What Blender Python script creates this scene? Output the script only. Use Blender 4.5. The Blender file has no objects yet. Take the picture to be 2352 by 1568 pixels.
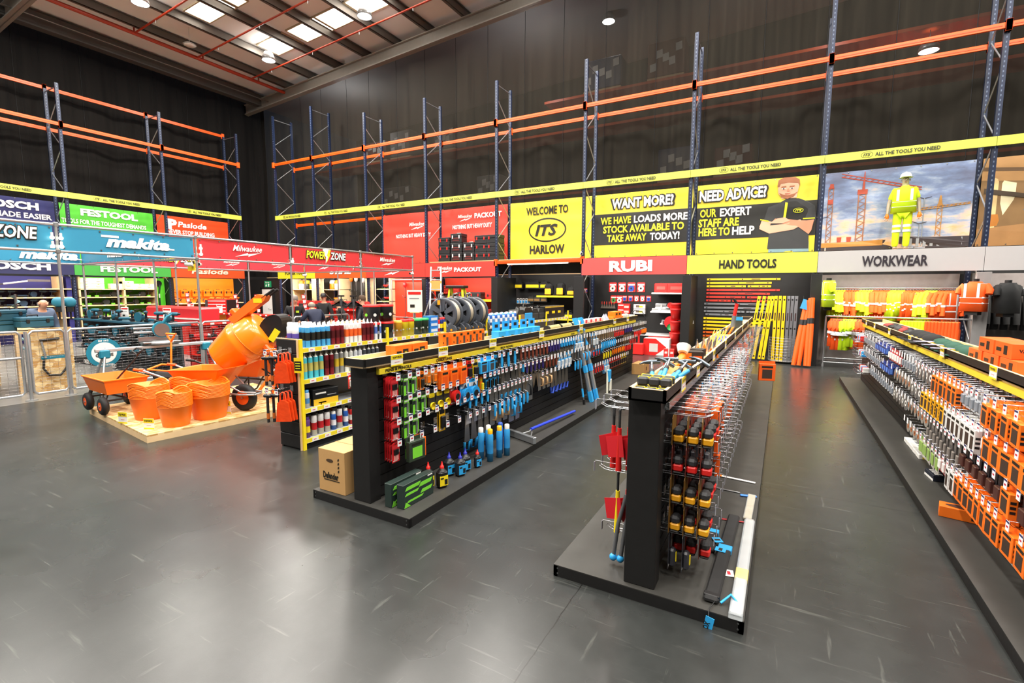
import bpy, math, random
from mathutils import Vector, Matrix
random.seed(7)
PI = math.pi
S = bpy.context.scene
COL = S.collection

# ------------------------------------------------------------------ camera
F_PX, CX, CY, CAM_H = 1112.0, 1176.0, 784.0, 1.95
YAW, PITCH, ROLL = math.radians(29.15), math.radians(6.13), math.radians(0.2)
_f = Vector((-math.sin(YAW)*math.cos(PITCH), math.cos(YAW)*math.cos(PITCH), -math.sin(PITCH)))
_r0 = Vector((math.cos(YAW), math.sin(YAW), 0)); _u0 = _r0.cross(_f)
_r = _r0*math.cos(ROLL)+_u0*math.sin(ROLL); _u = _r.cross(_f)
EYE = Vector((0, 0, CAM_H))
cam_d = bpy.data.cameras.new('camera'); cam = bpy.data.objects.new('camera', cam_d); COL.objects.link(cam)
cam_d.sensor_width = 36; cam_d.lens = 36*F_PX/2352; cam_d.clip_start = .05; cam_d.clip_end = 200
cam.matrix_world = Matrix(((_r.x, _u.x, -_f.x, EYE.x), (_r.y, _u.y, -_f.y, EYE.y), (_r.z, _u.z, -_f.z, EYE.z), (0, 0, 0, 1)))
S.camera = cam
# where a sight line meets a real surface (floor height, wall plane, shelf front)
def _ray(x, y): return _r*((x-CX)/F_PX)+_u*((CY-y)/F_PX)+_f
def atz(x, y, z=0.):
    d = _ray(x, y); return EYE+d*((z-CAM_H)/d.z)
def aty(x, y, Y):
    d = _ray(x, y); return EYE+d*(Y/d.y)
def atx(x, y, X):
    d = _ray(x, y); return EYE+d*(X/d.x)

# ------------------------------------------------------------------ world, exposure
W = bpy.data.worlds.new('hall'); S.world = W; W.use_nodes = True
W.node_tree.nodes['Background'].inputs[0].default_value = (.75, .82, 1, 1)
W.node_tree.nodes['Background'].inputs[1].default_value = .05
S.view_settings.view_transform = 'Standard'; S.view_settings.look = 'None'
S.view_settings.exposure = 0.5; S.view_settings.gamma = 1
try: S.view_settings.use_curve_mapping = False
except Exception: pass
S.cycles.max_bounces = 6; S.cycles.diffuse_bounces = 3; S.cycles.glossy_bounces = 3
S.cycles.transmission_bounces = 3; S.cycles.transparent_max_bounces = 8
S.cycles.caustics_reflective = False; S.cycles.caustics_refractive = False
S.cycles.sample_clamp_indirect = 4; S.cycles.use_denoising = True

# ------------------------------------------------------------------ lamps of the hall (their bodies are built further down)
CEIL0, CEIL_S = 11.56, .058            # roof height at X=-21.2 and its rise along +X
def ceil_z(x): return CEIL0+(x+21.18)*CEIL_S
LAMPS = []
def hall_light(x, y, w, size=1.1, col=(1, .95, .88)):
    l = bpy.data.lights.new('high_bay_light', 'AREA'); l.shape = 'DISK'; l.size = size; l.energy = w; l.color = col
    o = bpy.data.objects.new('high_bay_light', l); COL.objects.link(o); o.location = (x, y, ceil_z(x)-.72)
    LAMPS.append((x, y))
for lx in (-18.5, -13.2, -7.9, -2.6, 2.7, 8.0):
    for ly in (-4.7, -.25, 4.2, 8.65, 13.1):
        hall_light(lx, ly, 330)
# flood lamps on the rack tops that wash the banners
def flood(x, y, z, tx, ty, tz, w, ang=70):
    l = bpy.data.lights.new('flood_light', 'SPOT'); l.energy = w; l.spot_size = math.radians(ang); l.spot_blend = .8; l.shadow_soft_size = .25
    l.color = (1, .97, .92)
    o = bpy.data.objects.new('flood_light', l); COL.objects.link(o); o.location = (x, y, z)
    o.rotation_euler = (Vector((tx, ty, tz))-Vector((x, y, z))).to_track_quat('-Z', 'Y').to_euler()

# ------------------------------------------------------------------ materials
def lin(h):
    h = h.lstrip('#'); o = []
    for i in (0, 2, 4):
        c = int(h[i:i+2], 16)/255
        o.append(c/12.92 if c <= .04045 else ((c+.055)/1.055)**2.4)
    return (o[0], o[1], o[2], 1)
_MC = {}
def mat(h, r=.5, m=0., n=.10, sc=9., bump=0., coat=0., em=0., alpha=1.):
    k = (h, r, m, n, sc, bump, coat, em, alpha)
    if k in _MC: return _MC[k]
    M = bpy.data.materials.new('m_'+h.strip('#')); M.use_nodes = True
    nt = M.node_tree; b = nt.nodes['Principled BSDF']; c = lin(h)
    tc = nt.nodes.new('ShaderNodeTexCoord'); nz = nt.nodes.new('ShaderNodeTexNoise'); nz.inputs['Scale'].default_value = sc
    nz.inputs['Detail'].default_value = 3
    nt.links.new(tc.outputs['Object'], nz.inputs['Vector'])
    mx = nt.nodes.new('ShaderNodeMix'); mx.data_type = 'RGBA'
    mx.inputs[6].default_value = tuple(v*(1-n) for v in c[:3])+(1,); mx.inputs[7].default_value = tuple(min(1, v*(1+n)) for v in c[:3])+(1,)
    nt.links.new(nz.outputs['Fac'], mx.inputs[0]); nt.links.new(mx.outputs[2], b.inputs['Base Color'])
    b.inputs['Roughness'].default_value = r; b.inputs['Metallic'].default_value = m
    if coat: b.inputs['Coat Weight'].default_value = coat; b.inputs['Coat Roughness'].default_value = .12
    if em: b.inputs['Emission Color'].default_value = c; b.inputs['Emission Strength'].default_value = em
    if alpha < 1: b.inputs['Alpha'].default_value = alpha
    if bump:
        bp = nt.nodes.new('ShaderNodeBump'); bp.inputs['Strength'].default_value = bump; bp.inputs['Distance'].default_value = .01
        nt.links.new(nz.outputs['Fac'], bp.inputs['Height']); nt.links.new(bp.outputs[0], b.inputs['Normal'])
    _MC[k] = M; return M
def graph(name):
    M = bpy.data.materials.new(name); M.use_nodes = True; nt = M.node_tree
    return M, nt, nt.nodes['Principled BSDF']
def nd(nt, t, **kw):
    n = nt.nodes.new(t)
    for k, v in kw.items():
        if k.startswith('i_'): n.inputs[k[2:].replace('_', ' ')].default_value = v
        else: setattr(n, k, v)
    return n

# palette
BLK = mat('101012', .5, bump=.05); WOODBLK = mat('121111', .55, n=.3, sc=14, bump=.15); RUB = mat('141414', .7)
WHT = mat('e9e7e2', .5); GRY = mat('8d8d90', .5); DGR = mat('3b3c40', .55); CHROME = mat('c9cacd', .25, 1., n=.04); STEEL = mat('9a9b9c', .35, 1., n=.1)
GALV = mat('b9bcc0', .38, .85, n=.12, sc=30); PINE = mat('e3c394', .55, n=.14, sc=6); PLY = mat('c9a877', .6, n=.16, sc=7)
YEL = mat('f0d61e', .5); YELG = mat('ccd04e', .5, n=.03); ORG = mat('ff7a12', .42, n=.04); ORGD = mat('e8560c', .5); RED = mat('d8231f', .45); DRED = mat('9c1c1a', .5)
BLU = mat('2f9be0', .45); DBLU = mat('1f2f86', .45); TEAL = mat('1b7a92', .45); DTEAL = mat('1d4f63', .5); GRN = mat('4fae3a', .5); NAVY = mat('1f2350', .5)
RACKB = mat('14213d', .4, .1); RACKO = mat('f25a14', .4, n=.06); BROWN = mat('8a4526', .5); TAN = mat('b08a5a', .7); CARD = mat('c79b63', .75, n=.06)
HVY = mat('d8ff1e', .75, n=.05); HVO = mat('ff5a10', .75, n=.06); REFL = mat('dfe3e4', .4); SKIN = mat('d9a183', .55, n=.06); JEAN = mat('7fa7b4', .7); PURP = mat('5b3fa0', .5)
CLEAR = mat('dfe6ea', .15, n=.02, alpha=.28); LIME = mat('7cd63a', .5); PALE = mat('dcdcd8', .55); BEIGE = mat('d7cdb6', .55)

# ------------------------------------------------------------------ mesh building
class MB:
    def __init__(s): s.v = []; s.f = []; s.mi = []; s.mats = []; s.sm = []
    def _m(s, m):
        if m not in s.mats: s.mats.append(m)
        return s.mats.index(m)
    def add(s, vs, fs, m, smooth=False, X=None):
        b = len(s.v); k = s._m(m)
        s.v += [tuple(X @ Vector(p)) if X else tuple(p) for p in vs]
        for f in fs: s.f.append(tuple(b+i for i in f)); s.mi.append(k); s.sm.append(smooth)
        return s
    def box(s, x0, x1, y0, y1, z0, z1, m, bv=0., X=None):
        if bv <= 0:
            vs = [(x, y, z) for x in (x0, x1) for y in (y0, y1) for z in (z0, z1)]
            return s.add(vs, [(0, 1, 3, 2), (4, 6, 7, 5), (0, 4, 5, 1), (2, 3, 7, 6), (0, 2, 6, 4), (1, 5, 7, 3)], m, X=X)
        bv = min(bv, (x1-x0)/2.01, (y1-y0)/2.01, (z1-z0)/2.01)
        vs = []; ix = {}
        for i, (x, sx) in enumerate(((x0, 1), (x1, -1))):
            for j, (y, sy) in enumerate(((y0, 1), (y1, -1))):
                for k, (z, sz) in enumerate(((z0, 1), (z1, -1))):
                    for a in range(3):
                        p = [x+sx*bv, y+sy*bv, z+sz*bv]; p[a] = (x, y, z)[a]
                        ix[i, j, k, a] = len(vs); vs.append(p)
        fs = []
        for i in (0, 1):
            q = [ix[i, j, k, 0] for j, k in ((0, 0), (0, 1), (1, 1), (1, 0))]; fs.append(q if i == 0 else q[::-1])
            q = [ix[j, i, k, 1] for j, k in ((0, 0), (1, 0), (1, 1), (0, 1))]; fs.append(q if i == 0 else q[::-1])
            q = [ix[j, k, i, 2] for j, k in ((0, 0), (0, 1), (1, 1), (1, 0))]; fs.append(q if i == 0 else q[::-1])
        for a in range(3):
            o = [b for b in range(3) if b != a]
            for p in (0, 1):
                for q in (0, 1):
                    def key(t, ax):
                        d = [0, 0, 0]; d[a] = t; d[o[0]] = p; d[o[1]] = q; return ix[d[0], d[1], d[2], ax]
                    fs.append((key(0, o[0]), key(1, o[0]), key(1, o[1]), key(0, o[1])))
        for i in (0, 1):
            for j in (0, 1):
                for k in (0, 1): fs.append((ix[i, j, k, 0], ix[i, j, k, 1], ix[i, j, k, 2]))
        return s.add(vs, fs, m, X=X)
    def tube(s, pts, r, m, seg=6, cap=True, X=None, smooth=True):
        pts = [Vector(p) for p in pts]; n = len(pts); rr = r if isinstance(r, (list, tuple)) else [r]*n
        vs = []; fs = []; up = None
        for i, p in enumerate(pts):
            t = (pts[min(i+1, n-1)]-pts[max(i-1, 0)]).normalized()
            if up is None:
                up = Vector((0, 0, 1)) if abs(t.z) < .9 else Vector((1, 0, 0))
            a = t.cross(up); a = a.normalized() if a.length > 1e-6 else t.orthogonal().normalized()
            b = a.cross(t).normalized(); up = b
            for k in range(seg):
                q = 2*PI*k/seg; vs.append(p+(a*math.cos(q)+b*math.sin(q))*rr[i])
        for i in range(n-1):
            for k in range(seg): fs.append((i*seg+k, i*seg+(k+1) % seg, (i+1)*seg+(k+1) % seg, (i+1)*seg+k))
        s.add(vs, fs, m, smooth, X)
        if cap: s.add(vs[:seg], [tuple(range(seg))[::-1]], m, X=X); s.add(vs[-seg:], [tuple(range(seg))], m, X=X)
        return s
    def cyl(s, p0, p1, r0, m, r1=None, seg=12, X=None, smooth=True):
        return s.tube([p0, p1], [r0, r0 if r1 is None else r1], m, seg, True, X, smooth)
    def lathe(s, prof, m, seg=16, X=None, smooth=True, a0=0, a1=2*PI):
        full = abs(a1-a0-2*PI) < 1e-6; k = seg if full else seg+1; vs = []; fs = []
        for (r, z) in prof:
            for i in range(k):
                q = a0+(a1-a0)*i/seg; vs.append((r*math.cos(q), r*math.sin(q), z))
        for j in range(len(prof)-1):
            for i in range(seg):
                fs.append((j*k+i, j*k+(i+1) % k, (j+1)*k+(i+1) % k, (j+1)*k+i))
        return s.add(vs, fs, m, smooth, X)
    def prism(s, poly, d0, d1, m, ax='y', X=None):
        n = len(poly)
        def P(a, b, d): return {'y': (a, d, b), 'x': (d, a, b), 'z': (a, b, d)}[ax]
        vs = [P(a, b, d0) for a, b in poly]+[P(a, b, d1) for a, b in poly]
        fs = [tuple(range(n)), tuple(range(2*n-1, n-1, -1))]+[(i, n+i, n+(i+1) % n, (i+1) % n) for i in range(n)]
        return s.add(vs, fs, m, X=X)
    def poly(s, pts, m, X=None): return s.add(pts, [tuple(range(len(pts)))], m, X=X)
    def ball(s, c, r, m, seg=12, rings=8, X=None):
        r = r if isinstance(r, (list, tuple)) else (r, r, r); vs = []; fs = []
        for j in range(rings+1):
            t = PI*j/rings
            for i in range(seg):
                q = 2*PI*i/seg; vs.append((c[0]+r[0]*math.sin(t)*math.cos(q), c[1]+r[1]*math.sin(t)*math.sin(q), c[2]+r[2]*math.cos(t)))
        for j in range(rings):
            for i in range(seg): fs.append((j*seg+i, (j+1)*seg+i, (j+1)*seg+(i+1) % seg, j*seg+(i+1) % seg))
        return s.add(vs, fs, m, True, X)
    def text(s, st, o, xd, yd, h, m, w=None, bold=.02, shear=0., mid=True, off=.003):
        """flat lettering: o = centre (or left end) of the baseline, xd/yd = writing and up directions, h = capital height, w = total width"""
        vs, fs, tw = glyphs(st, bold, shear)
        xd = Vector(xd).normalized(); yd = Vector(yd).normalized(); nn = xd.cross(yd); k = h/.74; kx = (w/tw) if w else k*.8
        x0 = -tw/2 if mid else 0; o = Vector(o)+nn*off
        return s.add([o+xd*((x+x0)*kx)+yd*(y*k) for x, y in vs], fs, m)
    def obj(s, name, parent=None, loc=(0, 0, 0), rz=0., rot=None):
        me = bpy.data.meshes.new(name); me.from_pydata(s.v, [], s.f)
        for m in s.mats: me.materials.append(m)
        me.polygons.foreach_set('material_index', s.mi); me.polygons.foreach_set('use_smooth', s.sm)
        me.update(); o = bpy.data.objects.new(name, me); COL.objects.link(o)
        o.location = loc; o.rotation_euler = rot or (0, 0, rz)
        if parent: o.parent = parent
        return o
_G = {}
def glyphs(st, bold=.02, shear=0.):
    k = (st, bold, shear)
    if k not in _G:
        c = bpy.data.curves.new('t', 'FONT'); c.body = st; c.offset = bold; c.shear = shear; c.resolution_u = 2; c.fill_mode = 'FRONT'
        o = bpy.data.objects.new('t', c); me = o.to_mesh()
        vs = [(v.co.x, v.co.y) for v in me.vertices]; fs = [tuple(p.vertices) for p in me.polygons]
        o.to_mesh_clear(); bpy.data.objects.remove(o); bpy.data.curves.remove(c)
        x0 = min(v[0] for v in vs); x1 = max(v[0] for v in vs)
        _G[k] = ([(x-x0, y) for x, y in vs], fs, x1-x0)
    return _G[k]
def tag(o, label=None, cat=None, group=None, kind=None):
    if label: o['label'] = label
    if cat: o['category'] = cat
    if group: o['group'] = group
    if kind: o['kind'] = kind
    return o
def empty(name, label=None, cat=None, loc=(0, 0, 0), rz=0., group=None):
    o = bpy.data.objects.new(name, None); COL.objects.link(o); o.location = loc; o.rotation_euler = (0, 0, rz); o.empty_display_size = .05
    return tag(o, label, cat, group)
_TREE = {}
def tree(o):
    if o.name not in _TREE: _TREE[o.name] = [(ch, list(ch.children)) for ch in o.children]
    return _TREE[o.name]
def dup(o, loc=None, rz=None, label=None, group=None, rot=None, sc=None):
    c = o.copy(); COL.objects.link(c)
    for ch, gs in tree(o):
        d = ch.copy(); COL.objects.link(d); d.parent = c
        for g in gs:
            e = g.copy(); COL.objects.link(e); e.parent = d
    if loc is not None: c.location = loc
    if rz is not None: c.rotation_euler = (0, 0, rz)
    if rot is not None: c.rotation_euler = rot
    if sc is not None: c.scale = (sc,)*3 if not isinstance(sc, tuple) else sc
    if label: c['label'] = label
    if group: c['group'] = group
    return c
_U = 'zeroth first second third fourth fifth sixth seventh eighth ninth tenth eleventh twelfth thirteenth fourteenth fifteenth sixteenth seventeenth eighteenth nineteenth'.split()
_T = {2: 'twent', 3: 'thirt', 4: 'fort', 5: 'fift', 6: 'sixt', 7: 'sevent', 8: 'eight', 9: 'ninet'}
def nth(i):
    i += 1
    if i < 20: return _U[i]
    a, b = divmod(i, 10)
    return _T[a]+('ieth' if b == 0 else 'y-'+_U[b])
class Kind:
    """one prototype; the first placement moves it, every later one copies it with its parts"""
    def __init__(s, make): s.make = make; s.o = None
    def put(s, loc, rz=0., label=None, cat=None, group=None, rot=None, sc=None):
        if s.o is None:
            s.o = s.make(); s.home = tuple(s.o.rotation_euler); o = s.o
            o.location = loc; o.rotation_euler = rot or (0, 0, rz)
            if sc is not None: o.scale = (sc,)*3 if not isinstance(sc, tuple) else sc
            if 'group' in o: del o['group']
        else:
            o = dup(s.o, loc, None, None, None, rot or (0, 0, rz), 1. if sc is None else sc)
            if 'group' in o: del o['group']
        return tag(o, label, cat, group)
def struct(mb, name, **k): return tag(mb.obj(name, **k), kind='structure')
XP, YP, ZP = (1, 0, 0), (0, 1, 0), (0, 0, 1)
def xf(loc=(0, 0, 0), rz=0., rx=0., ry=0., s=1.):
    return Matrix.Translation(Vector(loc)) @ Matrix.Rotation(rz, 4, 'Z') @ Matrix.Rotation(ry, 4, 'Y') @ Matrix.Rotation(rx, 4, 'X') @ Matrix.Scale(s, 4)
# ================================================================== the hall
M_FLOOR, nt, b = graph('m_floor')
tc = nd(nt, 'ShaderNodeTexCoord'); sep = nd(nt, 'ShaderNodeSeparateXYZ'); nt.links.new(tc.outputs['Object'], sep.inputs[0])
n1 = nd(nt, 'ShaderNodeTexNoise', i_Scale=.55, i_Detail=5, i_Roughness=.6); n2 = nd(nt, 'ShaderNodeTexNoise', i_Scale=5., i_Detail=6, i_Roughness=.65)
n3 = nd(nt, 'ShaderNodeTexNoise', i_Scale=160., i_Detail=2)
for n in (n1, n2, n3): nt.links.new(tc.outputs['Object'], n.inputs['Vector'])
r1 = nd(nt, 'ShaderNodeValToRGB'); r1.color_ramp.elements[0].position = .3; r1.color_ramp.elements[1].position = .72
r1.color_ramp.elements[0].color = lin('222423'); r1.color_ramp.elements[1].color = lin('343635')
ad = nd(nt, 'ShaderNodeMath', operation='MULTIPLY_ADD', i_Value=.5); ad.inputs[1].default_value = .5; ad.inputs[2].default_value = 0
nt.links.new(n1.outputs['Fac'], ad.inputs[0]); a2 = nd(nt, 'ShaderNodeMath', operation='MULTIPLY_ADD'); a2.inputs[1].default_value = .5
nt.links.new(n2.outputs['Fac'], a2.inputs[0]); nt.links.new(ad.outputs[0], a2.inputs[2]); nt.links.new(a2.outputs[0], r1.inputs[0])
# scuffs: stretched thin pale scratches in two directions
prev = r1.outputs[0]
for rz, sc, th in ((.5, (1.2, 14, 1), .63), (-.35, (16, 1.5, 1), .64), (1.3, (.9, 20, 1), .65)):
    mp = nd(nt, 'ShaderNodeMapping'); mp.inputs['Rotation'].default_value = (0, 0, rz); mp.inputs['Scale'].default_value = sc
    nn = nd(nt, 'ShaderNodeTexNoise', i_Scale=1.3, i_Detail=4, i_Roughness=.6); nt.links.new(tc.outputs['Object'], mp.inputs[0]); nt.links.new(mp.outputs[0], nn.inputs['Vector'])
    rr = nd(nt, 'ShaderNodeMapRange'); rr.inputs[1].default_value = th; rr.inputs[2].default_value = th+.1; rr.inputs[4].default_value = .4
    nt.links.new(nn.outputs['Fac'], rr.inputs[0]); mx = nd(nt, 'ShaderNodeMix', data_type='RGBA'); mx.inputs[7].default_value = lin('62645f')
    nt.links.new(rr.outputs[0], mx.inputs[0]); nt.links.new(prev, mx.inputs[6]); prev = mx.outputs[2]
# pale unsealed concrete inside the power tool enclosure and to its wall
gt = nd(nt, 'ShaderNodeMath', operation='LESS_THAN'); gt.inputs[1].default_value = -11.17; nt.links.new(sep.outputs[0], gt.inputs[0])
mx = nd(nt, 'ShaderNodeMix', data_type='RGBA'); mx.inputs[7].default_value = lin('757470'); nt.links.new(gt.outputs[0], mx.inputs[0]); nt.links.new(prev, mx.inputs[6]); prev = mx.outputs[2]
# saw-cut joints
for ax, p in ((0, -1.05), (1, 5.32), (0, -7.4), (1, -.6)):
    sb = nd(nt, 'ShaderNodeMath', operation='SUBTRACT'); sb.inputs[1].default_value = p; nt.links.new(sep.outputs[ax], sb.inputs[0])
    wv = nd(nt, 'ShaderNodeMath', operation='MULTIPLY_ADD'); wv.inputs[1].default_value = .03; nt.links.new(n2.outputs['Fac'], wv.inputs[0]); nt.links.new(sb.outputs[0], wv.inputs[2])
    ab = nd(nt, 'ShaderNodeMath', operation='ABSOLUTE'); nt.links.new(wv.outputs[0], ab.inputs[0])
    ls = nd(nt, 'ShaderNodeMath', operation='LESS_THAN'); ls.inputs[1].default_value = .0035; nt.links.new(ab.outputs[0], ls.inputs[0])
    mx = nd(nt, 'ShaderNodeMix', data_type='RGBA'); mx.inputs[7].default_value = lin('151514'); nt.links.new(ls.outputs[0], mx.inputs[0]); nt.links.new(prev, mx.inputs[6]); prev = mx.outputs[2]
nt.links.new(prev, b.inputs['Base Color'])
rg = nd(nt, 'ShaderNodeMapRange'); rg.inputs[3].default_value = .2; rg.inputs[4].default_value = .36; nt.links.new(n1.outputs['Fac'], rg.inputs[0]); nt.links.new(rg.outputs[0], b.inputs['Roughness'])
bp = nd(nt, 'ShaderNodeBump', i_Strength=.04, i_Distance=.004); nt.links.new(n3.outputs['Fac'], bp.inputs['Height']); nt.links.new(bp.outputs[0], b.inputs['Normal'])
struct(MB().box(-24.6, 14.5, -9.5, 23.5, -.2, 0, M_FLOOR), 'floor')

# black netting curtains: a woven cloth a little light passes through
def netting(name, thru, c0, c1):
    M, nt, b = graph(name); tc = nd(nt, 'ShaderNodeTexCoord'); n = nd(nt, 'ShaderNodeTexNoise', i_Scale=1.1, i_Detail=4)
    mp = nd(nt, 'ShaderNodeMapping'); mp.inputs['Scale'].default_value = (6, 6, .22); nt.links.new(tc.outputs['Object'], mp.inputs[0]); nt.links.new(mp.outputs[0], n.inputs['Vector'])
    rp = nd(nt, 'ShaderNodeValToRGB'); rp.color_ramp.elements[0].color = lin(c0); rp.color_ramp.elements[1].color = lin(c1)
    nt.links.new(n.outputs['Fac'], rp.inputs[0]); nt.links.new(rp.outputs[0], b.inputs['Base Color']); b.inputs['Roughness'].default_value = .9; b.inputs['Specular IOR Level'].default_value = .08; b.inputs['Alpha'].default_value = 1-thru
    return M
NET = netting('m_netting', .17, '181715', '343029'); NETL = netting('m_netting_dense', .03, '0c0b0a', '1f1c19')
def curtain(name, axis, at, a0, a1, z1, m, seams, kind='structure'):
    """a hanging sheet with soft vertical folds and sewn seams, top following the roof"""
    mb = MB(); n = int((a1-a0)/.11); nz = 14; vs = []; fs = []; rnd = random.Random(len(name))
    ph = [rnd.uniform(0, 6) for _ in range(6)]
    for i in range(n+1):
        a = a0+(a1-a0)*i/n; top = z1(a) if callable(z1) else z1
        for j in range(nz+1):
            z = top*j/nz; s = j/nz
            w = .09*math.sin(a*2.1+ph[0]+.5*math.sin(z*.5))+.05*math.sin(a*5.3+ph[1]+.7*math.sin(z*.8+a))+.035*math.sin(a*.9+z*.55+ph[2])*(1-s)+.015*math.sin(a*11+ph[3]+z*.3)
            vs.append((a, at+w, z) if axis == 'x' else (at+w, a, z))
    for i in range(n):
        for j in range(nz): fs.append((i*(nz+1)+j, (i+1)*(nz+1)+j, (i+1)*(nz+1)+j+1, i*(nz+1)+j+1))
    mb.add(vs, fs, m, True)
    o = tag(mb.obj(name), kind=kind)
    sm = MB(); seam = mat('0d0d0d', .8)
    for a in seams:
        i = min(n, max(0, int((a-a0)/(a1-a0)*n)))
        pts = [vs[i*(nz+1)+j] for j in range(nz+1)]
        d = (0, -.012, 0) if axis == 'x' else (.012, 0, 0)
        sm.tube([tuple(p[k]+d[k] for k in range(3)) for p in pts], .008, seam, 4)
    sm.obj('seam', parent=o); return o
curtain('wall_back', 'x', 16.45, -24.2, 14.2, ceil_z, NET, [-21+1.55*i for i in range(23)])
curtain('wall_left', 'y', -24.05, -9.3, 16.6, lambda a: ceil_z(-24.05), NETL, [-8+1.9*i for i in range(13)])
WL = mat('55534f', .8)
struct(MB().box(14.2, 14.4, -9.4, 23.4, 0, 13.7, mat('3a3937', .8)), 'wall_right'); struct(MB().box(-24.5, 14.4, -9.5, -9.35, 0, 13.7, WL), 'wall_front')
struct(MB().box(-24.5, 14.4, 23.3, 23.5, 0, 13.7, mat('1d1c1b', .9)), 'wall_warehouse')
# black plywood back-boards behind the shop bays and the dark corner with the exit
struct(MB().box(-24.0, -23.9, -4, 16.2, 0, 2.55, WOODBLK), 'wall_lining_left'); struct(MB().box(-23.9, 13.5, 16.22, 16.3, 0, 2.5, WOODBLK).box(-23.9, 13.5, 16.215, 16.225, 2.5, 2.53, PINE), 'wall_lining_back')

# roof: pale liner sheets, purlins, skylights, rafters
MC_, nt, b = graph('m_liner'); tc = nd(nt, 'ShaderNodeTexCoord'); wv = nd(nt, 'ShaderNodeTexWave', i_Scale=1.7); nn = nd(nt, 'ShaderNodeTexNoise', i_Scale=.6, i_Detail=4)
nt.links.new(tc.outputs['Object'], wv.inputs['Vector']); nt.links.new(tc.outputs['Object'], nn.inputs['Vector'])
rp = nd(nt, 'ShaderNodeValToRGB'); rp.color_ramp.elements[0].color = lin('e4e0db'); rp.color_ramp.elements[1].color = lin('f6f4f1'); nt.links.new(nn.outputs['Fac'], rp.inputs[0]); nt.links.new(rp.outputs[0], b.inputs['Base Color'])
bp = nd(nt, 'ShaderNodeBump', i_Strength=.2); nt.links.new(wv.outputs['Fac'], bp.inputs['Height']); nt.links.new(bp.outputs[0], b.inputs['Normal']); b.inputs['Roughness'].default_value = .6
def roof_box(mb, x0, x1, y0, y1, d0, d1, m):
    c = [(x, y, ceil_z(x)-d) for x in (x0, x1) for y in (y0, y1) for d in (d1, d0)]
    return mb.add(c, [(0, 1, 3, 2), (4, 6, 7, 5), (0, 4, 5, 1), (2, 3, 7, 6), (0, 2, 6, 4), (1, 5, 7, 3)], m)
struct(roof_box(MB(), -24.5, 14.4, -9.5, 23.5, -.2, 0, MC_), 'ceiling')
SKY = mat('fff6ea', .4, em=5.0, n=.02)
sky_sp = [(-18.95, -17.35, 10.25, 11.1), (-17.2, -16.7, 10.25, 11.1)]+[(x, x+1.5, 12.98, 13.9) for x in (-18.95, -17.15, -15.55, -14.05)]+[(-14.0, -12.5, 10.25, 11.1), (-15.5, -14.2, 10.25, 11.1), (-12.2, -10.8, 12.98, 13.9)]
for i, (x0, x1, y0, y1) in enumerate(sky_sp):
    o = struct(roof_box(MB(), x0, x1, y0, y1, .0, .03, SKY), 'window_%d' % (i+1))
    fr = MB(); g = mat('b9a98c', .5)
    for a in ((x0-.05, x1+.05, y0-.05, y0), (x0-.05, x1+.05, y1, y1+.05), (x0-.05, x0, y0, y1), (x1, x1+.05, y0, y1)): roof_box(fr, *a, 0, .05, g)
    fr.obj('window_frame', parent=o)
PUR = mat('6d6862', .45, .5)
for i in range(22):
    x = -20.85+1.68*i
    mb = MB(); roof_box(mb, x-.02, x+.02, -9, 16.1, .02, .3, PUR); roof_box(mb, x-.09, x+.02, -9, 16.1, .28, .3, PUR); roof_box(mb, x-.02, x+.07, -9, 16.1, .02, .04, PUR)
    tag(mb.obj('roof_purlin'), kind='structure')
RAF = mat('8d8880', .5)
for y in (15.7, 6.7, -1.5):
    mb = MB(); roof_box(mb, -24.3, 14.2, y-.12, y+.12, .3, .34, RAF); roof_box(mb, -24.3, 14.2, y-.015, y+.015, .3, .78, RAF); roof_box(mb, -24.3, 14.2, y-.12, y+.12, .74, .78, RAF)
    tag(mb.obj('roof_rafter'), kind='structure')
struct(MB().box(-23.2, -22.85, -9, 16.1, 10.85, 11.35, mat('4a4845', .6)), 'eaves_beam')
for lx, ly in LAMPS:                                                # added bodiless point lights above the lamps, to brighten the roof
    l = bpy.data.lights.new('roof_fill_light', 'POINT'); l.energy = 62; l.shadow_soft_size = .3; l.color = (1, .95, .88)
    o = bpy.data.objects.new('roof_fill_light', l); COL.objects.link(o); o.location = (lx, ly, ceil_z(lx)-.3)
RP = mat('b03a22', .4, n=.12)
mb = MB(); mb.tube([(-21.1, -9, 11.15), (-21.1, 16.0, 11.15)], .07, RP, 10)
spr = tag(mb.obj('sprinkler_main'), 'thick red sprinkler main running under the roof along the dark curtain', 'pipe')
for i, y in enumerate((7.2, 9.6, 12.0, 14.4)): MB().tube([(-21.1, y, 11.15), (-21.1, y, 11.48)], .03, RP, 8).obj('hanger', parent=spr)
for i, y in enumerate((9.6, 11.75, 14.0)):
    mb = MB(); z = lambda x: ceil_z(x)-.42
    mb.tube([(-21.1, y, 11.15), (-20.9, y, z(-20.9)), (-8, y, z(-8))], .032, RP, 8)
    o = tag(mb.obj('sprinkler_branch'), 'thin red sprinkler pipe crossing the purlins, %s from the camera' % nth(i), 'pipe', 'sprinkler branch pipes')
    for k in range(4):
        x = -19.6+2.6*k; MB().tube([(x, y, z(x)), (x, y, z(x)-.12)], .012, CHROME, 6).obj('sprinkler_head', parent=o)
tag(MB().tube([(-22.3, -9, 10.95), (-22.3, 16.2, 10.95)], .018, mat('77736d', .4, .6), 6).obj('curtain_wire'), 'thin steel cable along the top of the dark netting', 'cable')
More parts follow.
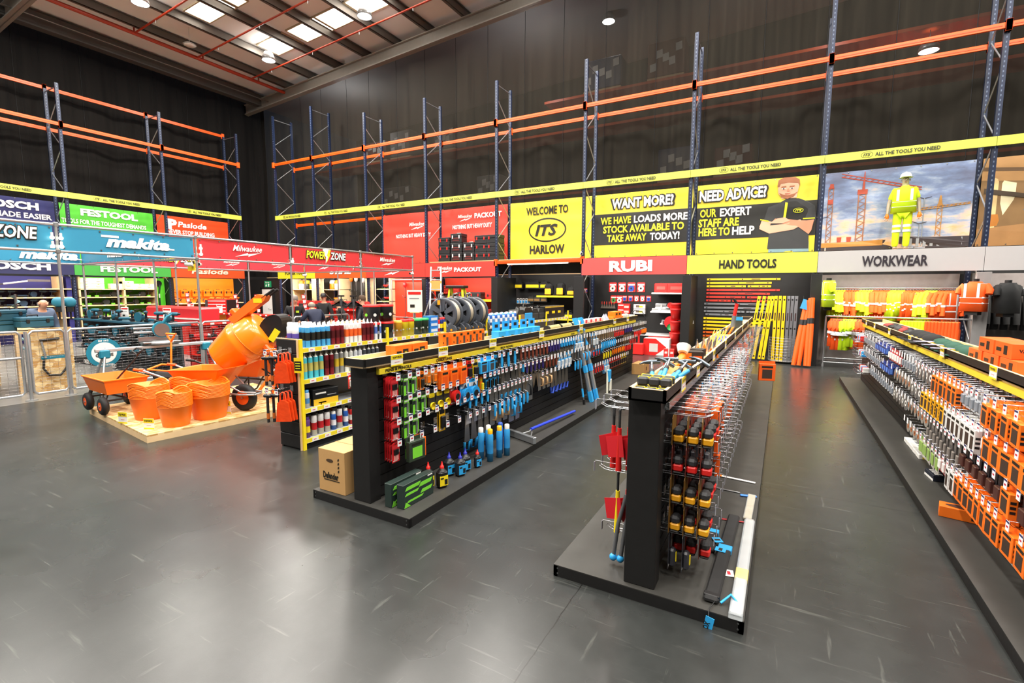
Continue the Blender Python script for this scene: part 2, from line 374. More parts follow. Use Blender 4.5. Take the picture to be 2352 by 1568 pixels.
# high bay lamps
def mk_lamp():
    r = empty('high_bay_lamp', cat='lamp')
    MB().lathe([(.05, .34), (.16, .3), (.24, .12), (.26, 0), (.24, 0)], mat('cfd2d4', .35, .6), 20).obj('reflector', parent=r)
    MB().lathe([(0, .01), (.22, .01)], mat('fffaf0', .3, em=60, n=0), 20).obj('lens', parent=r)
    MB().tube([(0, 0, .33), (0, 0, .66)], .008, GRY, 5).obj('cord', parent=r)
    return r
KL = Kind(mk_lamp); k = 0
for (x, y) in LAMPS:
    if y > 8 and x < -13:
        KL.put((x, y, ceil_z(x)-.70), 0, ['bright lamp hanging at the top edge of the picture over the far shelves', 'bright lamp under the roof just below the long skylight', 'bright lamp near the top edge where the skylights end', 'bright lamp at the upper end of the skylight strip'][k % 4], 'lamp', 'high bay lamps'); k += 1
KL.put(tuple(aty(817, 222, 19.)), 0, 'lamp glowing through the black netting above the corner racking', 'lamp', 'high bay lamps')
KL.put(tuple(aty(1398, 50, 19.)), 0, 'lamp glowing through the netting above the yellow welcome banner', 'lamp', 'high bay lamps')
KL.put(tuple(aty(2133, 118, 19.)), 0, 'lamp glowing through the netting between the high orange beams', 'lamp', 'high bay lamps')
def mk_disc():
    r = empty('ceiling_speaker', 'round white disc hanging on a cord below the roof', 'sensor')
    MB().lathe([(0, 0), (.15, .01), (.2, .05), (.2, .08), (.12, .12), (0, .13)], mat('d8d2cc', .4), 24).obj('body', parent=r)
    MB().lathe([(.2, .05), (.23, .06), (.2, .075)], mat('a09890', .4), 24).obj('rim', parent=r); MB().tube([(0, 0, .12), (.03, 0, .95)], .008, WHT, 5).obj('cord', parent=r)
    return r
Kind(mk_disc).put((-19.93, 10.87, 11.0-.05), 0, 'round white disc hanging on a cord below the roof', 'sensor')
# warehouse stock glimpsed behind the netting
KRK = [(-18.6, 8.35, 1.6, .9), (-16.9, 8.35, 1.3, 1.2), (-14.2, 8.35, 1.2, .8), (-6.6, 9.6, 1.5, 1.1), (-4.2, 9.6, 1.3, 1.2), (-17.2, 5.9, 1.8, 1.), (-11.8, 5.9, 1.2, 1.), (-3.6, 5.9, 1.5, 1.1), (-1.8, 5.9, 1.2, .9)]
NM = ['on the left of the corner lamp glow', 'under the corner lamp glow', 'right of the corner lamp glow', 'left of the welcome banner lamp', 'right below the welcome banner lamp', 'low in the corner bays', 'low behind the red banners', 'low behind the yellow banners', 'low beside the staff banner']
for i, (x, z, w, h) in enumerate(KRK):
    r = empty('wrapped_pallet', 'wrapped stock dimly seen through netting '+NM[i], 'pallet', (x, 19.4, z), 0, 'stock behind the netting')
    MB().box(-w/2, w/2, -.5, .5, .12, .12+h, mat(['6d2622', '6b6a68', '8a8884', '3a4a70'][i % 4], .4), .03).obj('load', parent=r)
    MB().box(-w/2, w/2, -.5, .5, 0, .1, PINE).obj('pallet_base', parent=r)
    mb = MB()
    for q in range(5):
        px = -w/2+.2+q*(w-.4)/4; pz = .3+(q*37 % 50)/100*h
        mb.poly([(px-.1, -.515, pz), (px+.12, -.515, pz+.03), (px+.11, -.515, pz+.3), (px-.11, -.515, pz+.27)], WHT)
    mb.obj('label_sheet', parent=r)
for z, a, b, l in ((8.35, -23, 14.2, 'behind the corner netting'), (9.6, -9, 14.2, 'behind the upper netting over the yellow banners'), (5.9, -23, 14.2, 'low behind the netting')):
    tag(MB().box(a, b, 18.8, 20, z-.1, z-.005, RACKO).obj('warehouse_rack'), 'orange rack level dimly seen '+l, 'rack level')
for i, x in enumerate((-22, -12, -2)):
    l = bpy.data.lights.new('warehouse_light', 'POINT'); l.energy = 120; l.shadow_soft_size = .3
    o = bpy.data.objects.new('warehouse_light', l); COL.objects.link(o); o.location = (x+3, 17.6, 10)

# ================================================================== pallet racking
BX = [-20.95, -18.35, -15.2, -12.08, -8.94, -5.7, -2.48, .72, 3.9, 7.1]     # uprights of the long wall
RF, RR = 14.9, 15.85
def frame_mesh(h, d):
    """parts of an upright frame: two posts, zigzag braces, feet; local y runs to the back"""
    ps = []
    for y in (0, d):
        mb = MB(); mb.box(-.05, .05, y-.035, y+.035, .02, h, RACKB)
        mb.box(-.052, -.022, y-.036, y+.036, .02, h, mat('0e182e', .45))
        for k in range(int(h/.1)): mb.box(-.008, .012, y-.0365, y-.03, .08+k*.1, .12+k*.1, mat('5d6a80', .45))
        ps.append(mb)
    br = []; z = .5; s = 0
    while z < h-.9:
        a, b_ = (0, d) if s == 0 else (d, 0)
        br.append(MB().tube([(0, a, z), (0, b_, z+.78)], .018, GALV, 5)); z += .8; s ^= 1
    br.append(MB().tube([(0, 0, h-.12), (0, d, h-.12)], .018, GALV, 5))
    return ps, br
def mk_frame(h, d):
    def f():
        r = empty('rack_upright', cat='rack upright'); ps, br = frame_mesh(h, d)
        for p in ps: p.obj('post', parent=r)
        for q in br: q.obj('brace', parent=r)
        for y in (0, d): MB().box(-.08, .08, y-.07, y+.07, 0, .02, RACKB).obj('foot_plate', parent=r)
        return r
    return f
KF = Kind(mk_frame(9.02, RR-RF)); KF2 = Kind(mk_frame(9.8, RR-RF))
PL = ['in the dark corner', 'second from the corner', 'at the edge of the first red banner', 'between the two red banners', 'between the red and the yellow welcome banner', 'between the welcome and the want more banners', 'between the want more and the advice banners', 'between the advice banner and the crane picture', 'past the crane picture', 'beyond the picture edge']
for i, x in enumerate(BX[:9]):
    (KF2 if i < 2 else KF).put((x, RF, 0), 0, 'blue rack upright with zigzag braces '+PL[i], 'rack upright', 'uprights of the long wall racking')
BEAM_PL = ['in the corner bay', 'over the black second bay', 'over the plain third bay', 'over the first red banner', 'over the tool box banner', 'over the welcome banner', 'over the want more banner', 'over the advice banner', 'over the crane picture', 'at the picture edge']
def beam_mb(L, m=None):
    m = m or RACKO; mb = MB(); mb.box(0, L, -.025, .025, -.06, .06, m, .006); mb.box(.1, L-.1, -.032, -.024, -.012, .012, mat('d94a0c', .45))
    return mb
def put_beam(x0, x1, y, z, label, group, ax='x'):
    r = empty('rack_beam', label, 'rack beam', (x0, y, z) if ax == 'x' else (y, x0, z), 0 if ax == 'x' else PI/2, group); L = x1-x0
    beam_mb(L).obj('beam_section', parent=r)
    for a in (0, L): MB().box(a-.055, a+.055, -.06, .03, -.13, .11, RACKO, .005).obj('connector', parent=r)
    return r
for i in range(len(BX)-1):
    put_beam(BX[i], BX[i+1], RF-.06, 7.63, 'front orange high beam '+BEAM_PL[i+(1 if i == 9 else 0)], 'high rack beams')
    put_beam(BX[i], BX[i+1], RR+.06, 7.63, 'rear orange high beam '+BEAM_PL[i], 'high rack beams')
    if i < 3: put_beam(BX[i], BX[i+1], RR+.06, 5.0, 'rear orange beam below the yellow strip '+BEAM_PL[i], 'lower rack beams')
    put_beam(BX[i], BX[i+1], RR+.06, 2.95, 'rear orange beam behind the header sign '+BEAM_PL[i].replace('over', 'under'), 'lower rack beams')
LYS = [1.35, 4.52, 7.69, 10.86, 14.03]; LF, LR = -22.45, -23.42
KF3 = Kind(mk_frame(9.02, LF-LR))
PLL = ['outside the view', 'left of the navy banner', 'between the navy and green banners', 'between the green and orange banners', 'at the end of the orange banner']
for i, y in list(enumerate(LYS))[1:]: KF3.put((LF, y, 0), PI/2, 'blue rack upright on the far wall '+PLL[i], 'rack upright', 'uprights of the far wall racking')
for i in range(1, 4):
    wh = ['outside the view', 'over the navy banner', 'over the green banner', 'over the orange banner'][i]
    put_beam(LYS[i], LYS[i+1], LF+.06, 7.63, 'front orange beam on the far wall '+wh, 'far wall beams', 'y'); put_beam(LYS[i], LYS[i+1], LR-.06, 7.63, 'rear orange beam on the far wall '+wh, 'far wall beams', 'y')
    put_beam(LYS[i], LYS[i+1], LR-.06, 9.06, 'topmost orange beam on the far wall '+wh, 'far wall beams', 'y')
# ================================================================== banners and signs
def ring(mb, cx, cz, a, b, t, m, y=-.004, seg=36):
    vs = []
    for i in range(seg):
        q = 2*PI*i/seg; vs += [(cx+a*math.cos(q), y, cz+b*math.sin(q)), (cx+(a-t)*math.cos(q), y, cz+(b-t)*math.sin(q))]
    n = 2*seg
    mb.add(vs, [(2*i, 2*i+1, (2*i+3) % n, (2*i+2) % n) for i in range(seg)], m)
def T(mb, s, cx, z, h, m, w=None, y=0., **k):
    k.setdefault('off', .02 if y == 0. else .003); mb.text(s, (cx, y, z), XP, ZP, h, m, w, **k)
INK = mat('1c1a12', .5); WINK = mat('f4f1ec', .5); LOGY = mat('e6e82f', .5)
def its(mb, cx, cz, w, h, m):
    ring(mb, cx, cz, w/2, h/2, w*.035, m); T(mb, 'ITS', cx-w*.02, cz-h*.22, h*.46, m, w*.6, bold=.035, shear=.25)
def area(mb, pts, m, k=1): mb.poly([(x, -.004*k, z) for x, z in pts], m)
def rect(mb, x0, x1, z0, z1, m, k=1, nx=20):
    for i in range(nx):
        a, b = x0+(x1-x0)*i/nx, x0+(x1-x0)*(i+1)/nx
        for j in range(6):
            c, d = z0+(z1-z0)*j/6, z0+(z1-z0)*(j+1)/6
            area(mb, [(a, c), (b, c), (b, d), (a, d)], m, k)
def milw(mb, cx, z, w, m):
    T(mb, 'Milwaukee', cx, z, w*.2, m, w, bold=.012, shear=.35)
    area(mb, [(cx-w*.42, z-w*.19), (cx+.02*w, z-w*.04), (cx+.0*w, z-w*.09), (cx+.5*w, z-w*.01), (cx+.02*w, z-w*.17), (cx+.04*w, z-w*.12)][::1], m)
def powz(mb, cx, z, w):
    for s, dx, ww, c in (('POWER', -.27, .46, LOGY), ('ZONE', .3, .42, WINK)):
        T(mb, s, cx+dx*w, z, w*.15, INK, ww*w*1.04, bold=.09, shear=.15, off=.014); T(mb, s, cx+dx*w, z, w*.15, c, ww*w, bold=.03, shear=.15, off=.022)
    area(mb, [(cx-.1*w, z+.2*w), (cx+.12*w, z+.23*w), (cx+.05*w, z+.1*w), (cx+.08*w, z+.1*w), (cx-.03*w, z-.1*w), (cx-.02*w, z+.04*w), (cx-.06*w, z+.08*w)], WINK, 3)
    area(mb, [(cx+.05*w, z+.19*w), (cx+.11*w, z+.19*w), (cx+.07*w, z+.1*w), (cx+.1*w, z+.1*w), (cx+.0*w, z-.07*w), (cx+.03*w, z+.06*w), (cx+.0*w, z+.06*w)], LOGY, 4)
def sheet(name, label, w, h, base, draw, loc, rz=0., amp=.022, cat='banner', group=None, eyelets=True, seed=0):
    rnd = random.Random(seed+int(w*100)); ph = [rnd.uniform(0, 6) for _ in range(4)]
    def wave(x, z): return amp*(math.sin(x*2.3+ph[0]+z*.9)*.6+math.sin(z*4.1+ph[1]+x*.7)*.35+math.sin((x+z)*3.6+ph[2])*.3)*min(1, 6*x/w, 6*(w-x)/w)
    r = empty(name, label, cat, loc, rz, group)
    mb = MB(); nx, nz = max(8, int(w/.13)), max(5, int(h/.16)); vs = [(w*i/nx, -wave(w*i/nx, h*j/nz), h*j/nz) for i in range(nx+1) for j in range(nz+1)]
    mb.add(vs, [(i*(nz+1)+j, (i+1)*(nz+1)+j, (i+1)*(nz+1)+j+1, i*(nz+1)+j+1) for i in range(nx) for j in range(nz)], base, True)
    mb.obj('cloth', parent=r)
    if draw:
        ar = MB(); draw(ar, w, h); ar.v = [(x, y-wave(min(max(x, 0), w), z)-.003, z) for x, y, z in ar.v]; ar.obj('print', parent=r)
    if eyelets:
        e = MB()
        for i in range(int(w/.45)+1):
            for z in (.03, h-.03): x = .04+(w-.08)*i/int(w/.45); e.box(x-.012, x+.012, -wave(x, z)-.012, -wave(x, z)-.004, z-.012, z+.012, CHROME)
        e.obj('eyelet_trim', parent=r)
    return r
BRED = mat('dd4638', .42, n=.03); BYEL = mat('e8d43c', .42, n=.03); BBLK = mat('23221f', .45); BNAV = mat('25285c', .42, n=.04); BGRN = mat('52bd35', .42, n=.03); BORG = mat('ef4a1e', .42, n=.03); BBLU = mat('2f86a8', .42, n=.03)
YB = RR-.07; ZB0, ZB1 = 3.02, 5.06; HB = ZB1-ZB0
def d_m1(mb, w, h): milw(mb, w*.62, h*.74, w*.26, WINK); T(mb, 'NOTHING BUT HEAVY DUTY', w*.55, h*.52, h*.075, WINK, w*.62, bold=.03)
def d_m2(mb, w, h): milw(mb, w*.37, h*.82, w*.22, WINK); T(mb, 'PACKOUT', w*.72, h*.8, h*.09, WINK, w*.4, bold=.04); T(mb, 'NOTHING BUT HEAVY DUTY', w*.48, h*.62, h*.08, WINK, w*.6, bold=.03)
def d_wel(mb, w, h): T(mb, 'WELCOME TO', w*.47, h*.77, h*.135, INK, w*.52, bold=.025); its(mb, w*.475, h*.5, w*.47, h*.41, INK); T(mb, 'HARLOW', w*.475, h*.1, h*.15, INK, w*.44, bold=.04)
def d_want(mb, w, h):
    rect(mb, 0, w, h*.2, h*.69, BBLK)
    T(mb, 'WANT MORE?', w*.5, h*.77, h*.15, INK, w*.67, bold=.11, off=.016); T(mb, 'WANT MORE?', w*.5, h*.77, h*.15, WINK, w*.63, bold=.04, off=.02)
    for s, x, z, c, ww in (('WE HAVE', .23, .53, LOGY, .33), ('LOADS MORE', .69, .53, WINK, .53), ('STOCK AVAILABLE TO', .51, .39, LOGY, .83), ('TAKE AWAY', .35, .25, LOGY, .42), ('TODAY!', .74, .25, WINK, .29)):
        T(mb, s, w*x, h*z, h*.11, c, w*ww, bold=.035, off=.018)
def ell(cx, cz, a, b, n=18, q0=0, q1=2*PI): return [(cx+a*math.cos(q0+(q1-q0)*i/n), cz+b*math.sin(q0+(q1-q0)*i/n)) for i in range(n)]
def d_need(mb, w, h):
    rect(mb, 0, w, h*.215, h*.675, BBLK)
    T(mb, 'NEED ADVICE?', w*.31, h*.77, h*.15, INK, w*.61, bold=.11, off=.016); T(mb, 'NEED ADVICE?', w*.31, h*.77, h*.15, WINK, w*.58, bold=.04, off=.02)
    for s, x, z, c, ww in (('OUR', .105, .54, LOGY, .15), ('EXPERT', .345, .54, WINK, .27), ('STAFF ARE', .2, .4, LOGY, .36), ('HERE TO', .165, .27, LOGY, .28), ('HELP', .42, .27, WINK, .19)):
        T(mb, s, w*x, h*z, h*.115, c, w*ww, bold=.035, off=.018)
    sk = mat('f0b091', .5, n=.02); sd = mat('d98f70', .5, n=.02); sh = mat('3a3b3c', .5, n=.02); hr = mat('a0623f', .5, n=.02)
    P = lambda pts, m, k: area(mb, [(w*x, h*z) for x, z in pts], m, k)
    P([(.64, 0), (.96, 0), (.955, .14), (.645, .14)], mat('86a5ad', .5), 2)                                   # jeans
    P([(.63, .05), (.955, .04), (.95, .3), (1.0, .42), (.985, .6), (.93, .66), (.86, .71), (.77, .72), (.7, .66), (.62, .62), (.58, .4), (.64, .36)], sh, 3)
    P([(.555, .36), (.63, .33), (.655, .42), (.58, .46)], sk, 4); P([(.555, .33), (.64, .26), (.83, .3), (.9, .36), (.88, .43), (.76, .38), (.62, .37), (.57, .44)], sk, 5)
    P([(.66, .42), (.76, .38), (.87, .33), (.95, .23), (.97, .28), (.985, .42), (.93, .41), (.86, .42), (.76, .45), (.68, .46)], sd, 5); P([(.63, .4), (.7, .46), (.76, .47), (.8, .42), (.74, .39)], sk, 6)
    P([(.56, .45), (.63, .42), (.63, .435), (.56, .465)], LOGY, 6); P([(.9, .43), (.99, .43), (.99, .445), (.9, .445)], LOGY, 6)
    P([(.745, .46), (.765, .46), (.775, .66), (.755, .67)], LOGY, 5)
    P([(.72, .72), (.84, .72), (.845, .78), (.73, .78)], sk, 4)
    P([(.69, .86), (.695, .79), (.72, .74), (.77, .715), (.81, .74), (.845, .79), (.855, .87), (.85, .93), (.7, .93)], sk, 5)
    P([(.685, .88), (.69, .97), (.73, 1.0), (.82, .995), (.855, .96), (.86, .87), (.845, .915), (.77, .93), (.71, .92), (.7, .88)], hr, 6)
    P([(.7, .8), (.72, .74), (.77, .712), (.815, .74), (.845, .8), (.82, .775), (.77, .76), (.73, .775)], hr, 6)
    for x in (.735, .8): P([(x-.02, .868), (x+.02, .873), (x+.02, .885), (x-.02, .88)], hr, 7); P(ell(x, .85, .014, .009, 8), WINK, 7); P(ell(x, .85, .006, .008, 8), INK, 8)
    P([(.765, .85), (.775, .85), (.785, .815), (.76, .812)], sd, 7); P([(.745, .787), (.79, .79), (.785, .778), (.75, .776)], mat('c06a58', .5), 7)
    ring(mb, w*.86, h*.55, w*.04, h*.033, w*.005, LOGY, -.03); T(mb, 'ITS', w*.86, h*.537, h*.028, LOGY, w*.05, bold=.04, shear=.2, off=.03)
PSKY, nt, b = graph('m_print_sky'); tc = nd(nt, 'ShaderNodeTexCoord'); mp = nd(nt, 'ShaderNodeMapping'); mp.inputs['Scale'].default_value = (.8, 1, 2.4)
nn = nd(nt, 'ShaderNodeTexNoise', i_Scale=1.5, i_Detail=7, i_Roughness=.62); sp = nd(nt, 'ShaderNodeSeparateXYZ'); nt.links.new(tc.outputs['Object'], mp.inputs[0]); nt.links.new(mp.outputs[0], nn.inputs['Vector']); nt.links.new(tc.outputs['Object'], sp.inputs[0])
g = nd(nt, 'ShaderNodeMath', operation='MULTIPLY_ADD'); g.inputs[1].default_value = -.12; nt.links.new(sp.outputs[2], g.inputs[0]); nt.links.new(nn.outputs['Fac'], g.inputs[2])
rp = nd(nt, 'ShaderNodeValToRGB'); e = rp.color_ramp.elements; e[0].position = .17; e[0].color = lin('6f7690'); e[1].position = .62; e[1].color = lin('f2b276')
for p, c in ((.32, '7f90b4'), (.42, 'a3b0c6'), (.5, 'e0c3ae')): q = e.new(p); q.color = lin(c)
nt.links.new(g.outputs[0], rp.inputs[0]); nt.links.new(rp.outputs[0], b.inputs['Base Color']); b.inputs['Roughness'].default_value = .4
CR1 = mat('a06a4c', .5); CR2 = mat('b9833c', .5); CRR = mat('b04a34', .5); DK = mat('3b3438', .5); LPOST = mat('8f97a0', .5)
def lattice(mb, x, z0, z1, wd, m, n):
    for a in (-wd/2, wd/2): rect(mb, x+a-wd*.08, x+a+wd*.08, z0, z1, m, 2, 1)
    for i in range(n):
        a, c = z0+(z1-z0)*i/n, z0+(z1-z0)*(i+1)/n
        s = 1 if i % 2 else -1
        area(mb, [(x-s*wd/2, a), (x-s*wd/2+wd*.2, a), (x+s*wd/2, c), (x+s*wd/2-wd*.2, c)], m, 2)
def jib(mb, xa, za, xb, zb, t, m):
    area(mb, [(xa, za), (xb, zb), (xb, zb+t*.25), (xa, za+t*.25)], m, 2); area(mb, [(xa, za+t*.8), (xb, zb+t*.6), (xb, zb+t*.8), (xa, za+t)], m, 2)
    n = 14
    for i in range(n):
        a, c = i/n, (i+1)/n; p = (xa+(xb-xa)*a, za+(zb-za)*a); q = (xa+(xb-xa)*c, za+(zb-za)*c)
        area(mb, [p, (p[0]+.03, p[1]), (q[0], q[1]+t*.8), (q[0]-.03, q[1]+t*.8)], m, 2)
def d_crane(mb, w, h):
    P = lambda pts, m, k=2: area(mb, [(w*x, h*z) for x, z in pts], m, k)
    P([(0, 0), (1, 0), (1, .1), (.72, .13), (.7, .1), (.42, .12), (.4, .07), (0, .08)], DK, 1); P([(0, .04), (.45, .05), (.45, .12), (.3, .11), (0, .1)], CR2); P([(.56, .06), (1, .05), (1, .13), (.8, .13), (.56, .15)], DK, 2)
    for i in range(9): P([(.58+.045*i, .02), (.6+.045*i, .02), (.6+.045*i, .12), (.58+.045*i, .12)], mat('9aa0a8', .5), 3)
    for i in range(7): P([(.04+.055*i, .0), (.05+.055*i, .0), (.05+.055*i, .05), (.04+.055*i, .05)], mat('b9b4ac', .5), 3)
    lattice(mb, w*.06, h*.08, h*.82, w*.035, CR1, 18); lattice(mb, w*.285, h*.1, h*.74, w*.05, CR1, 16); lattice(mb, w*.805, h*.14, h*.52, w*.03, CR2, 10)
    P([(.25, .7), (.32, .7), (.32, .76), (.25, .76)], CRR, 3); P([(.04, .6), (.08, .6), (.08, .66), (.04, .66)], CRR, 3); P([(.045, .8), (.08, .8), (.075, .86), (.05, .86)], CRR, 3)
    P([(.28, .74), (.3, .74), (.295, .98), (.29, .98)], CRR, 3); jib(mb, w*.13, h*.93, w*.68, h*.7, h*.05, CRR); jib(mb, w*.63, h*.45, w*.99, h*.5, h*.03, CR2); P([(.79, .5), (.82, .5), (.81, .62), (.8, .62)], CR2, 3)
    for x, z in ((.7, .6), (.61, .45), (.68, .3), (.0, .43)):
        P([(x, .03), (x+.008, .03), (x+.008, z), (x, z)], LPOST, 3); P([(x-.045, z+.02), (x, z-.01), (x+.05, z+.01), (x+.05, z+.016), (x, z), (x-.045, z+.028)], DK, 3)
    for x in (.13, .2): P([(x, .09), (x+.025, .09), (x+.03, .17), (x-.005, .17)], CRR, 2)
def d_ware(mb, w, h):
    P = lambda pts, c, k=1: area(mb, [(w*x, h*z) for x, z in pts], mat(c, .5, n=.18, sc=3), k)
    P([(0, 0), (1, 0), (1, .28), (.4, .26), (0, .2)], 'a97c4b'); P([(0, .2), (.4, .26), (1, .28), (1, .62), (0, .75)], '8a6a42'); P([(0, .75), (1, .62), (1, 1), (0, 1)], 'b98c58')
    P([(.05, .2), (.1, .21), (.1, .75), (.05, .8)], 'e8c98d', 2); P([(.12, .22), (.2, .23), (.2, .7), (.12, .74)], 'f3e3ba', 2)
    P([(.02, .6), (.35, .5), (.35, .54), (.02, .66)], '4a3b2b', 3); P([(0, .86), (1, .72), (1, .75), (0, .9)], '6b5238', 2); P([(.05, .22), (.2, .24), (.2, .36), (.05, .36)], 'c07a30', 3); P([(.22, .3), (.27, .3), (.27, .4), (.22, .4)], '3c6a8f', 3)
def bay(i, j, nm, label, base, draw, **k): return sheet('wall_banner', label, BX[j]-BX[i]-.12, HB, base, draw, (BX[i]+.06, YB, ZB0), 0, cat='banner', seed=i, **k)
bay(3-1, 3, '', 'plain red hanging banner with small white script, next to the bare rack bays', BRED, d_m1)
bay(3, 4, '', 'red hanging banner behind the stacked black tool boxes on the rack', BRED, d_m2)
bay(4, 5, '', 'yellow hanging banner welcoming customers with a black oval logo', BYEL, d_wel)
bay(5, 6, '', 'yellow and black hanging banner asking WANT MORE', BYEL, d_want)
bay(6, 7, '', 'yellow and black banner asking NEED ADVICE with a printed bearded man', BYEL, d_need)
bay(7, 8, '', 'printed picture banner of tower cranes against a cloudy evening sky', PSKY, d_crane, amp=.03)
bay(8, 9, '', 'printed picture banner of a tan warehouse interior at the picture edge', mat('9a7548', .5), d_ware)
# yellow slogan strips
def d_slog(mb, w, h): its(mb, w*.27, h*.5, w*.075, h*.75, INK); T(mb, 'ALL THE TOOLS YOU NEED', w*.51, h*.27, h*.42, INK, w*.38, bold=.03)
def board(name, label, w, h, base, draw, loc, rz, cat, group=None):
    r = empty(name, label, cat, loc, rz, group); MB().box(.004, w-.004, 0, .022, 0, h, base, .003).obj('panel', parent=r)
    if draw: mb = MB(); draw(mb, w, h); mb.obj('lettering', parent=r)
    return r
SPL = ['over the dark corner bay', 'over the black second bay', '', 'over the plain red banner', 'over the tool box banner', 'over the welcome banner', 'over the want more banner', 'over the advice banner', 'over the crane picture', 'over the warehouse picture']
for i in range(9): board('slogan_strip', 'yellow slogan strip on the rack beam '+SPL[i if i < 2 else i+1], BX[i+1]-BX[i], .2, YELG, d_slog, (BX[i], RF-.12, 5.12), 0, 'sign', 'slogan strips')
for i, wh in ((1, 'over the navy banner'), (2, 'over the green banner'), (3, 'over the orange banner')): board('slogan_strip', 'yellow slogan strip on the far wall '+wh, 3.17, .2, YELG, d_slog, (LF+.12, LYS[i], 5.12), PI/2, 'sign', 'slogan strips')
# header boards above the shop bays
HZ, HH = 2.41, .53
def hd(i, label, base, draw): board('header_sign', label, BX[i+1]-BX[i], HH, base, draw, (BX[i], RF-.12, HZ), 0, 'sign', 'department header signs')
hd(0, 'olive yellow department header reading power tools by the exit corner', mat('cfd02c', .5, n=.02), lambda m, w, h: T(m, 'POWER TOOLS', w*.5, h*.36, h*.34, INK, w*.56, bold=.03))
hd(1, 'brown orange department header over the garden machine bay', mat('c4561f', .5, n=.02), lambda m, w, h: T(m, 'STIHL', w*.52, h*.36, h*.34, WINK, w*.42, bold=.06, shear=.2))
hd(2, 'dark red department header with white script behind the tube frame', mat('c23a30', .5, n=.02), lambda m, w, h: milw(m, w*.45, h*.5, w*.3, WINK))
hd(3, 'dark red department header under the stacked black tool boxes', mat('c23a30', .5, n=.02), lambda m, w, h: (milw(m, w*.3, h*.5, w*.22, WINK), T(m, 'PACKOUT', w*.63, h*.36, h*.28, WINK, w*.38, bold=.045)))
hd(5, 'coral red department header with square white letters', mat('e0504c', .5, n=.02), lambda m, w, h: T(m, 'RUBI', w*.49, h*.22, h*.6, WINK, w*.41, bold=.05))
hd(6, 'lime yellow department header reading hand tools', YELG, lambda m, w, h: T(m, 'HAND TOOLS', w*.49, h*.28, h*.44, INK, w*.44, bold=.03))
hd(7, 'grey department header reading workwear above the safety jackets', mat('b7b4b4', .5, n=.02), lambda m, w, h: T(m, 'WORKWEAR', w*.49, h*.27, h*.47, mat('2a242c', .5), w*.4, bold=.03))
hd(8, 'grey department header cut off by the picture edge', mat('b7b4b4', .5, n=.02), lambda m, w, h: T(m, 'WORKWEAR', w*.46, h*.27, h*.47, mat('2a242c', .5), w*.4, bold=.03))
put_beam(BX[4], BX[5], RF-.06, 2.9, 'orange front beam with timber deck under the welcome banner', None)
tag(MB().box(BX[4]+.1, BX[5]-.1, RF-.03, RR, 2.97, 2.99, PINE).obj('deck_board'), 'timber deck board on the orange beam under the welcome banner', 'deck')
# far wall
ZL0 = 3.02
def lb(i, label, base, draw): sheet('wall_banner', label, 3.17-.14, HB, base, draw, (LR+.07, LYS[i]+.07, ZL0), PI/2, seed=20+i)
lb(1, 'navy hanging banner with white letters on the far wall', BNAV, lambda m, w, h: (T(m, 'BOSCH', w*.62, h*.82, h*.12, WINK, w*.48, bold=.05), T(m, 'WORK MADE EASIER', w*.58, h*.67, h*.09, WINK, w*.78, bold=.03)))
lb(2, 'bright green hanging banner with white letters on the far wall', BGRN, lambda m, w, h: (T(m, 'FESTOOL', w*.51, h*.82, h*.12, WINK, w*.62, bold=.05), T(m, 'TOOLS FOR THE TOUGHEST DEMANDS', w*.46, h*.66, h*.08, WINK, w*.9, bold=.03)))
lb(3, 'orange hanging banner with white letters on the far wall', BORG, lambda m, w, h: (T(m, 'P', w*.2, h*.74, h*.2, WINK, w*.12, bold=.06), T(m, 'Paslode', w*.47, h*.79, h*.12, WINK, w*.4, bold=.03, shear=.15), T(m, 'NEVER STOP BUILDING', w*.45, h*.64, h*.085, WINK, w*.66, bold=.03)))
for i, (base, label, dr) in enumerate((('343a86', 'dim header board at the edge of the far wall', None), ('262a50', 'navy department header on the far wall', lambda m, w, h: T(m, 'BOSCH', w*.52, h*.3, h*.46, WINK, w*.55, bold=.05)), ('3f9a3f', 'green department header on the far wall', lambda m, w, h: T(m, 'FESTOOL', w*.54, h*.3, h*.42, mat('c9dcc4', .5), w*.6, bold=.05)), ('c2461a', 'rust orange department header on the far wall', lambda m, w, h: T(m, 'Paslode', w*.5, h*.34, h*.42, mat('e8c9b4', .5), w*.5, bold=.03, shear=.15)))):
    if i: board('header_sign', label, 3.17, HH, mat(base, .5, n=.03), dr, (LF+.12, LYS[i], HZ), PI/2, 'sign', 'department header signs')
# bay dividers of black boards on the long wall
for x0, x1, s0, m in ((-9.05, -8.8, -8.845, WOODBLK), (-5.93, -5.6, -5.93, WOODBLK), (-2.58, -2.33, -2.39, WOODBLK), (.6, .84, .805, WOODBLK), (3.78, 4.03, 3.99, mat('8b8988', .6))): tag(MB().box(x0, x1, 14.7, 14.81, 0, 2.38, m, .004).obj('partition'), kind='structure'); tag(MB().box(s0, s0+.03, 14.81, 16.1, 0, 2.38, m).obj('partition'), kind='structure')
tag(MB().box(.8, 3.82, 16.1, 16.2, 0, 2.38, mat('9c9390', .7, n=.15)).box(4.0, 7.2, 16.1, 16.2, 0, 2.38, mat('9c9390', .7, n=.15)).obj('wall_panel_grey'), kind='structure')
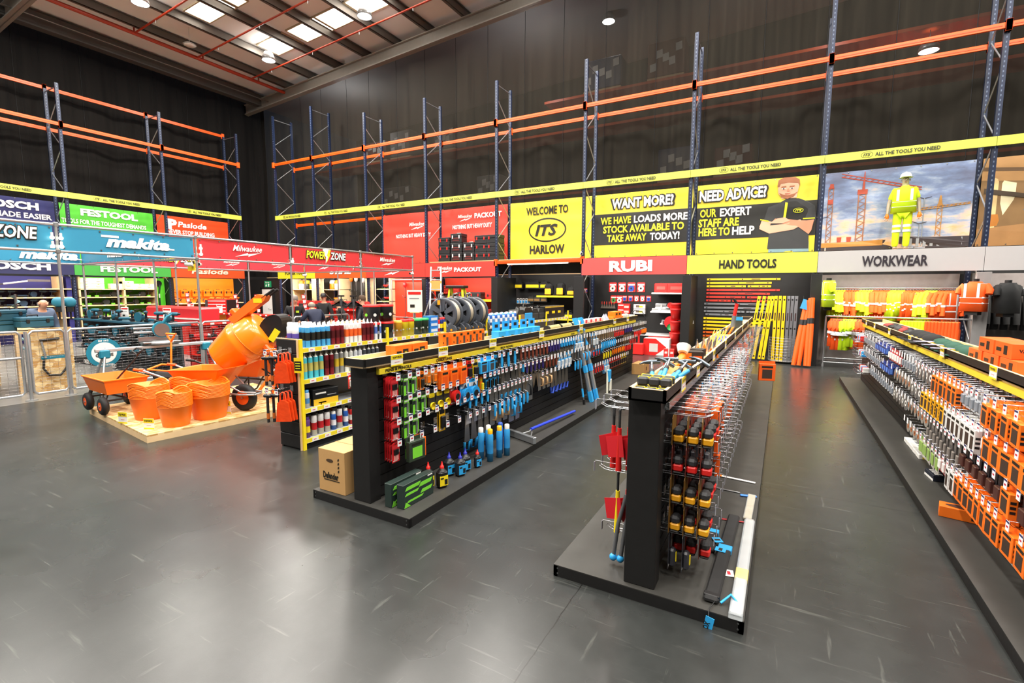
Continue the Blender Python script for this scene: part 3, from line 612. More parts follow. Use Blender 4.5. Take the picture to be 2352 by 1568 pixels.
# strip lamps tucked behind the headers
def bay_lamp(label, loc, rz, w, e):
    r = empty('strip_lamp', label, 'lamp', loc, rz, 'strip lamps behind the headers'); MB().box(-w/2, w/2, -.03, .03, 0, .03, WHT).obj('housing', parent=r); MB().box(-w/2+.03, w/2-.03, -.022, .022, -.008, 0, mat('fff6e6', .4, em=3, n=0)).obj('tube', parent=r)
    l = bpy.data.lights.new('strip_light', 'AREA'); l.shape = 'RECTANGLE'; l.size = w; l.size_y = .05; l.energy = e; l.color = (1, .94, .86)
    o = bpy.data.objects.new('strip_light', l); COL.objects.link(o); o.location = (loc[0], loc[1], loc[2]-.02); o.rotation_euler = (.25, 0, rz)
for i in range(9): bay_lamp('strip lamp hidden behind the long wall headers, %s bay from the corner' % nth(i), ((BX[i]+BX[i+1])/2, RF-.065, 2.81 if i == 4 else 2.44), 0, 2.3, 34 if i != 7 else 48)
for i in (1, 2, 3): bay_lamp('strip lamp hidden behind the far wall headers, %s bay' % nth(i-1), (LF+.065, (LYS[i]+LYS[i+1])/2, 2.44), PI/2, 2.5, 15)
# ================================================================== kinds of goods (front faces local -y, hung goods hang below z=0)
TAGR = mat('c22a3a', .5); TAGW = mat('f2f0f2', .5); TAGB = mat('2a3060', .5)
def mk_drill(body, trim=BLK, batt=None):
    def f():
        r = empty('power_drill', cat='drill')
        mb = MB(); mb.tube([(-.1, 0, .2), (-.06, 0, .2), (.06, 0, .2), (.085, 0, .2)], [.026, .036, .034, .022], body, 8); mb.tube([(-.035, 0, .18), (-.045, 0, .12), (-.05, 0, .06)], [.02, .018, .022], trim, 6); mb.obj('body', parent=r)
        MB().tube([(.085, 0, .2), (.12, 0, .2), (.14, 0, .2)], [.02, .019, .006], BLK, 8).obj('chuck', parent=r)
        MB().box(-.1, .02, -.035, .035, 0, .062, batt or trim, .008).obj('battery', parent=r)
        return r
    return f
def mk_grinder(body):
    def f():
        r = empty('angle_grinder', cat='grinder')
        MB().tube([(-.16, 0, .05), (-.1, 0, .055), (.04, 0, .055), (.1, 0, .05)], [.034, .026, .03, .034], body, 8).obj('body', parent=r)
        MB().tube([(.1, 0, .055), (.15, 0, .05)], [.035, .03], STEEL, 8).obj('gear_head', parent=r); MB().lathe([(0, 0), (.06, 0), (.06, .006), (0, .006)], BLK, 14, xf((.13, 0, .012))).obj('disc', parent=r)
        MB().box(-.22, -.14, -.035, .035, .02, .09, BLK, .008).obj('battery', parent=r); return r
    return f
def mk_saw(body):
    def f():
        r = empty('circular_saw', cat='saw')
        MB().box(-.15, .15, -.07, .07, 0, .008, STEEL).obj('base_plate', parent=r)
        MB().tube([(0, -.03, .1), (0, .03, .1)], [.1, .1], body, 16).obj('blade_guard', parent=r); MB().tube([(-.14, 0, .09), (-.1, 0, .17), (.02, 0, .2), (.1, 0, .14)], .018, BLK, 6).obj('handle', parent=r)
        MB().tube([(.0, .03, .1), (0, .11, .1)], [.05, .04], body, 10).obj('motor', parent=r); return r
    return f
def mk_case(c1, c2, w=.4, d=.28, h=.16, name='tool_case'):
    def f():
        r = empty(name, cat='tool box')
        MB().box(-w/2, w/2, -d/2, d/2, 0, h*.62, c1, .015).obj('body', parent=r); MB().box(-w/2-.006, w/2+.006, -d/2-.006, d/2+.006, h*.62, h, c1, .015).obj('lid', parent=r)
        MB().tube([(-w*.16, 0, h-.01), (-w*.16, 0, h+.03), (w*.16, 0, h+.03), (w*.16, 0, h-.01)], .012, c2, 6).obj('handle', parent=r)
        for x in (-w*.3, w*.3): MB().box(x-.025, x+.025, -d/2-.018, -d/2, h*.45, h*.8, c2, .004).obj('latch', parent=r)
        return r
    return f
def mk_sys(h=.2):      # pale stacking case
    def f():
        r = empty('stacking_case', cat='tool case')
        MB().box(-.19, .19, -.14, .14, 0, h, mat('e2dcc4', .5), .012).obj('body', parent=r); MB().box(-.07, .07, -.155, -.14, h*.35, h*.65, mat('cfc8ac', .5), .01).obj('latch', parent=r)
        MB().box(-.03, .03, -.158, -.154, h*.78, h*.9, LIME).obj('badge', parent=r); return r
    return f
def mk_bag(c, trim, w=.34, h=.26):
    def f():
        r = empty('tool_bag', cat='bag')
        MB().prism([(-w/2, 0), (w/2, 0), (w/2*.97, h*.6), (w*.3, h*.92), (-w*.3, h*.92), (-w/2*.97, h*.6)], -.11, .11, c, 'y').obj('body', parent=r)
        MB().tube([(-w*.22, -.03, h*.8), (-w*.16, -.03, h*1.12), (w*.16, -.03, h*1.12), (w*.22, -.03, h*.8)], .012, BLK, 6).obj('handle', parent=r)
        MB().box(-w*.4, w*.4, -.125, -.108, h*.12, h*.55, trim, .01).obj('pocket', parent=r); return r
    return f
def mk_pack(c, c2, w=.11, h=.2, d=.012, name='blister_pack', prod=None, cat='pack', win=None):
    """hanging card pack: card with hang hole, product bubble, printed panel"""
    def f():
        r = empty(name, cat=cat)
        mb = MB(); mb.prism([(-w/2, -h), (w/2, -h), (w/2, -.012), (w*.3, 0), (-w*.3, 0), (-w/2, -.012)], 0, .003, c, 'y'); mb.box(-w*.4, w*.4, -.001, 0, -h*.32, -h*.16, c2); mb.box(-w*.14, w*.14, -.0015, 0, -h*.09, -h*.06, BLK); mb.box(-w*.35, w*.2, -.001, 0, -h*.95, -h*.9, WHT); mb.obj('card', parent=r)
        p = MB()
        if prod: prod(p, w, h, d)
        else: p.box(-w*.33, w*.33, -d, 0, -h*.86, -h*.4, win or c2, min(.006, d*.4))
        p.obj('contents', parent=r); return r
    return f
def mk_hook(L, style=0, tagc=None):
    """wire display hook sticking out along -y from a board at y=0, with price ticket at its tip"""
    def f():
        r = empty('display_hook', cat='display hook')
        mb = MB()
        if style == 0: mb.tube([(0, 0, 0), (0, -L*.9, 0), (0, -L, .018)], .0032, CHROME, 4); mb.tube([(0, 0, .035), (0, -L*1.02, .035), (0, -L*1.02, .0)], .0025, CHROME, 4)
        else:
            for x in (-.018, .018): mb.tube([(x, 0, 0), (x, -L*.85, 0), (x*.9, -L, .02)], .003, CHROME, 4)
            mb.tube([(-.018, -L, .02), (.018, -L, .02)], .003, CHROME, 4); mb.tube([(0, 0, .045), (0, -L*1.12, .045)], .0026, CHROME, 4)
        mb.obj('wire', parent=r); MB().box(-.03, .03, -.006, 0, -.02, .05, CHROME).obj('back_plate', parent=r)
        t = MB(); y = -L*1.03 if style == 0 else -L*1.13
        t.box(-.026 if style == 0 else -.012, .026 if style == 0 else .012, y-.003, y, -.03, .035, tagc or TAGW)
        if style == 0: t.box(-.026, .026, y-.004, y-.003, .022, .035, TAGB); t.box(-.014, .014, y-.004, y-.003, -.008, .004, TAGR)
        t.obj('price_ticket', parent=r); return r
    return f
def mk_cartridge(c, c2, nz=WHT, h=.215):
    def f():
        r = empty('sealant_cartridge', cat='cartridge')
        mb = MB(); mb.cyl((0, 0, 0), (0, 0, h), .024, c, seg=10); mb.cyl((0, 0, h*.35), (0, 0, h*.75), .0245, c2, seg=10); mb.obj('tube', parent=r)
        MB().tube([(0, 0, h), (0, 0, h+.012), (0, 0, h+.05)], [.022, .01, .004], nz, 8).obj('nozzle', parent=r); return r
    return f
def mk_can(c, cap, h=.22, r0=.033, band=None):
    def f():
        r = empty('spray_can', cat='spray can')
        mb = MB(); mb.lathe([(0, 0), (r0, .002), (r0, h*.8), (r0*.8, h*.86)], c, 12)
        if band: mb.lathe([(r0+.0005, h*.25), (r0+.0005, h*.55)], band, 12)
        mb.obj('body', parent=r); MB().lathe([(r0*.82, h*.84), (r0*.82, h*.98), (r0*.6, h), (0, h)], cap, 12).obj('cap', parent=r); return r
    return f
def mk_bottle(c, lab, noz, w=.075, h=.2):
    def f():
        r = empty('chalk_bottle', cat='bottle')
        MB().box(-w/2, w/2, -w*.4, w*.4, 0, h*.66, c, .018).tube([(0, 0, h*.64), (0, 0, h*.75)], [w*.42, .018], c, 10).obj('body', parent=r)
        mb = MB(); mb.box(-w*.42, w*.42, -w*.4-.002, -w*.4+.004, h*.1, h*.48, lab); mb.box(w*.05, w*.36, -w*.4-.003, -w*.4, h*.14, h*.34, BLK); mb.box(-w*.36, -.004, -w*.4-.003, -w*.4, h*.36, h*.42, INK); mb.obj('label_panel', parent=r)
        MB().tube([(0, 0, h*.74), (0, 0, h*.82), (0, 0, h*.84), (0, 0, h)], [.02, .02, .012, .004], noz, 10).obj('nozzle', parent=r); return r
    return f
def mk_trowel(handle, blade=None, L=.26, w=.11, shape=0, tang=True):
    """trowels hang handle up (shape 0 pointed, 1 square taping knife, 2 handle down)"""
    bl = blade or mat('8e857a', .35, .7)
    def f():
        r = empty('hand_trowel', cat='trowel')
        if shape == 2: P = [(-w/2, 0), (w/2, 0), (w*.42, -L*.55), (-w*.42, -L*.55)]; z0, z1 = -L*.62, -L
        elif shape == 1: P = [(-w*.12, -L*.4), (w*.12, -L*.4), (w/2, -L*.95), (w/2, -L), (-w/2, -L), (-w/2, -L*.95)]; z0, z1 = 0, -L*.4
        else: P = [(-w*.35, -L*.5), (w*.35, -L*.5), (w/2, -L*.6), (0, -L*1.1), (-w/2, -L*.6)]; z0, z1 = 0, -L*.36
        MB().prism(P, -.003, .003, bl, 'y').obj('blade', parent=r)
        if shape == 2: MB().tube([(0, 0, -L*.5), (0, -.05, -L*.56), (0, -.05, -L*.62)], .006, STEEL, 5).obj('tang', parent=r); MB().tube([(0, -.05, -L*.6), (0, -.052, -L*.8), (0, -.05, -L*1.05)], [.014, .018, .013], handle, 8).obj('handle', parent=r)
        else: MB().tube([(0, -.02, z1), (0, -.045, z1-L*.06), (0, 0, -L*.55)], .005, STEEL, 5).obj('tang', parent=r); MB().tube([(0, -.02, z0), (0, -.02, (z0+z1)/2), (0, -.02, z1)], [.012, .018, .014], handle, 8).obj('handle', parent=r)
        return r
    return f
def mk_saw_hand(hc, L=.4):
    def f():
        r = empty('hand_saw', cat='saw')
        MB().prism([(-.03, 0), (.03, 0), (.06, -L*.75), (-.05, -L*.75)], -.002, .002, mat('77726c', .35, .7), 'y').obj('blade', parent=r)
        MB().tube([(-.045, 0, -L*.74), (-.05, 0, -L*.95), (.03, 0, -L), (.055, 0, -L*.76)], .016, hc, 7).obj('handle', parent=r); return r
    return f
def mk_float(hc, w=.12, L=.3):
    def f():
        r = empty('plastering_float', cat='float')
        MB().box(-w/2, w/2, -.004, 0, -L, 0, mat('a9aaac', .3, .8)).obj('blade', parent=r); MB().tube([(0, -.01, -L*.25), (0, -.05, -L*.3), (0, -.055, -L*.7), (0, -.01, -L*.75)], [.008, .016, .016, .008], hc, 7).obj('handle', parent=r); return r
    return f
def mk_box(w, d, h, c, faces, name='carton', cat='box', extra=None):
    """carton with a printed front: faces = [(x0,x1,z0,z1,material)] in fractions of the front"""
    def f():
        r = empty(name, cat=cat)
        MB().box(-w/2, w/2, -d/2, d/2, 0, h, c, .003).obj('carton_body', parent=r)
        mb = MB()
        for x0, x1, z0, z1, m in faces: mb.box(-w/2+w*x0, -w/2+w*x1, -d/2-.0016, -d/2, h*z0, h*z1, m)
        if extra: extra(mb, w, d, h)
        if mb.v: mb.obj('print', parent=r)
        return r
    return f
def mk_pouch(c, h=.22, w=.12, win=None):   # hanging printed box, e.g. abrasives
    def f():
        r = empty('hanging_box', cat='box')
        MB().box(-w/2, w/2, -.045, 0, -h, -.035, c, .003).box(-w/2, w/2, -.004, 0, -.036, 0, c).obj('carton_body', parent=r)
        mb = MB(); mb.box(-w*.3, w*.3, -.0466, -.045, -h*.88, -h*.42, win or mat('3a2a20', .6)); mb.box(-w*.34, w*.34, -.0466, -.045, -h*.34, -h*.24, INK)
        for k in range(3): mb.box(w/2, w/2+.0015, -.038, -.01, -h*(.4+.16*k)-.018, -h*(.4+.16*k), win or BLK)
        mb.obj('print', parent=r); return r
    return f
def mk_disc(c, R=.06, c2=None, name='grinding_disc'):
    def f():
        r = empty(name, cat='disc')
        MB().cyl((0, -.001, -R-.02), (0, -.006, -R-.02), R, c, seg=18).obj('disc_body', parent=r); MB().cyl((0, -.0062, -R-.02), (0, -.0075, -R-.02), R*.42, c2 or WHT, seg=14).cyl((0, -.0076, -R-.02), (0, -.0085, -R-.02), R*.16, BLK, seg=8).obj('centre_label', parent=r)
        return r
    return f
def mk_tape(c):
    def f():
        r = empty('tape_measure', cat='tape measure')
        MB().prism([(-.05, -.19), (.05, -.19), (.05, -.02), (.03, 0), (-.03, 0), (-.05, -.02)], 0, .003, mat('6d2a20', .5) if c is RED else mat('7a5620', .5), 'y').obj('card', parent=r)
        MB().box(-.042, .042, -.062, -.002, -.13, -.075, mat('2b2b2d', .6), .016).obj('grip', parent=r); MB().box(-.0425, .0425, -.064, -.002, -.17, -.122, c, .01).obj('case', parent=r)
        MB().box(-.04, .04, -.06, -.002, -.186, -.168, BLK, .008).obj('base', parent=r); return r
    return f
def mk_prybar(c=RED):
    def f():
        r = empty('pry_bar', cat='pry bar')
        MB().tube([(0, -.05, .0), (0, -.02, .02), (0, 0, 0), (0, 0, -.2)], [.007, .01, .01, .009], BLK, 6).obj('shaft', parent=r); MB().tube([(0, 0, -.12), (0, 0, -.3), (0, 0, -.42)], [.014, .018, .021], c, 8).obj('handle', parent=r)
        MB().prism([(-.05, -.31), (.075, -.34), (.1, -.2), (-.03, -.16)], .012, .014, mat('d3202a', .5), 'y').box(-.02, .05, .0115, .012, -.24, -.225, WHT).box(-.01, .07, .0115, .012, -.28, -.27, WHT).obj('swing_tag', parent=r); return r
    return f
def mk_level(L, c, hh=.06):
    def f():
        r = empty('spirit_level', cat='spirit level')
        MB().box(0, L, -.025, 0, -hh/2, hh/2, c, .003).obj('body', parent=r)
        for x in (.08, L*.5, L-.1):
            MB().cyl((x, -.0255, 0), (x, -.027, 0), hh*.3, BLK, seg=10).obj('vial_port', parent=r)
        MB().box(L*.62, L*.74, -.0265, -.025, -hh*.18, hh*.18, mat('3a1f1c', .5)).obj('badge', parent=r); return r
    return f
def garment_mesh(mb, c, w, h, sleeves, stripes, d=.12, mt=REFL):
    P = [(-w/2, -h), (w/2, -h), (w*.46, -h*.35), (w*.5, -h*.12), (w*.2, -.03), (.07, 0), (-.07, 0), (-w*.2, -.03), (-w*.5, -h*.12), (-w*.46, -h*.35)]
    n = len(P); vs = []
    for y, k in ((-d/2, .86), (-d*.28, 1), (d*.28, 1), (d/2, .86)): vs += [(x*k, y, z) for x, z in P]
    fs = [tuple(range(n)), tuple(range(4*n-1, 3*n-1, -1))]
    for a in range(3): fs += [(a*n+i, (a+1)*n+i, (a+1)*n+(i+1) % n, a*n+(i+1) % n) for i in range(n)]
    mb.add(vs, fs, c, True)
    if sleeves:
        for s in (-1, 1): mb.tube([(s*w*.4, 0, -.08), (s*w*.58, -.02, -h*.3), (s*w*.6, -.05, -h*sleeves)], [.075, .075, .06], c, 8)
def mk_garment(c, h=.72, w=.5, sl=.8, st=(.48, .66), hang=True, vert=True, name='safety_jacket'):
    def f():
        r = empty(name, cat='safety jacket'); mb = MB(); garment_mesh(mb, c, w, h, sl, st); mb.obj('garment_body', parent=r)
        if st:
            q = MB()
            for z in st: q.box(-w*.47, w*.47, -.066, .066, -h*z-.022, -h*z+.022, REFL, .012)
            if sl:
                for s in (-1, 1): q.cyl((s*w*.595, -.03, -h*st[0]-.02), (s*w*.6, -.034, -h*st[0]+.025), .08, REFL, seg=8)
            if vert:
                for x in (-w*.22, w*.22): q.box(x-.02, x+.02, -.063, .063, -h*.47, -.06, REFL)
            q.obj('reflective_band', parent=r)
        if hang: MB().tube([(-.16, 0, -.05), (-.02, 0, .01), (0, 0, .02), (.16, 0, -.05)], .008, BLK, 5).tube([(0, 0, .02), (0, 0, .06), (.012, 0, .085), (.03, 0, .075)], .003, CHROME, 5).obj('hanger', parent=r)
        return r
    return f
def mk_trous(c, h=.95, st=True):
    def f():
        r = empty('safety_trousers', cat='safety trousers'); mb = MB()
        mb.box(-.12, .12, -.05, .05, -.25, 0, c, .02)
        for s in (-1, 1): mb.tube([(s*.06, 0, -.2), (s*.07, 0, -h*.6), (s*.075, 0, -h)], [.075, .065, .06], c, 8)
        mb.obj('garment_body', parent=r)
        if st:
            q = MB()
            for s in (-1, 1):
                for z in (.62, .74): q.cyl((s*.07, 0, -h*z-.02), (s*.07, 0, -h*z+.02), .067, REFL, seg=8)
            q.obj('reflective_band', parent=r)
        MB().tube([(-.1, 0, .0), (0, 0, .02), (.1, 0, .0)], .006, BLK, 5).tube([(0, 0, .02), (0, 0, .06), (.02, 0, .08)], .003, CHROME, 5).obj('hanger', parent=r); return r
    return f
def mk_trug(R, h):
    def f():
        r = empty('flexible_bucket', cat='bucket')
        MB().lathe([(0, .004), (R*.76, .0), (R*.78, .01), (R, h-.012), (R*1.03, h-.006), (R*1.03, h+.004), (R*.985, h+.004), (R*.76, .016), (0, .014)], ORG, 28).obj('bucket_body', parent=r)
        for s in (-1, 1):
            pts = [(R*1.0*math.cos(q), s*R*1.0*math.sin(q), h+.045*math.sin((q-PI/2+.55)/1.1*PI)) for q in [PI/2-.55+1.1*k/7 for k in range(8)]]
            MB().tube(pts, .013, ORG, 6).obj('handle', parent=r)
        return r
    return f
# ================================================================== people
def skin(name, verts, edges, m, parent=None, sub=2, root=0):
    me = bpy.data.meshes.new(name); me.from_pydata([v[0] for v in verts], edges, []); me.materials.append(m)
    o = bpy.data.objects.new(name, me); COL.objects.link(o)
    if parent: o.parent = parent
    o.modifiers.new('skin', 'SKIN').use_smooth_shade = True
    for i, v in enumerate(verts):
        r = v[1]; me.skin_vertices[0].data[i].radius = r if isinstance(r, tuple) else (r, r)
    me.skin_vertices[0].data[root].use_root = True
    s = o.modifiers.new('sub', 'SUBSURF'); s.levels = s.render_levels = sub
    return o
def mid(a, b, t=.5): return tuple(a[i]+(b[i]-a[i])*t for i in range(3))
def person(label, loc, rz, J, top, legs, hair=None, bald=False, cap=None, sleeve=1., puff=1., extra=None, h=1.75, skinm=None, shoes=None, name='person', cat='person', group=None):
    """J overrides joints (facing -y): elbow/wrist left and right, chest, head"""
    sk = skinm or SKIN; r = empty(name, label, cat, loc, rz, group); s = h/1.75
    D = dict(pel=(0, 0, .95), chest=(0, .0, 1.3), neck=(0, .0, 1.46), head=(0, -.02, 1.62), eL=(.27, .02, 1.12), wL=(.29, -.06, .88), eR=(-.27, .02, 1.12), wR=(-.29, -.06, .88), kL=(.1, -.02, .5), aL=(.1, .03, .08), kR=(-.1, -.02, .5), aR=(-.1, .03, .08))
    D.update(J); D = {k: tuple(c*s for c in v) for k, v in D.items()}
    sh = {q: (D['chest'][0]+sx*.18*s, D['chest'][1], D['chest'][2]+.1*s) for q, sx in (('L', 1), ('R', -1))}; hp = {q: (D['pel'][0]+sx*.09*s, D['pel'][1], D['pel'][2]-.06*s) for q, sx in (('L', 1), ('R', -1))}
    V = []; E = []
    def add(p, rad, par=None):
        V.append((p, rad)); i = len(V)-1
        if par is not None: E.append((par, i))
        return i
    pe = add(D['pel'], .13*s); wa = add(mid(D['pel'], D['chest'], .45), .115*s, pe); ch = add(D['chest'], (.14*s, .12*s), wa); ne = add(D['neck'], .058*s, ch)
    jaw = add(mid(D['neck'], D['head'], .55), (.066*s, .072*s), ne); hd_ = add(D['head'], (.078*s, .092*s), jaw); add((D['head'][0], D['head'][1]+.01, D['head'][2]+.085*s), (.062*s, .075*s), hd_)
    hands = []
    for q in 'LR':
        a = add(sh[q], .068*s, ch); e = add(D['e'+q], .046*s, a); w = add(D['w'+q], .03*s, e)
        d = (Vector(D['w'+q])-Vector(D['e'+q])).normalized(); wv = Vector(D['w'+q]); side = d.cross(Vector((0, 1, .3))).normalized()
        pm = add(tuple(wv+d*.07*s), (.034*s, .02*s), w); hands.append((pm, d, side, wv, q))
    for q in 'LR':
        a = add(hp[q], .095*s, pe); k = add(D['k'+q], .06*s, a); n = add(D['a'+q], .042*s, k); add((D['a'+q][0], D['a'+q][1]-.13*s, .045*s), .036*s, n)
    for pm, d, side, wv, q in hands:
        for f in range(4):
            o = side*((f-1.5)*.02*s); L = (.07, .082, .078, .06)[f]*s
            k1 = add(tuple(wv+d*(.1*s+L*.5)+o+Vector((0, -.006, 0))), .0095*s, pm); add(tuple(wv+d*(.1*s+L)+o*1.1+Vector((0, -.02*s, 0))), .0075*s, k1)
        sg = -1 if q == 'L' else 1
        t1 = add(tuple(wv+d*.06*s+side*(sg*-.042*s)+Vector((0, -.02*s, 0))), .011*s, pm); add(tuple(wv+d*.1*s+side*(sg*-.05*s)+Vector((0, -.035*s, 0))), .009*s, t1)
    skin('body', V, E, sk, r, 2)
    H = Vector(D['head']); fwd = Vector((H.x-D['neck'][0], H.y-D['neck'][1]-.0, 0)); fz = Matrix.Rotation(J.get('turn', (0,))[0] if 'turn' in J else 0, 4, 'Z')
    X = Matrix.Translation(H) @ fz
    fc = MB(); fc.ball((0, -.1*s, -.012*s), (.013*s, .022*s, .022*s), sk, 8, 6, X)
    for sx in (-1, 1): fc.ball((sx*.032*s, -.083*s, .022*s), (.012*s, .009*s, .007*s), WHT, 8, 5, X).ball((sx*.032*s, -.091*s, .022*s), .0045*s, INK, 6, 4, X).box(sx*.032*s-.018*s, sx*.032*s+.018*s, -.093*s, -.084*s, .036*s, .042*s, mat('5a4536', .7), X=X).ball((sx*.083*s, .005, .005*s), (.01*s, .022*s, .032*s), sk, 8, 6, X)
    fc.box(-.024*s, .024*s, -.09*s, -.08*s, -.05*s, -.043*s, mat('a8655a', .6), X=X); fc.obj('face', parent=r)
    if hair:
        hm = MB(); hm.lathe([(.0, .158*s), (.05*s, .15*s), (.082*s, .11*s), (.09*s, .06*s), (.088*s, .02*s)] if not bald else [(.084*s, .03*s), (.09*s, .0), (.086*s, -.04*s), (.078*s, -.05*s)], hair, 14, X @ Matrix.Translation((0, .016, 0)) @ Matrix.Scale(1.14, 4, (0, 1, 0)), True, *((0, 2*PI) if not bald else (-.15, PI+.15))); hm.obj('hair', parent=r)
    if cap: cap(r, X, s)
    # clothes: separate garments over the body
    V2 = []; E2 = []; V, E = V2, E2
    pe = add(tuple(D['pel'][i]+(0, 0, -.03)[i] for i in range(3)), .15*s*puff); wa = add(mid(D['pel'], D['chest'], .45), .14*s*puff, pe); ch = add(D['chest'], (.165*s*puff, .135*s*puff), wa); add(mid(D['chest'], D['neck'], .75), .075*s, ch)
    for q in 'LR':
        a = add(sh[q], .085*s*puff, ch); e = add(mid(sh[q], D['e'+q], min(1, sleeve*2)), .063*s*puff, a)
        if sleeve > .5: add(mid(D['e'+q], D['w'+q], sleeve*2-1.05), .045*s*puff, e)
    skin('top_garment', V2, E2, top, r, 2)
    V2 = []; E2 = []; V, E = V2, E2
    pe = add(D['pel'], .142*s)
    for q in 'LR': a = add(hp[q], .105*s, pe); k = add(D['k'+q], .078*s, a); add((D['a'+q][0], D['a'+q][1], .1*s), .066*s, k)
    skin('trousers', V2, E2, legs, r, 2)
    for q in 'LR':
        x, y = D['a'+q][:2]; MB().box(x-.05, x+.05, y-.2, y+.08, 0, .09, shoes or BLK, .03).obj('shoe', parent=r)
    if extra: extra(r, s)
    return r
GRYH = mat('8f877f', .8); DKN = mat('20263c', .8, n=.15); FLE = mat('1a1b1c', .85); HOOD = mat('56647c', .85, n=.12); PUFF = mat('23252f', .5, n=.2)
def logo(r, s):
    MB().box(.05, .13, -.152, -.146, 1.28, 1.34, mat('b6d22c', .6)).obj('chest_logo', parent=r); MB().prism([(-.035, 1.46), (.035, 1.46), (0, 1.28)], -.165, -.135, mat('c2272a', .7), 'y').obj('undershirt', parent=r)
person('shop worker in black fleece with short grey hair behind the tube rail', (-12.0, 8.95, 0), .75, dict(head=(.02, -.05, 1.6), turn=(.35,)), FLE, mat('2b2c30', .8), hair=GRYH, extra=logo, h=1.77)
person('bald man in dark navy sweater leaning on the rail, seen from behind', (-10.72, 8.62, 0), -1.75, dict(chest=(0, -.12, 1.26), neck=(0, -.17, 1.41), head=(.0, -.22, 1.55), eL=(.3, -.2, 1.14), wL=(.12, -.42, 1.16), eR=(-.34, -.2, 1.16), wR=(-.22, -.45, 1.17)), DKN, mat('23252b', .8), hair=GRYH, bald=True, h=1.72)
person('man in dark quilted jacket facing the tool shelves', (-10.2, 9.75, 0), -1.3, {}, PUFF, mat('2a2d36', .8), hair=mat('4a3626', .8), puff=1.12, h=1.76)
def capf(c):
    def f(r, X, s):
        MB().lathe([(0, .165*s), (.06*s, .155*s), (.096*s, .1*s), (.1*s, .04*s)], c, 14, X).box(-.07*s, .07*s, -.19*s, -.07*s, .04*s, .05*s, c, .004, X).obj('cap', parent=r)
    return f
person('customer in black with a dark cap among the red tool cases', (-13.5, 11.2, 0), .3, {}, FLE, BLK, cap=capf(BLK), h=1.78)
person('customer in black crouching by the red cases, brown cap', (-12.4, 11.0, 0), -.5, dict(chest=(0, -.08, 1.24), neck=(0, -.12, 1.38), head=(0, -.17, 1.52)), FLE, BLK, cap=capf(mat('6a4a30', .8)), h=1.7)
person('balding man in grey blue hooded top looking down at the bench', (-14.4, 4.28, 0), 1.7, dict(chest=(0, -.05, 1.29), neck=(0, -.11, 1.43), head=(0, -.18, 1.56), turn=(.2,)), HOOD, JEAN, hair=GRYH, bald=True, h=1.8, extra=lambda r, s: MB().lathe([(.08, 1.38), (.13, 1.42), (.12, 1.48), (.07, 1.46)], HOOD, 14, xf((0, -.02, 0)), True, -.4, PI+.4).obj('hood', parent=r))

# ================================================================== tube frame enclosure of the power tool zone
ZX, ZXB = -11.35, -17.0; ZY = [1.35, 3.70, 6.05, 8.40, 10.83, 13.22]; ZT, ZM = 3.07, 2.6
GT = mat('b4b7b9', .35, .75, n=.1, sc=20)
fr = empty('banner_scaffold', 'tall galvanised tube frame carrying the banners around the power tool zone', 'tube frame', (ZX, 6.05, 0))
def tpart(name, pts, r=.024): mb = MB(); mb.tube([(p[0]-ZX, p[1]-6.05, p[2]) for p in pts], r, GT, 10); return mb.obj(name, parent=fr)
for y in ZY:
    for x in (ZX, ZXB):
        tpart('post', [(x, y, 0), (x, y, ZT)])
        MB().cyl((0, 0, 0), (0, 0, .012), .09, GT, seg=14).cyl((0, 0, 0), (0, 0, .09), .034, GT, seg=10).obj('foot_flange', parent=fr, loc=(x-ZX, y-6.05, 0))
        for z in (ZM, ZT): MB().box(-.035, .035, -.035, .035, z-.04, z+.04, mat('8f9294', .4, .7), .012).obj('clamp', parent=fr, loc=(x-ZX, y-6.05, 0))
for x in (ZX, ZXB):
    for z in (ZM, ZT): tpart('rail', [(x, 1.35, z), (x, 13.22, z)])
for y in (6.05, 13.22):
    for z in (ZM, ZT): tpart('cross_rail', [(ZX, y, z), (ZXB, y, z)])
for x in (-13.2, -15.1): tpart('post', [(x, 6.05, 0), (x, 6.05, ZT)]); tpart('post', [(x, 13.22, 0), (x, 13.22, ZT)])
def mk_bulb():
    r = empty('festoon_bulb', cat='bulb'); MB().ball((0, 0, 0), .034, mat('fff3d6', .3, em=4, n=0), 10, 8).obj('glass', parent=r); MB().cyl((0, 0, .03), (0, 0, .09), .02, WHT, seg=8).obj('socket', parent=r); return r
KB = Kind(mk_bulb)
for n_, (y, z, w) in enumerate(((3.62, 2.83, 'upper near side'), (3.74, 2.83, 'upper far side'), (3.62, 2.68, 'lower near side'), (3.74, 2.68, 'lower far side'))): KB.put((ZX+.06, y, z), 0, 'small lit bulb at the post between the blue banners, '+w, 'bulb', 'festoon bulbs')
for y, z, w in ((6.12, 2.83, 'upper one where blue banner meets red'), (6.12, 2.7, 'lower one where blue banner meets red'), (8.42, 2.66, 'on the post between the red banners')): KB.put((ZX+.06, y, z), 0, 'small lit bulb, '+w, 'bulb', 'festoon bulbs')
def mak(mb, cx, z, h, w): T(mb, 'makita', cx, z, h, WINK, w, bold=.05, shear=.25); mb.box(cx-w*.55, cx-w*.3, -.0035, -.003, z+h*.82, z+h*1.02, WINK); mb.box(cx+w*.4, cx+w*.58, -.0035, -.003, z, z+h*.14, WINK)
HBn = ZT-ZM-.06
def zb(label, y0, y1, base, dr, x=ZX): sheet('frame_banner', label, y1-y0-.1, HBn, base, dr, (x, y0+.05, ZM+.03), PI/2, amp=.018, seed=int(y0*9)+int(x))
zb('blue frame banner at the picture edge with white outlined letters', 1.35, 3.70, BBLU, lambda m, w, h: powz(m, w*.6, h*.4, w*.6))
zb('blue front frame banner with one large white script word', 3.70, 6.05, BBLU, lambda m, w, h: mak(m, w*.54, h*.28, h*.5, w*.5))
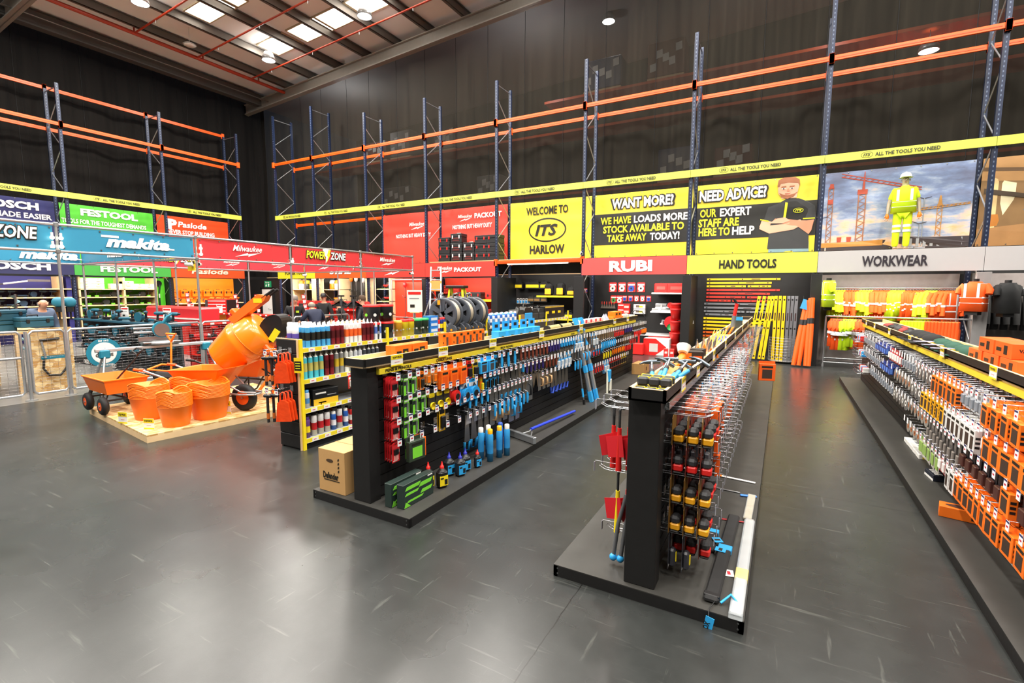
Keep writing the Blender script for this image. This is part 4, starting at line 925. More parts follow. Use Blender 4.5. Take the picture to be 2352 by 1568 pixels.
zb('red front frame banner between the blue banner and the yellow lettered one', 6.05, 8.40, mat('c8333a', .42, n=.03), lambda m, w, h: milw(m, w*.5, h*.5, w*.32, WINK))
zb('red front frame banner with yellow and white lightning lettering', 8.40, 10.83, mat('c8333a', .42, n=.03), lambda m, w, h: powz(m, w*.47, h*.38, w*.58))
zb('red front frame banner at the far end of the enclosure', 10.83, 13.22, mat('c8333a', .42, n=.03), lambda m, w, h: milw(m, w*.48, h*.5, w*.3, WINK))
zb('blue banner on the back of the tube frame with large white script', 1.35, 6.05, BBLU, lambda m, w, h: mak(m, w*.86, h*.2, h*.55, w*.26), ZXB)
zb('red banner on the back of the tube frame, first part', 6.05, 10.83, mat('d8404a', .42, n=.03), lambda m, w, h: (powz(m, w*.5, h*.4, w*.26), milw(m, w*.88, h*.5, w*.12, WINK)), ZXB)
zb('red banner on the back of the tube frame, farthest part', 10.83, 13.22, mat('d8404a', .42, n=.03), lambda m, w, h: milw(m, w*.5, h*.5, w*.25, WINK), ZXB)
sheet('frame_banner', 'blue cross banner over the middle of the tube frame enclosure', ZX-ZXB-.1, HBn, BBLU, lambda m, w, h: (mak(m, w*.35, h*.3, h*.45, w*.14), powz(m, w*.58, h*.38, w*.22), mak(m, w*.82, h*.3, h*.45, w*.14)), (ZXB+.05, 6.02, ZM+.03), 0, amp=.015, seed=3)
sheet('frame_banner', 'red cross banner closing the far end of the tube frame enclosure', ZX-ZXB-.1, HBn, mat('d8404a', .42, n=.03), lambda m, w, h: (powz(m, w*.5, h*.38, w*.25), milw(m, w*.2, h*.5, w*.13, WINK), milw(m, w*.8, h*.5, w*.13, WINK)), (ZXB+.05, 13.19, ZM+.03), 0, amp=.015, seed=4)
# small white cameras on the posts
def mk_cam():
    r = empty('security_camera', cat='camera'); MB().tube([(0, .06, 0), (0, -.1, 0)], .042, WHT, 12).obj('body', parent=r); MB().cyl((0, -.1, 0), (0, -.108, 0), .034, BLK, seg=12).obj('lens', parent=r); MB().tube([(0, .02, .03), (0, .05, .09)], .014, WHT, 6).obj('bracket', parent=r); return r
KC = Kind(mk_cam)
for p, rz, l in ((aty(437, 607, 5.95), -.9, 'white camera on the corner post, aimed at the blue bays'), (aty(458, 607, 6.15), .9, 'white camera on the corner post, aimed at the red bays'), ((-16.94, 13.18, 2.5), -.8, 'white camera under the far red banner'), (aty(1335, 583, 14.75), .5, 'white camera on the upright beside the welcome banner'), (aty(946, 628, 13.1), 0, 'white camera at the far end post of the tube frame')): KC.put(tuple(p), rz, l, 'camera', 'security cameras')
for i, px in enumerate((446, 463)):
    p = Vector((ZX-.2+.15*i, 6.0, 2.45)); o = empty('notice_board', ['yellow notice hung beside the corner post, on its near side', 'yellow notice hung beside the corner post, on its far side'][i], 'notice', tuple(p), .1, 'yellow notices')
    MB().box(-.06, .06, -.004, .004, -.11, .11, YEL).obj('board', parent=o); MB().box(-.05, .05, -.006, -.004, .03, .09, BLK).box(-.04, .04, -.006, -.004, -.08, .0, mat('d8c020', .5)).box(-.01, .01, -.002, .002, .1, .16, BLK).obj('print', parent=o)
# barrier panels
def mesh_panel(label, p0, p1, z0, z1, ctr=None, n=26, group='mesh barrier panels'):
    p0, p1 = Vector(p0+(0,)), Vector(p1+(0,)); L = (p1-p0).length; a = math.atan2(p1.y-p0.y, p1.x-p0.x)
    r = empty('mesh_barrier', label, 'barrier', tuple(p0), a, group)
    q = .05; mb = MB(); mb.tube([(q, 0, z0), (0, 0, z0+q), (0, 0, z1-q), (q, 0, z1), (L-q, 0, z1), (L, 0, z1-q), (L, 0, z0+q), (L-q, 0, z0), (q, 0, z0)], .022, GT, 8); mb.obj('frame', parent=r)
    if ctr: MB().tube([(0, 0, ctr), (L, 0, ctr)], .02, GT, 8).obj('mid_rail', parent=r)
    w = MB(); nz = int((z1-z0)/.05); nx = max(2, int(L/.1))
    for i in range(1, nz): w.tube([(0, 0, z0+(z1-z0)*i/nz), (L, 0, z0+(z1-z0)*i/nz)], .0022, CHROME, 3, False)
    for i in range(1, nx): w.tube([(L*i/nx, 0, z0), (L*i/nx, 0, z1)], .0022, CHROME, 3, False)
    w.obj('wire_mesh', parent=r); return r
mesh_panel('mesh gate panel with a mid rail at the picture edge', (-11.42, 1.9), (-11.38, 3.1), .1, 1.2, .75)
mesh_panel('narrow mesh barrier panel in front of the chipboard tool panel', (ZX, 3.2), (ZX, 3.68), .1, 1.2)
mesh_panel('mesh barrier panel behind the mitre saw', (ZX, 3.72), (ZX, 6.03), .1, 1.2); mesh_panel('mesh barrier panel behind the concrete mixer', (ZX, 6.07), (ZX, 8.38), .1, 1.2)
mesh_panel('mesh barrier panel in front of the black fleeced worker', (ZX, 8.42), (ZX, 10.3), .1, 1.2)
for y, w in ((3.16, 'between the gate and the narrow panel'), (3.7-.36-2.0+.0, 'at the outer gate end')):
    tag(MB().tube([(0, 0, 0), (0, 0, 1.2)], .026, GT, 8).cyl((0, 0, 0), (0, 0, .012), .085, GT, seg=12).obj('barrier_post', loc=(ZX, y, 0)), 'short tube post with a round foot, '+w, 'post')
# teal tool gondola inside the enclosure
g = empty('tool_counter', 'black display counter of teal power tools behind the mesh barrier', 'display counter', (-13.85, 5.69, 0))
MB().box(-2.4, 2.4, -.28, .28, .0, .16, BLK).box(-2.4, 2.4, -.02, .02, .16, 1.12, mat('2c3036', .6)).obj('back_panel', parent=g)
MB().box(-2.42, 2.42, -.2, .2, 1.12, 1.16, DTEAL).obj('top_board', parent=g)
mb = MB()
for x in (-1.6, -.2, 1.2): T(mb, 'XGT', x, .05, .07, WINK, .28, y=-.285, bold=.04); ring(mb, x, .085, .19, .06, .012, WINK, -.285)
mb.obj('plinth_print', parent=g)
for i, z in enumerate((.42, .78)): MB().box(-2.4, 2.4, -.22, -.02, z-.015, z, mat('34383e', .5)).obj('shelf', parent=g)
KD = {c: Kind(mk_drill(m, BLK, b)) for c, m, b in (('teal', mat('175d72', .5), BLK), ('red', RED, BLK), ('orange', ORG, BLK), ('black', mat('2a2d2c', .5), LIME), ('navy', mat('24405c', .5), BLK), ('yellow', YEL, BLK))}
KG = {c: Kind(mk_grinder(m)) for c, m in (('teal', mat('175d72', .5)), ('red', RED), ('black', mat('2a2d2c', .5)), ('navy', mat('24405c', .5)))}
KS = {c: Kind(mk_saw(m)) for c, m in (('teal', mat('175d72', .5)), ('navy', mat('24405c', .5)), ('red', RED), ('black', mat('2a2d2c', .5)), ('orange', ORG))}
LV = ['lower shelf', 'middle shelf', 'counter top']
for lv, z in enumerate((.42, .78, 1.16)):
    for i in range(15):
        k = [KD, KG, KD, KS][(i+lv) % 4]['teal']; n_ = ['drill', 'grinder', 'drill', 'saw'][(i+lv) % 4]
        k.put((-16.05+.315*i, 5.57 if lv < 2 else 5.67, z), (i*37 % 5-2)*.25, 'teal cordless %s, %s along the %s of the black tool counter' % (n_, nth(i), LV[lv]), n_, 'teal tools on the counter', sc=1.15)
# chipboard panel with a hung pressure hose and case stack behind it
OSBM, nt, b = graph('m_chipboard'); tc = nd(nt, 'ShaderNodeTexCoord'); vo = nd(nt, 'ShaderNodeTexVoronoi', i_Scale=26.); vo.inputs['Randomness'].default_value = 1
mp = nd(nt, 'ShaderNodeMapping'); mp.inputs['Scale'].default_value = (1, .45, .6); nt.links.new(tc.outputs['Object'], mp.inputs[0]); nt.links.new(mp.outputs[0], vo.inputs['Vector'])
rp = nd(nt, 'ShaderNodeValToRGB'); rp.color_ramp.elements[0].color = lin('b98a4c'); rp.color_ramp.elements[1].color = lin('ecd09a'); rp.color_ramp.elements[0].position = .1
sp = nd(nt, 'ShaderNodeSeparateColor'); nt.links.new(vo.outputs['Color'], sp.inputs[0]); nt.links.new(sp.outputs[0], rp.inputs[0]); nt.links.new(rp.outputs[0], b.inputs['Base Color']); b.inputs['Roughness'].default_value = .6
g = empty('demo_stand', 'chipboard panel stand with a hung black hose and blue name strip', 'display stand', (-12.05, 3.41, 0))
MB().box(-.03, .03, 0, .6, 0, 1.2, OSBM).obj('front_board', parent=g); MB().box(-.13, -.03, 0, .05, 0, 1.1, OSBM).box(-.13, -.03, .55, .6, 0, 1.1, OSBM).box(-.13, -.03, 0, .6, .55, .58, PINE).obj('side_board', parent=g)
mb = MB(); mb.box(.03, .034, .12, .5, .62, .68, TEAL); mb.obj('name_strip', parent=g); MB().tube([(.06, .15, .62), (.07, .13, .45), (.08, .2, .32), (.08, .36, .3), (.07, .46, .42), (.05, .5, .56)], .02, BLK, 8).obj('hose', parent=g)
MB().tube([(.05, .12, .98), (.05, .4, 1.0)], .022, BLK, 8).obj('tube_clip', parent=g); MB().tube([(.05, .14, .96), (.06, .18, .64)], .018, GT, 8).obj('lance', parent=g)
KM = {'teal': Kind(mk_case(DTEAL, BLK, .5, .34, .2, 'tool_case')), 'red': Kind(mk_case(mat('a8201c', .45), BLK, .42, .3, .26, 'tool_case')), 'black': Kind(mk_case(mat('232325', .5), RED, .5, .36, .2, 'tool_case')), 'orange': Kind(mk_case(ORG, BLK, .38, .12, .3, 'tool_case'))}
for i, (x, y, z, l) in enumerate(((-12.9, 3.2, 1.14, 'long teal tool case lying behind the chipboard panel'), (-12.55, 3.62, 1.2, 'teal tool case nearest the chipboard panel'), (-13.3, 2.6, 1.14, 'teal tool case at the picture edge'), (-12.75, 3.3, 1.34, 'teal tool case on top of the long teal case'))): KM['teal'].put((x, y, z), .15+PI/2*(i % 2), l, 'tool box', sc=(1.3, 1, 1) if i == 0 else 1)
g = empty('stock_bench', 'timber bench carrying teal cases at the picture edge', 'bench', (-12.9, 3.1, 0)); MB().box(-.7, .7, -1.5, .7, 1.1, 1.14, PLY).obj('top', parent=g)
for x in (-.65, .65):
    for y in (-1.4, .2): MB().box(x-.04, x+.04, y-.04, y+.04, 0, 1.1, PINE).obj('leg', parent=g)
for i in range(6): KM['teal'].put((-12.4, 2.0+.0*i, .02+.21*(i % 5)+(0 if i < 5 else 0)), PI/2, 'teal tool case behind the gate, %s from the floor' % nth(i), 'tool box', 'cases stacked behind the gate') if i < 5 else None
KM['red'].put((-12.2, 2.55, .02), PI/2, 'red case on the floor behind the mesh gate', 'tool box')
# round shop sign standing on the mesh
rs = empty('round_sign', 'round white and teal sign standing in front of the mesh barrier', 'sign', (-11.28, 4.22, .72), PI/2)
MB().cyl((0, 0, 0), (0, .012, 0), .275, TEAL, seg=40).obj('rim_board', parent=rs); mb = MB(); mb.cyl((0, -.002, 0), (0, 0, 0), .2, WHT, seg=40); mb.obj('face_disc', parent=rs)
mb = MB(); T(mb, 'makita', 0, .02, .07, TEAL, .3, y=-.003, bold=.04, shear=.25); T(mb, 'GARAGE', 0, -.07, .06, INK, .28, y=-.003, bold=.04); T(mb, 'EST 1915', 0, .215, .035, WINK, .16, y=-.001, bold=.03); T(mb, 'GET THE JOB DONE', 0, -.25, .035, WINK, .26, y=-.001, bold=.03)
mb.obj('lettering', parent=rs)
tag(MB().box(-.1, .1, -.02, .05, 0, .45, GT).obj('sign_stand', loc=(-11.28, 4.22, 0), rz=PI/2), 'grey stand under the round sign', 'stand')
# mitre saw on its leg stand
st = empty('saw_stand', 'silver and blue folding saw stand on splayed legs', 'saw stand', (-10.75, 4.9, 0), PI/2-.13)
MB().box(-.98, .98, -.05, .05, .78, .84, mat('c9ccce', .35, .6), .01).obj('beam', parent=st)
for x, sx in ((-.85, -1), (.85, 1)):
    MB().box(x-.08, x+.08, -.07, .07, .66, .82, TEAL, .02).obj('leg_bracket', parent=st)
    for y in (-1, 1): MB().tube([(x, y*.04, .72), (x+sx*.16, y*.34, .04)], .02, GT, 7).cyl((x+sx*.155, y*.33, .055), (x+sx*.17, y*.355, 0), .03, BLK, seg=8).obj('leg', parent=st)
ms = empty('mitre_saw', 'blue and silver sliding mitre saw on the folding stand', 'saw', (-10.75, 4.95, .84), PI/2-.13)
MB().lathe([(0, .0), (.2, .01), (.22, .05), (.12, .08), (0, .08)], mat('b8bbbd', .35, .6), 20).box(-.32, .32, -.1, .12, .03, .07, STEEL, .01).obj('turntable', parent=ms); MB().box(-.34, .34, .08, .11, .07, .16, STEEL, .005).obj('fence', parent=ms)
MB().cyl((.03, -.04, .3), (.03, .02, .3), .16, TEAL, seg=24).obj('blade_guard', parent=ms); MB().cyl((.02, -.05, .29), (.02, -.042, .29), .13, STEEL, seg=24).obj('blade', parent=ms); MB().tube([(-.4, .1, .33), (-.05, .05, .33)], .025, STEEL, 8).tube([(-.4, .1, .25), (-.05, .05, .25)], .025, STEEL, 8).obj('slide_tube', parent=ms)
MB().tube([(.05, -.02, .42), (.12, -.06, .55), (.2, -.08, .6)], [.03, .022, .02], TEAL, 8).obj('handle', parent=ms); MB().cyl((.08, .02, .34), (.1, .2, .36), .065, TEAL, seg=12).obj('motor', parent=ms)
# red counters inside the enclosure
def counter(label, x0, x1, y, h, c, loc_tools=True, nm='tool_counter', ax=0, d=.25):
    g = empty(nm, label, 'display counter', (x0, y, 0) if ax == 0 else (y, x0, 0), 0 if ax == 0 else PI/2); L = x1-x0
    MB().box(0, L, -d, d, 0, .12, BLK).box(0, L, -.03, .03, .12, h, c).obj('back_panel', parent=g); MB().box(0, L, -d*.7, d*.7, h, h+.04, c).obj('top_board', parent=g)
    mb = MB()
    mb.box(.05, L-.05, -d*.7-.003, -d*.7+.01, h-.008, h+.002, c)
    for i in range(int(L/.28)): mb.box(.1+.28*i, .19+.28*i, -d*.7-.004, -d*.7, h-.005, h+.036, WHT)
    mb.obj('price_strip', parent=g)
    for z in (.45, .82): MB().box(0, L, -d*.85, -.03, z-.02, z, c).obj('shelf', parent=g)
    return g
RC = mat('dd2b1c', .45, n=.05)
def stock(x0, dx, n, y, zs, col, where, kinds=(0, 1, 0, 2), ax=0, sc=1.1):
    for lv, z in enumerate(zs):
        for i in range(n):
            q = kinds[(i*3+lv) % len(kinds)]; k = (KD, KG, KS)[q][col]; nm = ('drill', 'grinder', 'saw')[q]
            p = (x0+dx*i, y, z) if ax == 0 else (y, x0+dx*i, z)
            k.put(p, (PI/2 if ax else 0)+(i*29 % 5-2)*.2, '%s cordless %s, %s along %s %s' % (col, nm, nth(i), ('the low shelf of', 'the mid shelf of', 'the top of')[lv if len(zs) > 1 else 2], where), nm, 'tools on '+where, sc=sc)
counter('red tool counter facing the mesh barrier behind the concrete mixer', 6.0, 8.3, -11.75, 1.12, RC, ax=1); stock(6.2, .3, 7, -11.62, (.45, .82), 'red', 'the red barrier counter', ax=1)
counter('red tool counter crossing the middle of the enclosure', -16.4, -12.6, 9.6, 1.1, RC); stock(-16.2, .34, 11, 9.46, (.45, .82), 'red', 'the middle red counter')
counter('far red tool counter with red bags on top', -16.4, -12.2, 12.1, 1.2, RC); stock(-16.2, .36, 11, 11.95, (.82,), 'red', 'the far red counter')
KRB = Kind(mk_bag(mat('b3211d', .6), mat('26272a', .6), .42, .3))
for i in range(9): KRB.put((-16.1+.44*i, 12.1, 1.24), 0, 'red and black tool bag, %s along the top of the far red counter' % nth(i), 'bag', 'red bags on the far counter')
g = empty('display_case', 'long red glossy case lying on the counter before the green shelves', 'display case', (-16.0, 8.0, .9)); MB().box(-1.5, 1.5, -.3, .3, 0, .5, mat('e03038', .35, n=.03), .05).obj('body', parent=g); MB().box(-1.5, 1.5, -.32, -.3, .15, .19, WHT).obj('trim_line', parent=g); MB().box(-1.5, 1.5, -.28, .28, -.9, 0, RC).obj('base', parent=g)
tc_ = empty('tool_chest', 'red metal tool chest with four white drawer pulls', 'tool chest', tuple(aty(510, 722, 9.6)), .5); MB().box(-.32, .32, -.24, .24, 0, .52, RED, .008).box(-.4, -.32, -.24, .24, 0, .5, DGR).box(.32, .37, -.24, .24, 0, .5, BLK).obj('body', parent=tc_)
for k in range(4): MB().box(-.3, .3, -.252, -.24, .05+.11*k, .14+.11*k, RED).box(-.29, .29, -.262, -.25, .12+.11*k, .145+.11*k, WHT).obj('drawer', parent=tc_)
# price cards on stems
def mk_card(c=RED, w=.2, h=.28):
    def f():
        r = empty('price_card', cat='price card'); MB().box(-w/2, w/2, -.004, .004, 0, h, WHT).obj('card', parent=r); MB().box(-w*.42, w*.42, -.006, -.004, h*.8, h*.92, c).box(-w*.3, w*.0, -.006, -.004, h*.2, h*.34, INK).box(-w*.35, w*.3, -.006, -.004, h*.6, h*.64, GRY).obj('print', parent=r)
        MB().box(-w*.3, w*.3, -.03, .03, -.012, 0, PINE).obj('foot', parent=r); return r
    return f
KPC = Kind(mk_card())
for px, py, Y, l in ((288, 731, 5.8, 'white price card before the red case'), (385, 735, 5.85, 'white price card on the far end of the teal counter'), (440, 715, 9.3, 'white price card left of the red tool chest'), (505, 718, 9.2, 'white price card in front of the red tool chest'), (953, 711, 9.0, 'large white price card beside the hose reels')): KPC.put(tuple(aty(px, py, Y) if px < 900 else atx(px, 716, -5.2)), .4, l, 'price card', 'price cards', sc=1.25 if px > 900 else 1.)
p = atx(953, 716, -5.2); tag(MB().tube([(0, 0, 0), (0, 0, p.z-1.175)], .012, CHROME, 6).cyl((0, 0, 0), (0, 0, .01), .05, CHROME, seg=12).obj('card_stand', loc=(p.x, p.y, 1.165)), 'thin metal stand under the large price card', 'stand')
# red blister strips hung on posts
KST = Kind(mk_pack(RED, WHT, .14, .16, .02, 'clip_strip_pack'))
for px, Y, z0 in ((430, 9.2, 'first'), (540, 10.2, 'second'), (588, 11.8, 'third'), (697, 10.5, 'fourth')):
    p = aty(px+3, 690, Y+.03); tag(MB().tube([(0, 0, 0), (0, 0, p.z+.25)], .016, GT, 6).obj('display_pole', loc=(p.x, p.y, 0)), 'thin tube pole carrying the %s strip of red packs' % z0, 'pole')
    for k in range(4): KST.put(tuple(aty(px+2*k, 672+12*k if px < 500 else 676+11*k, Y)), .9, 'red pack, %s down the %s hanging strip inside the enclosure' % (nth(k), z0), 'pack', 'red packs on hanging strips', sc=.9)
# upright posts/auger, dust bags
sp_ = empty('earth_auger', 'tall grey spiral auger standing behind the teal cases', 'auger', tuple(atx(43, 760, -13.6))); 
mb = MB(); mb.tube([(0, 0, -.5), (0, 0, .75)], .02, STEEL, 8); vs = []
for k in range(60): q = k*.62; vs += [(0, 0, -.4+k*.019), (.07*math.cos(q), .07*math.sin(q), -.4+k*.019)]
mb.add(vs, [(2*k, 2*k+1, 2*k+3, 2*k+2) for k in range(59)], mat('7a9aa2', .4, .5)); mb.obj('spiral', parent=sp_)
for px, l in ((134, 'near'), (160, 'far')):
    o = empty('work_fan', 'teal round cordless fan on the bench, the %s one of two' % l, 'fan', tuple(atx(px, 694, -13.2)), 1.2, 'teal fans'); MB().ball((0, 0, 0), (.11, .06, .11), mat('2f8098', .45), 16, 10).obj('head', parent=o); MB().box(-.05, .05, -.05, .05, -.2, -.1, BLK).tube([(0, 0, -.2), (0, 0, -.36)], .02, BLK, 6).obj('base', parent=o)
# ================================================================== shop bays on the walls
def unit(label, loc, rz, w, d, h, zs, back, ups=(), lip=None, side=None, name='shelf_unit', cat='shelving', shelf=None):
    r = empty(name, label, cat, loc, rz); MB().box(0, w, d-.02, d, 0, h, back).obj('back_panel', parent=r)
    for x in ups: MB().box(x-.03, x+.03, 0, d-.02, 0, h, side or PINE, .003).obj('upright', parent=r)
    for z in zs:
        mb = MB(); mb.box(0, w, .0, d-.02, z-.03, z, shelf or PINE)
        if lip: mb.box(0, w, -.012, 0, z-.045, z+.012, lip)
        mb.obj('shelf', parent=r)
        t = MB(); t.box(0, w, -.014 if lip else -.002, 0, z-.04, z-.03, lip or PINE)
        for i in range(int(w/.5)): t.box(.2+.5*i, .28+.5*i, -.016, -.012 if lip else 0, z-.036, z-.002, WHT)
        t.obj('price_strip', parent=r)
    return r
def W(o, rz, x, y, z): return (o[0]+x*math.cos(rz)-y*math.sin(rz), o[1]+x*math.sin(rz)+y*math.cos(rz), z)
NVP = mat('2b2b70', .5, n=.05); GNP = mat('5bd02c', .5, n=.05); ORP = mat('ff8c12', .5, n=.05)
L0 = (-22.45, 4.6); R9 = PI/2
unit('navy shelf unit with timber shelves of dark tools on the far wall', L0+(0,), R9, 3.0, .85, 2.36, (1.93, 1.63, 1.32, .9), NVP, (.03, 1.0, 2.75))
L1 = (-22.45, 7.8)
unit('green backed timber shelf unit topped by pale stacking cases', L1+(0,), R9, 2.55, .85, 2.36, (1.92, 1.62, 1.32, .9), GNP, (.03, 1.42, 2.52))
L2 = (-22.45, 10.98)
unit('orange backed shelf unit with hung orange cases', L2+(0,), R9, 3.05, .85, 2.4, (1.31, .95), ORP, ())
for y0, y1, m, nm in ((7.48, 7.62, NVP, 'navy'), (10.36, 10.84, GNP, 'green')): tag(MB().box(-23.3, -22.5 if nm == 'navy' else -22.9, y0, y1, 0, 2.36, m).obj('display_board'), '%s side panel at the end of the %s backed shelves' % (nm, nm), 'panel')
tag(MB().box(-23.3, -22.4, 10.86, 10.96, 0, 2.38, WOODBLK).obj('display_board'), 'black divider between the green and orange displays', 'panel')
sp = empty('wall_sander', 'long black drywall sander hung on the green side panel', 'sander', (-22.88, 10.6, 1.0), R9)
MB().tube([(0, 0, 0), (0, -.03, .35), (0, -.03, .75), (.05, -.03, 1.1)], [.05, .03, .025, .03], mat('22302c', .5), 8).obj('body', parent=sp); MB().cyl((0, -.04, 1.15), (0, .0, 1.15), .12, BLK, seg=16).obj('head', parent=sp); MB().tube([(0, -.03, .55), (0, -.03, .72)], .028, WHT, 8).obj('sleeve', parent=sp)
def fill(o, rz, w, n, zs, y, col, where, pick=(0, 1, 2, 0), sc=1., names=('lowest', 'low', 'middle', 'upper', 'top'), x0=.15):
    for lv, z in enumerate(zs):
        for i in range(n):
            q = pick[(i*5+lv*3) % len(pick)]; k = (KD, KG, KS)[q][col]; nm = ('drill', 'grinder', 'saw')[q]
            k.put(W(o, rz, x0+(w-2*x0)*i/(n-1), y, z), rz+((i*31+lv*7) % 5-2)*.18, '%s power %s, %s along the %s shelf of the %s' % ({'black': 'dark', 'navy': 'dark blue'}.get(col, col), nm, nth(i), names[lv], where), nm, 'tools on the '+where, sc=sc)
fill(L0, R9, 2.7, 10, (1.32, 1.63), .2, 'navy', 'navy unit', names=('middle', 'upper')); fill(L1, R9, 2.5, 10, (.9, 1.32, 1.62), .2, 'black', 'green unit', names=('low', 'middle', 'upper'))
fill(L2, R9, 3., 10, (1.31,), .2, 'orange', 'orange unit', pick=(0, 2, 0, 1) if 0 else (0, 0, 2), names=('wide',)); fill(L2, R9, 3., 10, (.95,), .2, 'black', 'orange unit', names=('lower',))
cs = empty('chain_pole_saw', 'long handled pole saw lying on top of the navy unit', 'pole saw', W(L0, R9, .4, .2, 1.98), R9); MB().tube([(0, 0, 0), (.9, 0, .1), (1.5, 0, .2)], .022, BLK, 7).obj('pole', parent=cs); MB().tube([(.9, 0, .1), (1.5, 0, .2)], .028, WHT, 7).obj('sleeve', parent=cs); MB().box(-.25, .05, -.08, .08, -.05, .12, BLK, .03).obj('motor', parent=cs); MB().box(1.5, 2.1, -.01, .01, .18, .26, STEEL).obj('guide_bar', parent=cs)
KSY = Kind(mk_sys(.2)); KSY2 = Kind(mk_sys(.3))
q = 0
for i, (x, st) in enumerate(((.25, 2), (.62, 2), (1.2, 1), (1.58, 1), (1.96, 1), (2.3, 1))):
    for k in range(st):
        kk = KSY if i < 2 or i == 2 or i > 3 else KSY2
        kk.put(W(L1, R9, x, .2, 1.92+.2*k), R9, 'pale stacking case on the green unit, %s column, %s' % (nth(i), 'upper' if k else 'lower'), 'tool case', 'pale cases on the green unit')
for i in range(6): KM['orange'].put(W(L2, R9, .3+.48*i, .7, 1.58), R9, 'orange case hung on the orange back panel, %s from the green display' % nth(i), 'tool box', 'hung orange cases')
for i in range(14): tag(MB().box(-.07, .07, -.05, .05, 0, .1, [RED, WHT, ORG][i % 3], .004).obj('fastener_box', loc=W(L2, R9, .15+.2*i, .12, .95), rz=R9), 'small fastener carton, %s along the low shelf of the orange unit' % nth(i), 'box', 'fastener cartons')
# dark corner with the exit door
struct(MB().box(-23.9, -21.12, 15.2, 15.3, 0, 2.4, WOODBLK), 'wall_corner')
d = struct(MB().box(-22.75, -21.95, 15.14, 15.2, 0, 1.93, mat('dcdcd8', .45), .005), 'door_1'); MB().tube([(-22.1, 15.13, .95), (-22.1, 15.08, .95), (-22.25, 15.08, .95)], .015, CHROME, 6).obj('door_handle', parent=d); MB().box(-22.83, -22.75, 15.12, 15.2, 0, 2.0, BLK).box(-21.95, -21.87, 15.12, 15.2, 0, 2.0, BLK).box(-22.83, -21.87, 15.12, 15.2, 1.93, 2.0, BLK).obj('door_frame', parent=d)
e = empty('exit_sign', 'green exit sign above the white door', 'sign', (-22.3, 15.17, 2.17)); MB().box(-.24, .24, -.02, .02, -.15, .15, mat('1f8a5a', .4)).obj('panel', parent=e); mb = MB(); T(mb, 'Fire exit', 0, .06, .06, WINK, .3, y=-.021); mb.prism([(.06, -.12), (.12, -.12), (.12, -.03), (.16, -.03), (.09, .03), (.02, -.03), (.06, -.03)], -.024, -.021, WINK, 'y').ball((-.1, -.022, .0), (.02, .004, .02), WINK, 8, 6).prism([(-.15, -.12), (-.12, -.12), (-.1, -.07), (-.07, -.12), (-.05, -.1), (-.08, -.03), (-.12, -.02), (-.16, -.06)], -.024, -.021, WINK, 'y'); mb.obj('lettering', parent=e)
# power tool / garden machine / red mower bays
B0 = (-20.4, 15.1); unit('timber shelf bay with yellow and white garden sprayers in the corner', B0+(0,), 0, 2.0, .8, 2.4, (1.93, 1.3, .7), WOODBLK, (.04,))
tag(MB().box(-18.9, -18.15, 15.02, 15.08, 0, 2.4, PINE).obj('display_board'), 'broad pine panel between the sprayer and garden machine shelves', 'panel')
B1 = (-18.1, 15.1); unit('timber shelf bay with orange and white garden machines', B1+(0,), 0, .95, .8, 2.4, (1.93, 1.4, .8), WOODBLK, (.92,))
tag(MB().box(-15.5, -14.95, 15.0, 15.06, 0, 2.4, PINE).obj('display_board'), 'broad pine panel beside the red mower shelves', 'panel')
B2 = (-14.95, 15.1); unit('red backed timber bay with red mowers on green mats', B2+(0,), 0, .75, .8, 2.4, (1.96, 1.45, .9), mat('d8361f', .5), (.72,))
for (x, z) in ((.37, 1.96), (.37, 1.45)): tag(MB().box(-.33, .33, -.3, .3, 0, .012, mat('4c7a2a', .9, n=.3, sc=60)).obj('turf_mat', loc=(B2[0]+x, 15.45, z)), 'green turf mat under the %s red mower' % ('upper' if z > 1.6 else 'lower'), 'mat')
def mk_mower(c):
    def f():
        r = empty('garden_machine', cat='garden machine'); MB().box(-.2, .2, -.15, .15, .06, .16, c, .04).obj('deck', parent=r); MB().lathe([(0, .28), (.06, .27), (.1, .2), (.11, .15)], BLK, 12).obj('motor', parent=r)
        for x in (-.17, .17): MB().cyl((x, -.16, .07), (x, -.12, .07), .07, BLK, seg=12).cyl((x, .12, .07), (x, .16, .07), .07, BLK, seg=12).obj('wheel', parent=r)
        MB().tube([(.15, 0, .14), (.28, 0, .3), (.3, 0, .34)], .015, BLK, 6).obj('handle', parent=r); return r
    return f
KMW = {'red': Kind(mk_mower(RED)), 'ow': Kind(mk_mower(ORG))}
KMW['red'].put((B2[0]+.37, 15.4, 1.972), 0, 'red garden machine on the upper turf mat', 'garden machine'); KMW['red'].put((B2[0]+.37, 15.4, 1.462), .5, 'red garden machine on the lower turf mat', 'garden machine')
def mk_vac(c, top):
    def f():
        r = empty('wet_vacuum', cat='vacuum'); MB().lathe([(0, 0), (.13, 0), (.14, .04), (.135, .26), (.12, .28)], c, 16).obj('drum', parent=r); MB().lathe([(.14, .26), (.145, .32), (.11, .4), (0, .42)], top, 16).obj('motor_head', parent=r); MB().tube([(-.06, 0, .4), (-.05, 0, .46), (.05, 0, .46), (.06, 0, .4)], .012, BLK, 6).obj('handle', parent=r); return r
    return f
KV = {'w': Kind(mk_vac(mat('d8d6d0', .5), ORG)), 'o': Kind(mk_vac(ORG, mat('d8d6d0', .5))), 'y': Kind(mk_vac(YEL, BLK)), 'k': Kind(mk_vac(BLK, YEL))}
for k, x, l in (('w', .35, 'tall white vacuum with an orange top in the corner bay'), ('k', .75, 'black and yellow vacuum in the corner bay, nearer the white one'), ('y', 1.1, 'yellow vacuum with black head in the corner bay'), ('k', 1.45, 'black and yellow vacuum at the far end of the corner bay')): KV[k].put((B0[0]+x, 15.4, 1.93), 0, l, 'vacuum')
